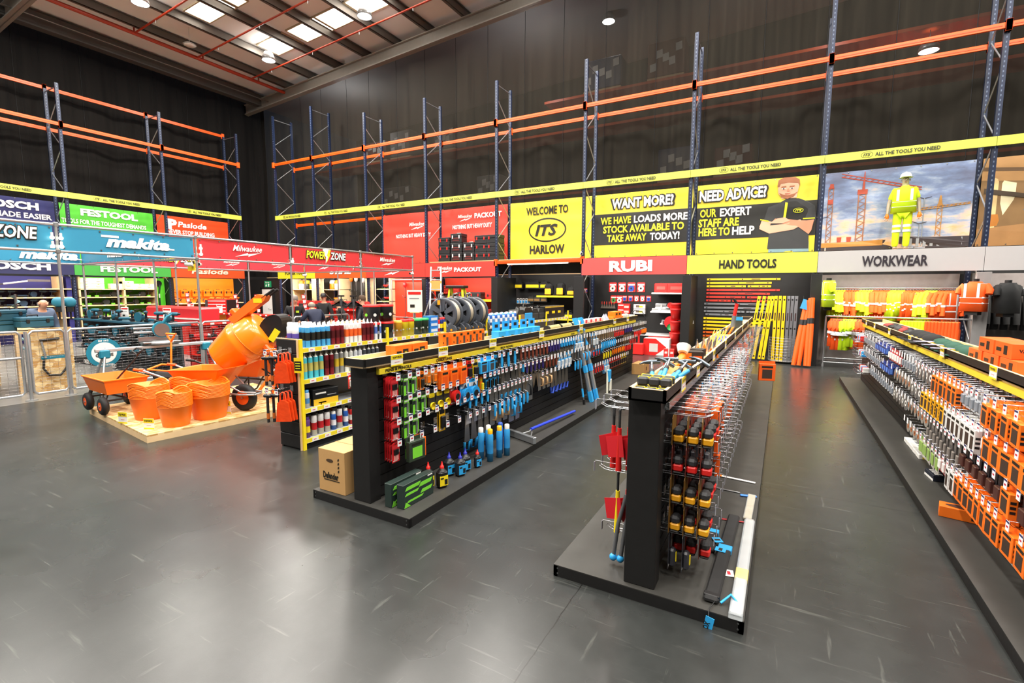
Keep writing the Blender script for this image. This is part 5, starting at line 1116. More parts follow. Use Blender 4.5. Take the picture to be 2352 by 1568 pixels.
for k, x, l in (('o', .17, 'orange helmeted machine on the garden bay top shelf'), ('w', .48, 'white machine with orange top, middle of the garden bay'), ('w', .78, 'white machine beside the pine upright of the garden bay')): KV[k].put((B1[0]+x, 15.4, 1.93), 0, l, 'vacuum')
KMW['ow'].put((B1[0]+.5, 15.4, 1.4), 0, 'orange garden machine on the second garden bay shelf', 'garden machine')
def mk_strim(c):
    def f():
        r = empty('grass_trimmer', cat='trimmer'); MB().tube([(0, 0, 0), (0, -.02, 1.3)], .014, STEEL, 7).obj('shaft', parent=r); MB().ball((0, -.02, 1.38), (.08, .09, .12), c, 10, 8).obj('engine', parent=r); MB().tube([(-.14, -.03, .95), (-.05, -.06, .85), (.05, -.06, .85), (.14, -.03, .95)], .012, BLK, 6).obj('handle', parent=r); MB().lathe([(0, .02), (.12, 0), (.03, .07)], BLK, 12).obj('guard', parent=r); return r
    return f
KT = {'ow': Kind(mk_strim(mat('e8e2da', .5))), 'o': Kind(mk_strim(ORG)), 'r': Kind(mk_strim(RED))}
for k, x, z, l in (('o', -16.95, 1.0, 'hanging trimmer with orange engine beside the garden bay'), ('ow', -16.65, 1.0, 'hanging trimmer with white engine beside the garden bay'), ('ow', -16.2, .95, 'hanging trimmer with white engine nearest the second pine panel'), ('r', -13.55, .75, 'red trimmer hung on the red board, nearer the mower shelves'), ('r', -12.5, .85, 'red trimmer hung on the red board beside the black cases')): KT[k].put((x, 15.3 if x > -15 else 15.6, z), 0, l, 'trimmer')
tag(MB().box(-14.2, -12.1, 15.4, 15.46, 0, 2.38, mat('e8391f', .5, n=.04)).obj('display_board'), 'red display board with hung trimmers in a tube rack', 'panel')
tag(MB().box(-17.1, -15.55, 15.68, 15.74, 0, 2.4, WOODBLK).obj('display_board'), 'black board with hung white trimmers beside the garden bay', 'panel')
tr = empty('tube_rack', 'small tube rack framing the red trimmer board', 'rack', (-14.2, 15.2, 0))
for x in (0, 1.95): MB().tube([(x, 0, 0), (x, 0, 2.33)], .024, GT, 8).obj('post', parent=tr)
for z in (.8, 2.33): MB().tube([(0, 0, z), (1.95, 0, z)], .02, GT, 8).obj('rail', parent=tr)
# red storage bay below the tool boxes
tag(MB().box(-12.05, -9.06, 16.0, 16.1, 0, 2.4, mat('ee4326', .5, n=.04)).obj('display_board'), 'bright red back board of the storage bay under the tool boxes', 'panel')
tag(MB().box(-12.36, -12.16, 14.9, 16.1, 0, 2.36, WOODBLK).obj('display_board'), 'black divider at the edge of the red storage bay', 'panel')
tag(MB().box(-11.0, -9.1, 15.25, 15.98, 1.52, 1.56, PINE).box(-11.0, -9.1, 15.24, 15.25, 1.5, 1.58, YEL).obj('wall_mounted_shelf'), 'shelf with a yellow edge in the red storage bay', 'shelf')
tag(MB().box(-11.0, -9.1, 15.25, 15.98, .92, .96, PINE).box(-11.0, -9.1, 15.24, 15.25, .9, .98, YEL).obj('wall_mounted_shelf'), 'lower shelf in the red storage bay', 'shelf')
KPK = Kind(mk_case(mat('232325', .5), RED, .5, .34, .28, 'storage_box'))
for i, (x, z, w) in enumerate(((-11.75, 1.75, 'upper pair, first'), (-11.45, 1.75, 'upper pair, second'), (-11.75, 1.35, 'middle'), (-11.6, .95, 'lower'))):
    r = empty('organiser_case', 'red and black compartment case hung on the red board, '+w, 'tool box', (x, 15.85, z), 0, 'hung compartment cases'); MB().box(-.24, .24, -.06, .1, 0, .36, mat('a8221c' if i < 2 else '2a2022', .5), .02).obj('body', parent=r); mb = MB()
    for a in range(4):
        for b_ in range(3): mb.box(-.19+.1*a, -.13+.1*a, -.066, -.06, .05+.1*b_, .1+.1*b_, mat('e05038', .5))
    mb.obj('compartment_print', parent=r)
for i, (x, z, c) in enumerate(((-10.75, 1.56, 0), (-10.2, 1.56, 0), (-9.5, 1.56, 1), (-10.6, .96, 1), (-10.0, .96, 0), (-9.4, .96, 1))): (KPK if c == 0 else KM['red']).put((x, 15.55, z), 0, '%s case on the %s shelf of the red bay, %s along' % ('black' if c == 0 else 'red', 'upper' if z > 1.2 else 'lower', nth(i % 3)), 'tool box')
# stacked modular boxes on the rack level above the red header
KS1 = Kind(mk_case(mat('1d1d1f', .5), RED, .52, .4, .3, 'modular_box'))
def mk_tower():
    r = mk_case(mat('1d1d1f', .5), mat('c9c9c9', .4), .5, .38, .34, 'drawer_box')(); 
    for z in (.06, .14): MB().box(-.15, .15, -.2, -.188, z, z+.05, mat('5a1a18', .5)).obj('drawer', parent=r)
    return r
KS2 = Kind(mk_tower)
col = [(-11.38, 3, 0), (-10.82, 3, 1), (-10.26, 2, 1), (-9.72, 3, 0), (-9.2, 3, 0)]
for i, (x, n, t) in enumerate(col):
    for k in range(n): (KS2 if t else KS1).put((x, 15.25, 2.99+(.345 if t else .305)*k), 0, 'black and red modular box, %s stack from the dark bays, %s from the bottom' % (nth(i), nth(k)), 'tool box', 'tool boxes on the rack')
tag(MB().box(-12.0, -9.0, 14.95, 15.8, 2.96, 2.99, PLY).obj('deck_board'), 'timber deck board carrying the stacked black tool boxes', 'deck')
# ---- bag bay
def hooked(k, p, rz, label, cat, group, L=.12, sc=None): k.put(p, rz, label, cat, group, sc=sc)
KBG = {'y': Kind(mk_bag(BLK, YEL)), 'o': Kind(mk_bag(mat('3a3030', .6), ORGD, .46, .3)), 'b': Kind(mk_bag(BLK, BLU, .42, .3)), 't': Kind(mk_bag(mat('2a2a28', .6), mat('8c6a3c', .6))), 'bk': Kind(mk_bag(mat('232323', .7), mat('2e2e30', .6)))}
for z, l in ((1.73, 'upper'), (.95, 'lower')): tag(MB().box(-7.55 if z > 1 else -8.8, -6.05 if z > 1 else -6.0, 15.3, 16.2, z-.03, z, BLK).box(-7.55 if z > 1 else -8.8, -6.05 if z > 1 else -6.0, 15.285, 15.3, z-.045, z+.015, YEL).obj('wall_mounted_shelf'), '%s black shelf with a yellow edge in the bag bay' % l, 'shelf')
for i, x in enumerate((-8.65, -8.2, -7.95, -7.6)): KBG['y'].put((x, 16.1, 1.98), 0, 'black and yellow bag hung in the top row of the bag bay, %s' % nth(i), 'bag', 'hung bags', sc=1.05)
for i, x in enumerate((-7.2, -6.75, -6.35)):
    r = empty('tool_backpack', 'black backpack with a yellow front on the shelf, %s from the hung bags' % nth(i), 'backpack', (x, 15.55, 1.73), 0, 'backpacks'); h = (.42, .46, .3)[i]
    MB().box(-.16, .16, -.08, .12, 0, h, BLK, .07).obj('body', parent=r); MB().box(-.12, .12, -.11, -.07, .04, h*.6, mat('f0b020', .5), .03).obj('pocket', parent=r); MB().tube([(-.04, 0, h-.01), (0, 0, h+.04), (.04, 0, h-.01)], .01, BLK, 6).obj('handle', parent=r)
for i, x in enumerate((-8.15, -7.9, -7.62)): KBG['t'].put((x, 16.12, 1.5), 0, 'brown leather tool pouch, %s in the second row of the bag bay' % nth(i), 'bag', 'leather pouches', sc=.8)
for i, (k, x, l) in enumerate((('o', -8.1, 'orange and black open bag on the lower shelf, first'), ('o', -7.5, 'orange and black open bag on the lower shelf, second'), ('b', -6.9, 'black bag with a blue patch on the lower shelf'), ('y', -6.4, 'black and yellow bag at the end of the lower shelf'))): KBG[k].put((x, 15.55, .95), 0, l, 'bag')
KGL = Kind(mk_pack(WHT, BLK, .1, .2, .03, 'glove_pack', win=BLU))
for rw, z in enumerate((1.62, 1.3, 1.05)):
    for i in range(6): KGL.put((-8.78+.12*i, 16.2, z), 0, 'black and blue work glove pack, %s in the %s row of the bag bay' % (nth(i), ('top', 'middle', 'bottom')[rw]), 'glove pack', 'glove packs')
KBX = {'bk': Kind(mk_box(.5, .4, .22, mat('2a2a2a', .5), [(.1, .5, .3, .6, YEL)])), 'or': Kind(mk_box(.22, .16, .1, ORG, [(.1, .6, .3, .7, INK)])), 'rw': Kind(mk_box(.32, .22, .16, mat('f2efec', .5), [(0, .35, 0, 1, RED), (.45, .9, .3, .5, GRY)])), 'cd': Kind(mk_box(.42, .34, .2, CARD, [(.3, .7, .3, .6, mat('8a6338', .7))]))}
for i, (x, z) in enumerate(((-6.9, .02), (-6.3, .02), (-6.9, .25), (-6.3, .25), (-6.6, .48))): KBX['bk'].put((x, 15.5, z), 0, 'black and yellow carton under the bag shelf, %s' % nth(i), 'box', 'cartons in the bag bay')
# ---- red cutting bay
KDC = {c: Kind(mk_pack(RED, WHT, .2, .24, .03, 'disc_pack', lambda p, w, h, d, m=m: (p.cyl((0, -.004, -h*.62), (0, -.016, -h*.62), w*.36, m, seg=18), p.cyl((0, -.0165, -h*.62), (0, -.02, -h*.62), w*.12, BLK, seg=10)))) for c, m in (('white', mat('ead8d2', .5)), ('blue', mat('2850b0', .5)), ('green', mat('3c8a48', .5)))}
for i, c in enumerate(('white', 'white', 'blue', 'white')): KDC[c].put((-5.1+.32*i, 16.2, 2.2), 0, '%s diamond disc in a red pack, %s in the top row' % (c, nth(i)), 'disc pack', 'top row of disc packs', sc=1.35)
for i, c in enumerate(('green', 'white', 'blue', 'blue', 'white', 'white', 'blue')): KDC[c].put((-5.08+.2*i+.02*(i < 2), 16.2, 1.76), 0, '%s disc in a red pack, %s in the second row' % (c, nth(i)), 'disc pack', 'second row of disc packs', sc=1.1 if i < 2 else .8)
KBX['rd'] = Kind(mk_box(.4, .12, .16, RED, [(.05, .5, .6, .8, WHT), (.55, .95, .15, .6, mat('c8b0a8', .5))])); KBX['wd'] = Kind(mk_box(.38, .12, .15, mat('f0e6e2', .5), [(.2, .5, .3, .8, mat('6a5a50', .5)), (.5, .8, .3, .7, YEL)]))
for k, x, l in (('rd', -4.68, 'red'), ('wd', -4.15, 'white')):
    for j in range(2): KBX[k].put((x, 16.15, 1.16+.165*j), 0, '%s carton on the black board of the disc bay, %s of two' % (l, 'upper' if j else 'lower'), 'box')
for z, x0, l in ((1.86, -3.6, 'top shelf of the red machine bay'), (1.28, -3.62, 'second shelf of the red machine bay'), (.92, -3.3, 'third shelf of the red machine bay'), (.55, -4.0, 'lowest shelf of the red machine bay')): tag(MB().box(x0, -2.62, 15.4, 16.2, z-.025, z, mat('d0d0d0', .4)).box(x0, -2.62, 15.39, 15.4, z-.035, z+.01, WHT).obj('wall_mounted_shelf'), 'white metal shelf, '+l, 'shelf')
for x, w, l in ((-3.35, .42, 'square red machine case on the top shelf'), (-2.88, .6, 'long red tile cutter case on the top shelf')):
    r = empty('machine_case', l, 'machine case', (x, 15.65, 1.86)); MB().box(-w/2, w/2, -.12, .12, 0, .3, RED, .03).obj('body', parent=r); MB().box(-w*.3, w*.3, -.13, -.118, .1, .2, mat('e85048', .5)).obj('badge', parent=r); MB().tube([(-.08, 0, .29), (0, 0, .34), (.08, 0, .29)], .012, BLK, 6).obj('handle', parent=r)
def mk_rail():
    r = empty('cutter_rail', cat='cutter rail'); MB().box(0, .95, -.07, .07, 0, .05, mat('cfd1d3', .35, .5), .01).box(0, .95, -.03, .03, .05, .1, mat('cfd1d3', .35, .5), .01).obj('profile', parent=r)
    for x in (.25, .75): MB().cyl((x, -.075, .05), (x, -.09, .05), .04, WHT, seg=12).obj('round_mark', parent=r)
    return r
KR = Kind(mk_rail); KR.put((-3.62, 15.6, 1.28), 0, 'aluminium cutter rail on the second shelf, front one', 'cutter rail'); KR.put((-3.58, 15.9, 1.28), 0, 'aluminium cutter rail on the second shelf, behind the front one', 'cutter rail', sc=(.8, 1, 2.4)); KR.put((-3.3, 15.6, .92), 0, 'aluminium cutter rail on the third shelf', 'cutter rail')
KS['red'].put((-3.05, 15.58, 1.385), 0, 'red circular saw sitting on the aluminium rail', 'saw', sc=.9)
bs = empty('bench_saw', 'red bench saw with round guard and green disc', 'saw', (-2.95, 15.2, .92)); MB().cyl((0, -.03, .05), (0, .03, .05), .19, mat('c8242a', .4), seg=24).obj('guard', parent=bs); MB().lathe([(0, 0), (.1, 0), (.1, .02)], mat('3ab060', .4), 16, xf((0, -.04, -.09), 0, PI/2)).obj('disc', parent=bs); MB().box(-.25, .25, .04, .3, -.02, .08, DGR).tube([(.15, 0, .1), (.45, 0, .25)], .015, STEEL, 6).obj('arm', parent=bs)
cb = empty('gas_cylinder', 'red horizontal tank under the lowest shelf', 'tank', (-3.3, 15.2, .32)); MB().tube([(-.35, 0, 0), (-.3, 0, 0), (.3, 0, 0), (.35, 0, 0)], [.12, .2, .2, .12], RED, 16).obj('tank_body', parent=cb)
for x in (-.2, .2): MB().box(x-.03, x+.03, -.15, .15, -.32, -.15, BLK).obj('foot', parent=cb)
bxr = empty('machine_carton', 'white carton with a large red diamond on the floor', 'box', (-3.25, 14.9, 0)); MB().box(-.38, .38, -.2, .2, 0, .5, WHT, .005).obj('carton_body', parent=bxr); MB().prism([(-.38, 0), (-.02, 0), (.3, .25), (-.02, .5), (-.38, .5)], -.203, -.2, RED, 'y').box(-.2, .05, -.206, -.203, .1, .35, mat('c9c4c0', .5)).obj('print', parent=bxr)
KBK = Kind(lambda: (lambda r: (MB().lathe([(0, 0), (.13, 0), (.165, .32), (.17, .34), (.155, .34), (.12, .02), (0, .02)], RED, 20).obj('bucket_body', parent=r), MB().lathe([(.165, .28), (.175, .3), (.168, .32)], mat('b81a18', .5), 20).obj('rim_band', parent=r), r)[2])(empty('plastic_bucket', cat='bucket')))
for k in range(3): KBK.put((-2.78, 15.05, .34*k*1.02), 0, 'red plastic bucket in the floor stack by the black divider, %s from the floor' % nth(k), 'bucket', 'red bucket stack')
for k in range(2): KBK.put((-2.78, 15.05, 1.06+.16*k), 0, 'red plastic bucket atop the stack by the black divider, %s' % ('upper' if k else 'lower'), 'bucket', 'red bucket stack')
def mk_jack():
    r = empty('tile_stand', 'red and black tile machine with a hose standing on the floor', 'machine', (-3.75, 14.6, 0)); MB().box(-.16, .16, -.1, .1, 0, .35, RED, .02).obj('base', parent=r); MB().box(-.22, .2, -.08, .08, .62, .72, BLK, .02).obj('head', parent=r); MB().tube([(0, 0, .3), (0, 0, .66)], .03, RED, 8).tube([(.14, 0, .7), (.18, 0, 1.1), (.08, 0, 1.3), (-.14, 0, 1.34), (-.25, 0, 1.24)], .014, BLK, 7).obj('column', parent=r); return r
mk_jack()
for i in range(6): KDC['blue' if i % 2 else 'white'].put((-5.895, 15.0+.16*i, 2.0), PI/2, 'small pack hung on the divider beside the disc bay, %s' % nth(i), 'disc pack', 'packs on the divider', sc=.6)
KTR = Kind(mk_trowel(mat('c33a2a', .5), shape=1))
for i in range(6): KTR.put((-5.45+.085*i, 16.15, 1.55), 0, 'grout tool hung low in the disc bay, %s' % nth(i), 'trowel', 'grout tools', sc=.9)
# ---- spirit level bay
LV_ = [(-2.1, 2.28, 2.0, 'y'), (-2.1, 2.17, 1.78, 'y'), (-2.1, 2.07, 1.1, 'y'), (-.95, 2.07, .62, 'y'), (-2.1, 1.96, 2.0, 'r'), (-2.1, 1.85, 1.75, 'r'), (-2.1, 1.74, 1.1, 'r'), (-.95, 1.74, .6, 'r'), (-2.1, 1.63, .7, 'r'), (-1.35, 1.63, 1.02, 'r'), (-2.15, 1.53, 2.0, 'g'), (-2.15, 1.41, 1.8, 'g'), (-2.15, 1.3, 1.15, 'g'), (-.95, 1.3, .66, 'g'), (-2.1, 1.2, .9, 'g'), (-2.15, 1.08, 2.0, 'y'), (-2.15, .97, 1.75, 'y'), (-2.15, .86, 1.4, 'y'), (-2.15, .75, 1.0, 'y'), (-2.15, .64, .9, 'o'), (-2.15, .53, .8, 'o'), (-2.15, .43, .6, 'y'), (-2.15, .33, .5, 'y')]
KLV = {}
LC = {'y': mat('f2c814', .45), 'r': mat('d03a2c', .45), 'g': mat('77787c', .45), 'o': mat('f06818', .45)}; LN = {'y': 'yellow', 'r': 'red', 'g': 'grey', 'o': 'orange'}
for i, (x, z, L, c) in enumerate(LV_):
    k = KLV.setdefault((c, L), Kind(mk_level(L, LC[c]))); k.put((x, 16.21, z), 0, '%s spirit level on the black board, %s from the top' % (LN[c], nth(i)), 'spirit level', 'levels on the black board')
for i, (px, lx) in enumerate(((1725, 1), (1738, 1), (1752, 1))): pass
KSL = {c: Kind(mk_level(1.75, LC[c], .075)) for c in 'yg'}
for i, (x, dx, c) in enumerate(((-.78, .13, 'y'), (-.64, .12, 'y'), (-.5, .11, 'y'), (-.4, .1, 'y'), (-.17, .0, 'y'), (-.07, .0, 'y'), (.03, .0, 'y'), (.13, .0, 'g'), (.22, .0, 'g'), (.31, .0, 'g'))):
    KSL[c].put((x, 15.0+.03*(i % 3), .05), 0, 'tall %s level standing upright, %s from the middle aisle' % (LN[c], nth(i)), 'spirit level', 'standing levels', rot=(0, -PI/2+dx*.9, 0))
bk = empty('wire_basket', 'round galvanised wire basket holding the standing levels', 'basket', (.08, 15.05, 0)); mb = MB()
for k in range(9): mb.lathe([(.36, .08+.075*k), (.364, .084+.075*k), (.36, .088+.075*k)], GT, 24)
for k in range(24): q = 2*PI*k/24; mb.tube([(.36*math.cos(q), .36*math.sin(q), .05), (.36*math.cos(q), .36*math.sin(q), .69)], .005, GT, 4)
mb.obj('wire_mesh', parent=bk); MB().lathe([(0, .05), (.36, .05)], GT, 20).obj('base', parent=bk)
for i, (px, py, tx, ty) in enumerate(((1822, 838, 1853, 690), (1834, 838, 1858, 690), (1850, 838, 1862, 685), (1857, 838, 1867, 684))):
    a, t = aty(px, py, 14.3), aty(tx, ty, 14.62); a.z = .04; r = empty('level_bag', 'long orange carry bag leaning on the black divider, %s from the standing levels' % nth(i), 'tool bag', tuple(a), 0, 'orange level bags')
    dv = t-a; MB().tube([(0, 0, 0), tuple(dv*.3), tuple(dv*.7), tuple(dv)], [.05, .062, .06, .05], mat('ff5e0e', .55), 8).obj('bag_body', parent=r); MB().tube([tuple(dv*.62), tuple(dv*.7)], .066, BLK, 8).obj('strap', parent=r)
o = empty('swing_card', 'blue swing ticket hung beside the orange level bags', 'ticket', tuple(aty(1845, 697, 14.5)), 0); MB().prism([(-.07, -.12), (.09, -.16), (.07, .1), (0, .12)], -.002, .002, mat('4aa8e8', .5), 'y').obj('card', parent=o); MB().tube([(0, 0, .1), (0, .05, .2)], .003, BLK, 4).obj('cord', parent=o)
# ---- workwear bay
def rack(label, x0, x1, y, z, low=None):
    r = empty('clothes_rail', label, 'clothes rail', (x0, y, 0)); L = x1-x0
    MB().tube([(0, 0, z), (L, 0, z)], .02, GT, 8).obj('rail', parent=r)
    for x in (.0, L): MB().tube([(x, 0, .06), (x, 0, z)], .02, GT, 8).cyl((x, 0, 0), (x, 0, .07), .035, GT, seg=10).obj('leg', parent=r)
    MB().tube([(0, 0, .12), (L, 0, .12)], .02, GT, 8).obj('bottom_rail', parent=r); return r
rack('tall clothes rail along the grey workwear wall', 1.05, 3.72, 15.65, 2.02); rack('low clothes rail in front of the hanging jackets', .98, 3.9, 14.75, 1.3)
KJ = {'y': Kind(mk_garment(HVY)), 'o': Kind(mk_garment(HVO)), 'yv': Kind(mk_garment(HVY, .7, .5, 0, name='safety_vest')), 'ov': Kind(mk_garment(HVO, .7, .5, 0, name='safety_vest')), 'yt': Kind(mk_trous(HVY)), 'ot': Kind(mk_trous(HVO)), 'bk': Kind(mk_garment(mat('161616', .85), .8, .5, .85, None, name='dark_jacket')), 'ys': Kind(mk_garment(HVY, .6, .46, .35, name='safety_shirt')), 'os': Kind(mk_garment(HVO, .6, .46, .35, name='safety_shirt'))}
seq = ['y']*5+['o']*5+['y']*5+['o']*6+['yv']*5+['ov']*7+['y']*4+['o']*5
for i, c in enumerate(seq):
    t = i/(len(seq)-1); turn = 1.2 if i < 16 else (.85 if i < 30 else .4)
    KJ[c].put((1.15+2.45*t, 15.65, 1.96), turn+(i % 3)*.07, '%s safety %s on the tall rail, %s from the black divider' % ('yellow' if c[0] == 'y' else 'orange', 'vest' if 'v' in c else 'jacket', nth(i)), 'safety vest' if 'v' in c else 'safety jacket', 'garments on the tall rail', sc=(random.uniform(.8, 1), 1, random.uniform(.88, 1.15)))
s2 = ['os']*4+['ys']*5+['os']*5+['ys']*3+['os']*3
for i, c in enumerate(s2): KJ[c].put((1.15+1.05*i/len(s2), 14.75, 1.24), 1.15+(i % 3)*.1, '%s safety shirt on the low rail, %s from its outer end' % ('yellow' if c[0] == 'y' else 'orange', nth(i)), 'safety shirt', 'garments on the low rail', sc=(random.uniform(.8, 1), 1, random.uniform(1.1, 1.32)))
s3 = ['yt']*7+['ot']*10
for i, c in enumerate(s3): KJ[c].put((2.55+1.05*i/len(s3), 14.75, 1.24), 1.2, '%s safety trousers on the low rail, %s behind the cap tray' % ('yellow' if c[0] == 'y' else 'orange', nth(i)), 'safety trousers', 'trousers on the low rail', sc=.9)
for i in range(14): KJ['bk'].put((4.25+.17*i, 15.65, 1.93), 1.25, 'black work jacket on the rail past the grey divider, %s' % nth(i), 'jacket', 'black jackets', sc=(.95, 1, 1.1))
rack('clothes rail of black jackets past the grey divider', 4.1, 7.0, 15.65, 2.0)
def torso(label, p, rz, c, dark=None):
    r = empty('display_torso', label, 'torso display', p, rz); mb = MB(); garment_mesh(mb, c, .46, .66, .42, None, .24); mb.obj('shirt', parent=r)
    MB().tube([(0, 0, -.02), (0, 0, .06)], .06, BLK, 10).box(-.12, .12, -.08, .08, -.74, -.66, BLK).obj('neck_stub', parent=r)
    if c not in (BLK, FLE):
        q = MB()
        for z in (-.36, -.48): q.box(-.225, .225, -.125, .125, z-.025, z+.025, REFL, .03)
        for x in (-.12, .12): q.box(x-.025, x+.025, -.124, .124, -.35, -.04, REFL)
        q.obj('reflective_band', parent=r)
    return r
torso('yellow safety shirt on a torso display fixed to the black divider', (.98, 14.55, 2.2), PI/2+.1, HVY); torso('orange safety shirt on a torso display fixed to the grey divider', (3.72, 14.5, 2.16), -.7, HVO); torso('black jacket on a torso display on the far side of the grey divider', (4.25, 14.5, 2.13), .5, FLE)
# dressed figure standing above the workwear header
def vest(r, s):
    v = MB(); q = MB()
    garment_mesh(v, HVY, .5, .62, 0, None, .34); v.v = [(x, y, z+1.56) for x, y, z in v.v]; v.obj('vest', parent=r)
    for z in (1.18, 1.06): q.box(-.235, .235, -.175, .175, z-.025, z+.025, REFL, .04)
    for x in (-.13, .13): q.box(x-.035, x+.035, -.172, .172, 1.2, 1.48, REFL, .01)
    for sx in (-1, 1):
        for z in (.62, .5): q.cyl((sx*.1, -.01, z-.03), (sx*.1, -.01, z+.03), .092, REFL, seg=12)
    q.obj('reflective_band', parent=r)
    MB().lathe([(.14, -.01), (.115, 0), (.11, .05), (.08, .1), (0, .13)], WHT, 18, xf((0, -.02, 1.775))).prism([(-.08, -.2), (.08, -.2), (.1, -.08), (-.1, -.08)], 1.765, 1.78, WHT, 'z').obj('helmet', parent=r)
    for sx in (-1, 1): MB().ball((sx*.31, -.09, .84), (.045, .04, .09), ORG, 10, 8).obj('glove', parent=r)
person('dressed mannequin in yellow safety wear and white helmet above the workwear header', tuple(aty(2066, 578, 15.2)), -.1, {}, HVY, HVY, sleeve=.4, h=1.84, extra=vest, skinm=mat('a89a84', .5), shoes=mat('6a4a34', .7), name='mannequin', cat='mannequin')
tag(MB().box(.8, 3.85, 14.95, 15.8, 2.9, 2.95, PLY).obj('deck_board'), 'timber deck under the safety wear mannequin', 'deck')
# ================================================================== chipboard platform of orange garden gear
PF = (-6.925, 2.952); PU = Vector((-.993, .12, 0)); PV = Vector((.12, .993, 0))
pa = math.atan2(-.12, .993)
o = empty('display_platform', 'low chipboard platform carrying the orange buckets and barrows', 'platform', PF+(0,), pa)
MB().box(-2.44, 0, 0, 2.5, .078, .1, OSBM).obj('top_board', parent=o); MB().box(-2.44, 0, 0, .04, 0, .078, PINE).box(-.04, 0, .04, 2.5, 0, .078, PINE).box(-2.44, -2.4, .04, 2.5, 0, .078, PINE).box(-2.4, -.04, 2.46, 2.5, 0, .078, PINE).obj('frame_edge', parent=o)
ZP_ = .1
KTG = {'s': Kind(mk_trug(.2, .28)), 'm': Kind(mk_trug(.235, .32)), 'l': Kind(mk_trug(.26, .33)), 'x': Kind(mk_trug(.28, .34))}
for k, (x, y), n, sp_, l in (('s', (-7.13, 3.40), 12, .016, 'small bucket stack at the platform corner'), ('m', (-7.85, 3.42), 11, .017, 'bucket stack beside the cart'), ('l', (-7.15, 3.86), 11, .017, 'wide bucket stack nearest the wheelbarrow'), ('x', (-7.85, 4.0), 9, .02, 'widest bucket stack behind the others')):
    for i in range(n): KTG[k].put((x, y, ZP_+sp_*i), random.uniform(-.15, .15)+.5, 'orange rubber bucket, %s from the bottom of the %s' % (nth(i), l), 'bucket', l)
TC = empty('garden_cart', 'four wheeled orange garden cart with a black pull handle', 'cart', (-8.85, 3.42, ZP_), -.06)
mb = MB(); a, b_ = .42, .27; t0 = [(-a, -b_), (a, -b_), (a, b_), (-a, b_)]; sc_ = .82
def ringp(k, z): return [(x*k, y*k, z) for x, y in t0]
vs = ringp(sc_, .3)+ringp(1, .5)+ringp(1.05, .51)+ringp(1.05, .525)+ringp(.97, .525)+ringp(sc_-.02, .32)
fs = [(0, 3, 2, 1)]
for k in range(5): fs += [(4*k+i, 4*k+(i+1) % 4, 4*k+4+(i+1) % 4, 4*k+4+i) for i in range(4)]
fs.append((20, 21, 22, 23)); mb.add(vs, fs, ORG); mb.obj('tub', parent=TC)
MB().tube([(-.3, -.2, .3), (-.32, -.22, .2), (-.32, .2, .2), (-.3, .2, .3)], .014, BLK, 6).tube([(.3, -.2, .3), (.28, -.22, .2), (.28, .2, .2), (.3, .2, .3)], .014, BLK, 6).tube([(-.32, 0, .2), (.3, 0, .22)], .016, BLK, 6).obj('chassis', parent=TC)
for x in (-.3, .28):
    for y in (-.26, .24):
        w = MB().lathe([(.05, -.04), (.1, -.045), (.13, -.025), (.135, 0), (.13, .025), (.1, .045), (.05, .04)], RUB, 20, xf((x, y, .135), 0, PI/2)).obj('tyre', parent=TC); MB().cyl((0, -.042, 0), (0, .042, 0), .062, ORGD, seg=14).cyl((0, -.05, 0), (0, .05, 0), .018, CHROME, seg=8).obj('wheel_hub', parent=w, loc=(x, y, .135))
MB().tube([(-.35, 0, .2), (-.3, .12, .42), (.0, .3, .78), (-.03, .3, .82), (-.12, .28, .86), (-.12, .34, .9), (.08, .36, .9), (.08, .32, .86), (.0, .3, .8)], .013, BLK, 7).obj('pull_handle', parent=TC)
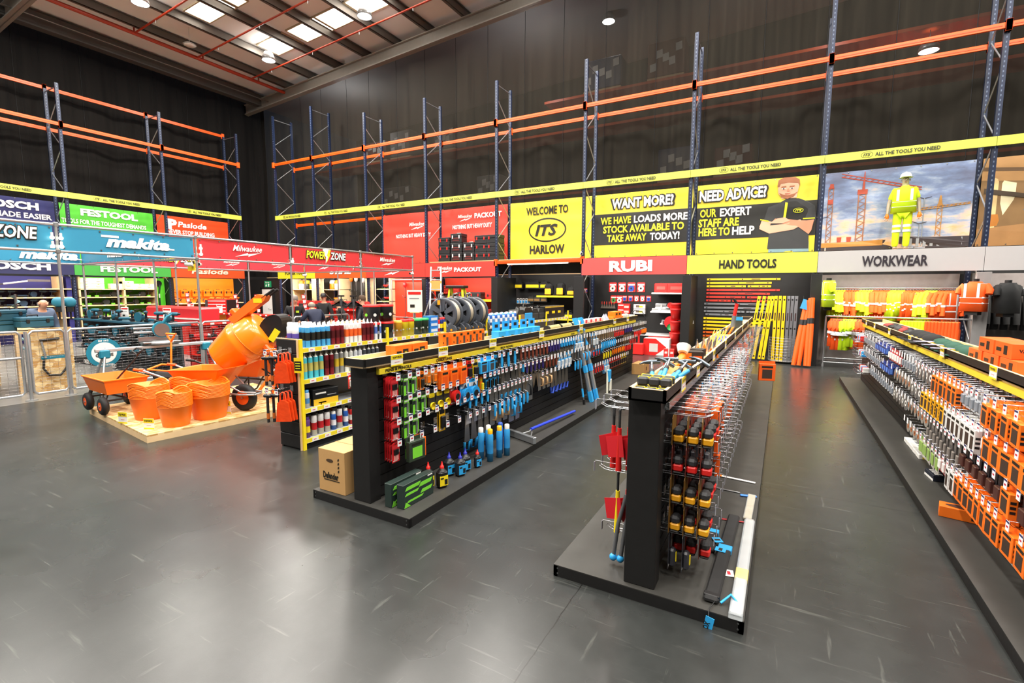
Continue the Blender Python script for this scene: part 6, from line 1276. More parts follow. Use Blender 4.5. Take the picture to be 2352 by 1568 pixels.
def barrow(label, loc, rz, handle, tubc=ORG, frame=GT):
    r = empty('wheelbarrow', label, 'wheelbarrow', loc, rz)
    mb = MB(); B = [(-.28, -.2, .34), (.2, -.16, .34), (.2, .16, .34), (-.28, .2, .34)]; Tt = [(-.46, -.31, .62), (.42, -.29, .66), (.5, 0, .67), (.42, .29, .66), (-.46, .31, .62)]; Bt = [B[0], B[1], (.22, 0, .34), B[2], B[3]]
    I = [(x*.96, y*.95, z-.0) for x, y, z in Tt]; Ib = [(x*.95, y*.94, z+.02) for x, y, z in Bt]
    vs = Bt+Tt+[(x*1.04, y*1.05, z+.004) for x, y, z in Tt]+I+Ib; fs = [(0, 4, 3, 2, 1)]
    for k in range(4): fs += [(5*k+i, 5*k+(i+1) % 5, 5*k+5+(i+1) % 5, 5*k+5+i) for i in range(5)]
    fs.append((20, 21, 22, 23, 24)); mb.add(vs, fs, tubc); mb.obj('tub', parent=r)
    w = MB().lathe([(.1, -.04), (.16, -.055), (.2, -.035), (.205, 0), (.2, .035), (.16, .055), (.1, .04)], RUB, 24, xf((.6, 0, .205), 0, PI/2)).obj('tyre', parent=r); MB().cyl((0, -.045, 0), (0, .045, 0), .11, ORGD, seg=18).cyl((0, -.06, 0), (0, .06, 0), .02, CHROME, seg=8).obj('wheel_hub', parent=w, loc=(.6, 0, .205))
    for s in (-1, 1):
        MB().tube([(-.95, s*.28, .6), (-.6, s*.26, .5), (-.3, s*.22, .33), (.2, s*.16, .31), (.62, s*.1, .26), (.84, s*.07, .27)], .016, frame, 8).obj('frame_tube', parent=r); MB().tube([(-.32, s*.24, .33), (-.34, s*.26, .03), (-.26, s*.26, .0), (-.16, s*.25, .05), (.05, s*.2, .32)], .015, frame, 8).obj('leg', parent=r)
        MB().tube([(-1.1, s*.285, .61), (-.93, s*.28, .6)], .022, handle, 8).obj('grip', parent=r); MB().tube([(.3, s*.17, .5), (.62, s*.09, .3), (.86, s*.06, .3)], .012, frame, 7).obj('nose_brace', parent=r)
    MB().tube([(.84, -.07, .27), (.88, 0, .28), (.84, .07, .27)], .014, frame, 7).obj('nose_bar', parent=r)
    mb = MB(); mb.text('Belle', (-.24, -.2475, .46), XP, (0, -.35, 1), .05, INK, .12, bold=.03, shear=.3, off=.012); mb.obj('lettering', parent=r)
    return r
barrow('orange wheelbarrow with chrome frame in front of the concrete mixer', (-7.66, 4.17, ZP_), .29, ORGD); barrow('orange wheelbarrow with black handles behind the concrete mixer', (-8.05, 5.12, ZP_), .29, BLK, ORG, BLK)
KTC = Kind(mk_card(YEL, .14, .19))
# concrete mixer
mx_ = empty('concrete_mixer', 'orange concrete mixer with tilted drum on splayed legs', 'concrete mixer', (-7.42, 4.72, ZP_), .5)
ax = Vector((-.8, -.08, -.6)).normalized(); Q = ax.to_track_quat('Z', 'X').to_matrix().to_4x4(); c0 = Vector((-.12, -.05, .98))
MB().lathe([(0, -.44), (.26, -.43), (.33, -.36), (.36, -.05), (.365, -.03), (.355, 0), (.27, .38), (.265, .4), (.25, .395), (.33, .0), (.31, -.33), (0, -.4)], mat('ff8412', .25, n=.03, coat=.6), 36, Matrix.Translation(c0) @ Q).obj('drum', parent=mx_)
MB().lathe([(.352, -.145), (.366, -.14), (.354, -.135)], mat('ff8412', .3), 36, Matrix.Translation(c0) @ Q).obj('drum_seam', parent=mx_)
MB().box(-.045, .045, -.1, .06, -.62, .66, mat('ff6a14', .35, n=.03), .02, X=Matrix.Translation((.24, -.12, 1.03)) @ Matrix.Rotation(-.72, 4, 'Y')).obj('yoke_arm', parent=mx_)
MB().prism([(-.22, 1.38), (-.12, 1.31), (.36, 1.66), (.4, 1.74), (.26, 1.76)], -.26, -.1, mat('ff7426', .35, n=.03), 'y').obj('tilt_bracket', parent=mx_); MB().box(.2, .33, -.265, -.26, 1.63, 1.7, YEL).obj('warning_sticker', parent=mx_)
for y in (-.24, -.12): MB().tube([(.32, y, 1.7), (.52, y, 1.84)], .022, BLK, 8).obj('grip', parent=mx_)
MB().prism(ell(0, 0, .165, .25, 24), -.14, .2, BLK, 'y', X=Matrix.Translation((.38, -.02, 1.22)) @ Matrix.Rotation(.6, 4, 'Y')).obj('motor_cover', parent=mx_); MB().box(-.05, .05, -.01, .01, -.1, .1, YEL, X=Matrix.Translation((.45, -.17, 1.12)) @ Matrix.Rotation(.6, 4, 'Y')).obj('label_plate', parent=mx_)
MB().lathe([(.11, -.015), (.14, -.012), (.14, .012), (.11, .015), (.11, -.015)], BLK, 22, xf((.5, -.2, .74), 0, PI/2)).lathe([(0, -.006), (.11, -.006)], mat('222224', .5), 16, xf((.5, -.2, .74), 0, PI/2)).obj('hand_wheel', parent=mx_)
MB().tube([(.42, -.02, .9), (.42, -.02, .5)], .05, ORG, 10).obj('column', parent=mx_)
for dx, dy in ((-.38, -.28), (.25, -.3), (-.3, .32), (.3, .3)): MB().tube([(.42, -.02, .58), (.42+dx*.45, -.02+dy*.4, .36), (.42+dx, -.02+dy, .02)], .024, ORG, 8).obj('leg', parent=mx_)
# spreader trolley with black fabric hopper
st = empty('garden_trolley', 'orange tube trolley with a black fabric tray behind the buckets', 'trolley', (-8.75, 4.35, ZP_), .2)
MB().tube([(-.5, -.25, .5), (-.52, 0, .55), (-.5, .25, .5)], .018, ORG, 8).tube([(.5, -.25, .5), (.52, 0, .56), (.5, .25, .5)], .018, ORG, 8).tube([(-.5, -.25, .5), (.5, -.25, .5)], .014, ORG, 7).obj('frame', parent=st); MB().box(-.47, .47, -.24, .24, .3, .46, mat('1c1c1c', .8), .06).obj('fabric_tray', parent=st)
MB().tube([(-.3, 0, .46), (-.32, .05, .95), (-.4, .05, 1.05), (-.42, .05, 1.08), (-.2, .05, 1.08), (-.24, .05, 1.05), (-.32, .05, .95)], .016, ORG, 8).obj('handle', parent=st)
for x in (-.35, .35):
    for y in (-.26, .26): MB().lathe([(.03, -.03), (.1, -.03), (.12, 0), (.1, .03), (.03, .03)], RUB, 16, xf((x, y, .12), 0, PI/2)).obj('wheel', parent=st)
MB().tube([(-.35, -.2, .3), (-.35, -.2, .12), (.35, -.2, .12), (.35, -.2, .3)], .015, BLK, 6).obj('axle_frame', parent=st)
def topcard(p, rz, label, h=.19):
    r = empty('top_pick_card', label, 'price card', p, rz); MB().box(-.075, .075, -.002, .002, 0, h, WHT).obj('card', parent=r); mb = MB(); mb.box(-.075, .075, -.004, -.002, h*.6, h, YEL); mb.box(-.075, .075, -.004, -.002, 0, h*.12, YEL); T(mb, 'TOP PICK', 0, h*.7, h*.17, INK, .12, y=-.004, bold=.04); mb.box(-.03, .03, -.004, -.002, h*.32, h*.38, mat('d8a0a8', .5)); mb.obj('print', parent=r); return r
topcard(tuple(atz(520, 949, .102)), .45, 'yellow and white card standing on the platform beside the barrow wheel'); topcard(tuple(atz(283, 972, .102)), .3, 'yellow and white card leaning by the bucket stack beside the cart', .16); topcard(tuple(atz(343, 985, .102)), .4, 'small card at the platform corner by the small bucket stack', .14)
g = empty('concrete_block', 'grey concrete base block behind the wheelbarrow', 'block', (-8.2, 5.9, 0)); MB().box(-.6, .6, -.2, .2, 0, .35, mat('8f8c88', .8, n=.2), .02).obj('block_body', parent=g)
# ================================================================== sealant display (open shelves, yellow edges)
GX0, GX1, GY = -5.38, -4.97, 3.76
g0 = empty('sealant_display', 'shelf run with yellow edges and a black slatted end panel', 'shelving', (GX1, GY, 0))
def g0p(name, mb): return mb.obj(name, parent=g0)
mb = MB()
for k in range(8): mb.box(-.41, -.035, -.03, 0, .02+.166*k, .02+.166*k+.158, WOODBLK, .004)
mb.box(-.41, -.035, -.01, .012, .0, 1.36, BLK); mb.box(-.41, -.035, -.03, .02, 1.345, 1.355, PINE); g0p('end_slat_board', mb); g0p('end_trim', MB().box(-.035, -.012, -.034, .03, 0, 1.352, PINE))
BY = [0, 1.45, 2.82, 4.15, 5.5, 6.85, 8.2]
for i, y in enumerate(BY): g0p('upright', MB().box(-.012, .012, y-.02, y+.02, 0, 1.4 if i else 1.352, YEL).box(-.4, -.37, y-.02, y+.02, 0, 1.33, BLK))
g0p('back_board', MB().box(-.405, -.39, .03, 8.2, 0, 1.2, mat('a8a6a2', .5)))
SH = (1.24, .86, .5, .13)
for bi in range(6):
    for z in SH:
        if bi >= 2 and z < .4: continue
        zz = z if bi != 2 else min(z, 1.16)
        s = MB().box(-.4, 0, BY[bi]+.02, BY[bi+1]-.02, zz-.02, zz, mat('b8bcc0', .4, .3)).box(0, .012, BY[bi]+.02, BY[bi+1]-.02, zz-.05, zz+.002, mat('e6cf2a', .5)); so = g0p('shelf', s)
        t = MB(); t.box(.0115, .0135, BY[bi]+.03, BY[bi+1]-.03, zz-.05, zz-.047, WHT)
        for k in range(7): y = BY[bi]+.1+.19*k; t.box(.0125, .0145, y, y+.09, zz-.047, zz-.003, WHT).box(.0145, .015, y+.02, y+.06, zz-.03, zz-.018, mat('d0707c', .5))
        t.obj('price_strip', parent=so)
    if bi < 1: g0p('base_plinth', MB().box(-.4, -.02, .03, 8.2, 0, .08, BLK))
r = empty('offer_card', 'black and yellow offer card fixed to the yellow upright of the sealant shelves', 'notice', (GX1+.02, GY-.06, .98), .35); MB().box(-.05, .05, -.004, 0, -.02, .16, YEL).obj('card', parent=r); MB().box(-.045, .045, -.006, -.004, .01, .12, BLK).box(-.03, .03, -.007, -.006, .03, .04, LOGY).box(-.03, .03, -.007, -.006, .06, .07, LOGY).box(-.03, .03, -.007, -.006, .09, .1, LOGY).obj('print', parent=r)
CT = {'blue black': (mat('4aa3d6', .4), INK), 'maroon': (mat('7a1c24', .4), mat('4f1016', .4)), 'white orange': (mat('e9e6e2', .4), mat('e8662a', .4)), 'cyan': (mat('4ec0d2', .4), mat('b8b060', .4)), 'grey yellow': (mat('8f8f8c', .4), mat('c8a82e', .4)), 'white blue': (mat('e0e4ea', .4), mat('5470b8', .4)), 'dark grey': (mat('4a4f55', .4), mat('2c3036', .4)), 'green white': (mat('e4e6df', .4), mat('3f7a55', .4))}
KCT = {k: Kind(mk_cartridge(a, b_)) for k, (a, b_) in CT.items()}
KFM = Kind(mk_can(mat('e9e9ec', .4), WHT, .3, .042, mat('6a56b0', .4)))
for j in range(2):
    for i in range(2): KFM.put((GX0+.1+.1*i, GY+.1+.2*j, 1.24), 0, 'tall white can with a purple band on the top shelf, %s row, %s' % (('outer', 'inner')[j], ('rear', 'front')[i]), 'can', 'white cans', sc=1)
top = ['blue black']*5+['maroon']*3+['white orange']*4+['maroon']*3+['white blue']*2
for i, c in enumerate(top):
    for d in range(3): KCT[c].put((GX1-.045-.07*d, GY+.14+.075*i, 1.24), .3*i, '%s sealant tube on the top shelf, %s column from the end, %s' % (c, nth(i), ('front', 'middle', 'rear')[d]), 'sealant tube', 'top shelf tubes', sc=1.12)
sec = ['cyan']*4+['maroon']*2+['grey yellow']*2+['green white']*2+['white blue']*2+['dark grey']*4
for i, c in enumerate(sec):
    for d in range(2): KCT[c].put((GX1-.045-.075*d, GY+.08+.08*i, .86), .3*i, '%s sealant tube on the second shelf, %s column from the end, %s' % (c, nth(i), ('front', 'rear')[d]), 'sealant tube', 'second shelf tubes', sc=1.2)
KGN = Kind(mk_box(.36, .06, .2, BLK, [(.02, .98, 0, .4, mat('e8b92a', .5)), (.1, .5, .7, .8, WHT), (.55, .9, .55, .6, GRY), (.2, .5, .12, .2, BLK), (.28, .32, .02, .16, BLK)], name='sealant_gun_carton'))
for i in range(3): KGN.put((GX1-.05-.07*i, GY+.36, .5), PI/2-.12, 'black and yellow carton on the third shelf of the sealant display, %s from the front' % nth(i), 'box', 'gun cartons')
KCN = {'wb': Kind(mk_can(mat('d8dde2', .4), mat('4a9ad8', .4), .22, .033, mat('4a8ac8', .4))), 'red': Kind(mk_can(mat('e8e6e4', .4), BLK, .3, .036, mat('b8222a', .4))), 'py': Kind(mk_can(mat('6a4488', .4), mat('4a2a78', .4), .26, .034, YEL)), 'blue': Kind(mk_can(mat('2a62b8', .4), WHT, .24, .034, mat('e8e8ee', .4))), 'wd': Kind(mk_can(mat('23337a', .4), RED, .24, .03, YEL)), 'rd': Kind(mk_can(RED, BLK, .24, .03, WHT))}
KCN['wb'].put((GX1-.06, GY+.1, .5), 0, 'white and blue can at the near end of the third sealant shelf', 'can')
for i, c in enumerate(('py', 'red', 'red', 'red', 'blue', 'red', 'blue', 'rd')):
    for d in range(2): KCN[c].put((GX1-.06-.085*d, GY+.09+.1*i, .13), 0, '%s foam can on the bottom sealant shelf, %s along, %s' % ({'py': 'purple and yellow', 'red': 'white and red', 'blue': 'blue', 'rd': 'red'}[c], nth(i), ('front', 'rear')[d]), 'can', 'foam cans')
def mk_jerry():
    r = empty('jerry_can', cat='jerry can'); MB().box(-.07, .07, -.06, .06, 0, .26, mat('f0b428', .4), .025).obj('body', parent=r); MB().cyl((0, -.03, .26), (0, -.03, .29), .022, BLK, seg=10).obj('cap', parent=r); MB().tube([(0, .04, .25), (0, .02, .3), (0, -.01, .28)], .012, mat('f0b428', .4), 6).obj('handle', parent=r); return r
KJC = Kind(mk_jerry)
for i in range(4): KJC.put((GX1-.27, GY+.1+.19*i, .13), PI/2, 'yellow jerry can with a black cap behind the foam cans, %s' % nth(i), 'jerry can', 'yellow jerry cans', sc=1.1)
KPKR = Kind(mk_pack(mat('e0382a', .5), WHT, .09, .18, .03, 'sealant_tool_pack'))
for i in range(4): KPKR.put((GX1+.03, GY+.72+.1*i, .82), PI/2, 'red tool pack hung under the second sealant shelf, %s' % nth(i), 'pack', 'red sealant packs')
# hooks on the end board: orange workwear bags and black hand pumps
KHV = Kind(lambda: (lambda r: (MB().prism([(-.075, -.3), (.08, -.3), (.055, -.1), (.015, -.07), (-.015, -.07), (-.055, -.1)], -.012, .012, mat('f04a1a', .3, n=.2, sc=14, bump=.5), 'y').obj('bag_body', parent=r), MB().tube([(-.03, 0, -.1), (-.022, 0, 0), (0, 0, .012), (.022, 0, 0), (.03, 0, -.1)], .008, mat('f04a1a', .5), 6).obj('strap', parent=r), r)[2])(empty('hanging_bag', cat='bag')))
KPM = Kind(lambda: (lambda r: (MB().tube([(0, 0, -.06), (0, 0, -.34)], .014, mat('2a2a2c', .4), 8).obj('barrel', parent=r), MB().tube([(0, 0, -.3), (0, 0, -.24)], .016, mat('c86a28', .5), 8).obj('band', parent=r), MB().box(-.05, .05, -.015, .015, -.075, -.04, BLK, .01).tube([(0, 0, -.05), (-.03, 0, -.01), (0, 0, .015), (.02, 0, 0)], .005, CHROME, 5).obj('head', parent=r), r)[3])(empty('hand_pump', cat='pump')))
KEH = Kind(mk_hook(.2, 0))
for rw, z in enumerate((1.2, .74)):
    for i, x in enumerate((-.3, -.12)): KEH.put((GX1+x-.03, GY-.03, z), 0, 'wire hook on the black end board, %s row, %s side' % (('upper', 'lower')[rw], ('outer', 'inner')[i]), 'display hook')
    for i in range(3):
        KHV.put((GX1-.13+.012*i, GY-.08-.055*i, z-.015), .35+.12*i, 'orange bag hung on the black end board, %s row, %s from the board' % (('upper', 'lower')[rw], nth(i)), 'bag', 'orange hung bags', sc=1.12)
        KPM.put((GX1-.33-.04*i, GY-.08-.05*i, z-.015), .2, 'black hand pump hung on the end board, %s row, %s from the board' % (('upper', 'lower')[rw], nth(i)), 'pump', 'black hand pumps', sc=1.15)
# second bay: tubs, wipes, packs
def mk_tub(c, lid, R=.12, h=.24, lab=None):
    def f():
        r = empty('round_tub', cat='tub'); mb = MB(); mb.lathe([(0, 0), (R*.93, 0), (R, h*.9)], c, 20)
        if lab: mb.lathe([(R*.955+.001, h*.2), (R*.99+.001, h*.75)], lab, 20)
        mb.obj('body', parent=r); MB().lathe([(R*1.03, h*.86), (R*1.05, h*.97), (R*.9, h), (0, h)], lid, 20).obj('lid', parent=r)
        q = MB()
        for k in range(6): a = k*PI/3; q.cyl((R*math.cos(a)*1.0, R*math.sin(a)*1.0, h*.4), (R*math.cos(a)*1.015, R*math.sin(a)*1.015, h*.4), R*.2, [GRY, LIME, WHT][k % 3], seg=8)
        q.obj('label_mark', parent=r); return r
    return f
KTB = {'dark': Kind(mk_tub(mat('25262a', .45), RED)), 'yellow': Kind(mk_tub(mat('e8cf2a', .4), RED, .06, .25)), 'green': Kind(mk_tub(mat('2a3a2a', .4), mat('2fae5a', .4), .075, .25)), 'amber': Kind(mk_tub(mat('d89a28', .4), mat('e8c84a', .4), .06, .24))}
for i, (y, dz) in enumerate(((1.3, 0), (1.56, 0), (1.3, .25), (1.56, .25), (1.34, .5))): KTB['dark'].put((GX1-.14-(.0 if i < 4 else .05), GY+y, 1.24+dz) if i < 4 else (GX1-.3, GY+1.15, 1.24), .3*i, 'black tub with a red lid after the sealant tubes, %s' % ['lower near', 'lower far', 'upper near', 'upper far', 'single behind the tubes'][i], 'tub', 'black tubs')
for c, y, l in (('amber', 1.76, 'amber tub beside the black tubs'), ('yellow', 1.9, 'yellow wipes tub with a red lid, nearer one'), ('yellow', 2.04, 'yellow wipes tub with a red lid, farther one'), ('green', 2.21, 'dark tub with a green lid, nearer one'), ('green', 2.37, 'dark tub with a green lid, farther one')): KTB[c].put((GX1-.08, GY+y, 1.24), 0, l, 'tub')
KBP = Kind(mk_box(.2, .16, .09, mat('2a7ad0', .35), [(.1, .9, .2, .7, mat('cfd8e4', .4))], name='wipes_pack'))
for k in range(3): KBP.put((GX1-.1, GY+2.56, 1.24+.092*k), PI/2, 'blue wipes pack in the stack beside the green lidded tubs, %s from the shelf' % nth(k), 'pack', 'blue wipes packs')
for i, c in enumerate(('wb', 'rd', 'wd', 'wd')): KCN[c].put((GX1-.06, GY+2.7+.03+.0*i-.0+.07*(i-1.2), 1.24), 0, 'spray can before the hose reels, %s' % nth(i), 'can', 'spray cans by the reels')
for i in range(5):
    KM['black' if i % 2 else 'orange'].put((GX1-.18, GY+1.62+.21*i, .86), PI/2, 'case on the second shelf behind the tray of orange boxes, %s' % nth(i), 'tool box', 'second shelf cases', sc=.55)
# hose reels
def mk_reel():
    r = empty('hose_reel', cat='hose reel'); G_ = mat('4c5058', .45); H_ = mat('b8aa94', .5)
    for x in (-.11, .11):
        mb = MB(); mb.lathe([(.2, -.008), (.27, -.012), (.285, 0), (.27, .012), (.2, .008), (.2, -.008)], G_, 28, xf((x, 0, .36), 0, 0, PI/2))
        for k in range(6): q = k*PI/3; mb.prism([(-.03, .0), (.03, .0), (.05, .24), (-.05, .24)], -.01, .01, G_, 'x', xf((x, 0, .36), 0, q))
        mb.obj('side_disc', parent=r)
    mb = MB()
    for j in range(5): mb.lathe([(.2+.0*j, -.1+.042*j), (.24, -.085+.042*j), (.2, -.07+.042*j)], H_, 28, xf((0, 0, .36), 0, 0, PI/2))
    mb.lathe([(.2, -.1), (.2, .1)], H_, 24, xf((0, 0, .36), 0, 0, PI/2)); mb.obj('hose_coil', parent=r)
    MB().tube([(.13, -.05, .36), (.14, .1, .14), (.13, .2, .08)], .03, G_, 7).tube([(-.13, -.05, .36), (-.14, .1, .14), (-.13, .2, .08)], .03, G_, 7).obj('stand', parent=r)
    for x in (-.15, .15): w = MB().cyl((x-.02, .2, .09), (x+.02, .2, .09), .09, G_, seg=20).obj('wheel', parent=r); MB().cyl((x-.025, 0, 0), (x+.025, 0, 0), .022, mat('f0a020', .4), seg=10).obj('wheel_cap', parent=w, loc=(0, .2, .09))
    MB().tube([(.14, -.02, .4), (.14, -.05, .62), (0, -.06, .66), (-.14, -.05, .62), (-.14, -.02, .4)], .016, G_, 7).obj('handle', parent=r); MB().tube([(.16, -.05, .6), (.16, -.05, .52)], .026, mat('f0a020', .4), 8).tube([(.16, -.05, .6), (.16, -.05, .7), (.16, .04, .72)], .016, CHROME, 7).obj('nozzle', parent=r); return r
KRL = Kind(mk_reel)
for i in range(3): KRL.put((GX1-.22, GY+3.15+.42*i, 1.16), -1.45, 'grey hose reel with wheels on the sealant shelves, %s from the near end' % nth(i), 'hose reel', 'grey hose reels')
for i in range(12):
    for d in range(2): KCN[('wb', 'blue')[i % 2]].put((GX1-.07-.09*d, GY+4.3+.1*i, 1.24), 0, 'white and blue can past the hose reels, %s along, %s' % (nth(i), ('front', 'rear')[d]), 'can', 'cans past the reels')
for k, y, z, l in (('t', 5.7, 1.24, 'green and black bag'), ('b', 6.05, 1.24, 'first black tool bag'), ('bk', 6.4, 1.24, 'second black tool bag'), ('bk', 6.75, 1.24, 'third black tool bag')): KBG[k].put((GX1-.2, GY+y, z), PI/2, l+' on the far end of the sealant shelves', 'bag', sc=1.1)
KDW = Kind(mk_box(.44, .3, .3, BLK, [(.02, .98, .88, 1, mat('c8a83a', .5)), (.1, .5, .4, .6, YEL)], name='tool_carton'))
for i in range(3): KDW.put((GX1-.2, GY+7.1+.36*i, 1.24), PI/2, 'black and yellow carton at the far end of the sealant shelves, %s' % nth(i), 'box', 'cartons at the far end')
# ladders standing behind
def ladder(label, base, top, w, c, n, name='ladder', feet=None):
    a, t = Vector(base), Vector(top); r = empty(name, label, 'ladder', base); d = t-a; side = Vector((d.y, -d.x, 0)).normalized() if abs(d.x)+abs(d.y) > .01 else Vector((1, 0, 0)); return r, d, side
r, d, sd = ladder('tall aluminium ladder leaning above the hose reels', (-8.6, 10.9, 0), (-9.3, 11.9, 2.62), .36, GT, 9); sd = Vector((.85, .53, 0))
for s in (-1, 1): MB().tube([tuple(sd*.17*s), tuple(d+sd*.15*s)], .03, mat('c4c7ca', .3, .9), 6).obj('stile', parent=r)
for k in range(9): p = d*(.08+.11*k); MB().tube([tuple(p-sd*.16), tuple(p+sd*.16)], .018, GT, 6).obj('rung', parent=r)
for s in (-1, 1): MB().tube([tuple(d*.62+sd*.17*s), tuple(Vector((-.9, .4, 0))+sd*.25*s)], .025, GT, 6).obj('stay', parent=r)
MB().box(-.17, .17, -.015, .015, -.16, .16, mat('f07a1a', .5), X=Matrix.Translation(d*.78) @ Matrix.Rotation(.55, 4, 'Z') @ Matrix.Rotation(-.3, 4, 'X')).obj('label_plate', parent=r)
b0 = Vector((-8.2, 11.4, 0)); r = empty('stepladder', 'yellow stepladder with a black top by the bag bay', 'stepladder', tuple(b0), .1); YL = mat('e6e02a', .45)
for sx in (-1, 1):
    MB().tube([(sx*.42, -.15, 0), (sx*.2, 0, 2.0)], .035, YL, 6).obj('front_leg', parent=r); MB().tube([(sx*.44, .95, 0), (sx*.2, .1, 2.0)], .03, YL, 6).obj('rear_leg', parent=r)
MB().box(-.3, .3, -.1, .2, 1.98, 2.06, BLK, .02).obj('top_cap', parent=r)
for k in range(5): w = .42-.045*k; MB().box(-w, w, -.15+.03*k, .0+.03*k, .36+.34*k, .39+.34*k, mat('c9ccce', .4, .6)).obj('step', parent=r)
def mk_tdisp():
    r = empty('trimmer_display', cat='trimmer'); MB().tube([(0, 0, 0), (0, 0, 1.5)], .014, STEEL, 7).cyl((0, 0, 0), (0, 0, .02), .14, BLK, seg=14).obj('pole', parent=r)
    MB().lathe([(.05, 1.62), (.24, 1.5), (.25, 1.47), (.05, 1.58), (.05, 1.62)], BLK, 16, None, True, -.3, PI*1.1).obj('guard', parent=r); MB().cyl((0, 0, 1.5), (0, 0, 1.68), .04, DGR, seg=10).cyl((0, 0, 1.74), (0, 0, 1.78), .09, BLK, seg=14).cyl((0, 0, 1.66), (0, 0, 1.75), .015, BLK, seg=8).obj('spool_head', parent=r); return r
KTD = Kind(mk_tdisp)
for px, rz, l in ((784, .4, 'nearer the bald man'), (812, 1.4, 'nearer the man in the quilted jacket')): p = aty(px, 700, 9.3); KTD.put((p.x, p.y, 0), rz, 'black trimmer head on a pole behind the tubes, '+l, 'trimmer')
p = atx(820, 735, GX1-.3); tag(MB().box(-.03, .03, -.45, .45, -.012, .012, PINE).obj('timber_plank', loc=(p.x, p.y, 1.49)), 'short pine plank lying across the tops of the rear tubes', 'plank')
# ================================================================== aisle displays
def aisle_unit(name, label, o, rz, x0, x1, L, post, panel, tray, zp=.082, top=1.368, y0=.03, y1=.2, tray_l=None, lip=1, lab=(), front=True):
    """low black aisle display: plinth, end post, slat panel, open timber tray on top; local +y runs down the aisle"""
    r = empty(name, label, 'aisle display', o+(0,), rz)
    mb = MB(); mb.box(x0, x1, y0, L, zp-.006, zp, mat('33322f', .55, n=.35, sc=5, bump=.05)); mb.box(x0, x1, y0, y0+.03, 0, zp-.006, WOODBLK); mb.box(x0, x0+.03, y0, L, 0, zp-.006, WOODBLK); mb.box(x1-.03, x1, y0, L, 0, zp-.006, WOODBLK); mb.obj('plinth', parent=r)
    if front:
        sc_ = MB()
        for x in (x0+.03, x1-.03):
            for z in (.025, .06): sc_.cyl((x, y0-.002, z), (x, y0, z), .006, STEEL, seg=8)
        sc_.obj('screw_head', parent=r)
    mb = MB(); mb.box(post[0], post[1], y1-.13, y1, zp, 1.3, WOODBLK, .004); mb.obj('end_post', parent=r)
    pn = MB(); k = 0; z = zp+.01
    while z < 1.26: pn.box(panel[0], panel[1], y1, L-.15, z, min(z+.092, 1.26), WOODBLK); z += .1
    pn.box(panel[0]+.012, panel[1]-.012, y1, L-.15, zp, 1.26, BLK); pn.obj('slat_panel', parent=r)
    t0, t1 = tray; tl = tray_l or (L-.1); th = .018
    mb = MB(); mb.box(t0, t1, .0, tl, top-.078, top-.066, PINE)
    for a in ((t0, t0+th, 0, tl), (t1-th, t1, 0, tl), (t0, t1, 0, th), (t0, t1, tl-th, tl)): mb.box(*a, top-.078, top-.003, WOODBLK); mb.box(*a, top-.003, top, PINE)
    for a in ((t0+th, t0+th+.003, th, tl-th), (t1-th-.003, t1-th, th, tl-th)): mb.box(*a, top-.066, top-.003, PINE)
    mb.obj('top_tray', parent=r)
    for s, d in lip:
        xs = t1 if s > 0 else t0; xi = panel[1] if s > 0 else panel[0]; a, b = sorted((xs-s*.03, xi))
        MB().box(a, b, y1-.02, tl-.1, top-.105, top-.079, PINE).obj('timber_rail', parent=r)
        c0, c1 = d
        a, b = sorted((xi, xs-s*.012)); MB().box(a, b, y1-.02, tl-.1, top-.158, top-.105, c0, .003).obj('header_strip', parent=r)
        if c1:
            mb = MB()
            for y, tx in c1:
                if s > 0: mb.text(tx, (xs-.012, y, top-.142), YP, ZP, .026, INK, len(tx)*.024, bold=.03, mid=False)
                else: mb.text(tx, (xs+.012, y, top-.142), (0, -1, 0), ZP, .026, INK, len(tx)*.024, bold=.03, mid=False)
            mb.obj('header_lettering', parent=r)
    return r
def rot2(o, rz): 
    c, s = math.cos(rz), math.sin(rz)
    return lambda x, y, z: (o[0]+x*c-y*s, o[1]+x*s+y*c, z)
def pickcards(P, rz, xs, top, ys, name, s):
    for i, y in enumerate(ys): topcard(P(xs+s*.004, y, top-.1), rz+(PI/2 if s > 0 else -PI/2), 'offer card on the tray edge of the %s, %s from the camera' % (name, nth(i)), .1)
YST = mat('e2c92c', .5)
# ---------------------------------------------------------------- blue tool display
A1 = (-3.12, 2.87); T1 = -.011; P1 = rot2(A1, T1)
aisle_unit('tool_display', 'long black display of blue hand tools with a yellow header strip', A1, T1, -.63, .55, 8.4, (-.13, .07), (-.1, .045), (-.12, .12), lip=[(1, (YST, [(.25, 'PENS & PENCILS'), (.95, 'CHALK LINES'), (2.2, 'BRICK TROWELS'), (4.4, 'FLOATS'), (6.2, 'SAWS')]))])
pickcards(P1, T1, .12, 1.368, (.38, 1.05, 2.0, 3.3, 4.8, 6.6, 7.5), 'blue tool display', 1)
def redpack(p, w, h, d):
    for k in range(4): x = -w*.22+w*.15*k; p.box(x-.006, x+.006, -.012, 0, -h*.62, -h*.36, BLK); p.box(x-.003, x+.003, -.008, 0, -h*.9, -h*.62, mat('e8a8a0', .5))
    p.box(w*.36, w*.44, -.002, 0, -h*.55, -h*.4, WHT)
def greenpack(p, w, h, d):
    p.box(-w*.4, -w*.05, -.003, 0, -h*.95, -h*.5, LIME); p.box(w*.05, w*.15, -.012, 0, -h*.9, -h*.3, mat('b8bcbc', .35, .6)); p.box(w*.22, w*.3, -.012, 0, -h*.85, -h*.3, LIME); p.box(-w*.3, w*.3, -.003, 0, -h*.26, -h*.2, WHT)
def tapeblade(p, w, h, d): p.lathe([(.0, -.012), (.034, -.012), (.038, 0), (.034, .012)], YEL, 14, xf((0, -.016, -h*.68), 0, PI/2)); p.lathe([(0, -.0125), (.02, -.013)], BLK, 12, xf((0, -.016, -h*.68), 0, PI/2)); p.box(-w*.3, w*.3, -.003, 0, -h*.34, -h*.25, YEL)
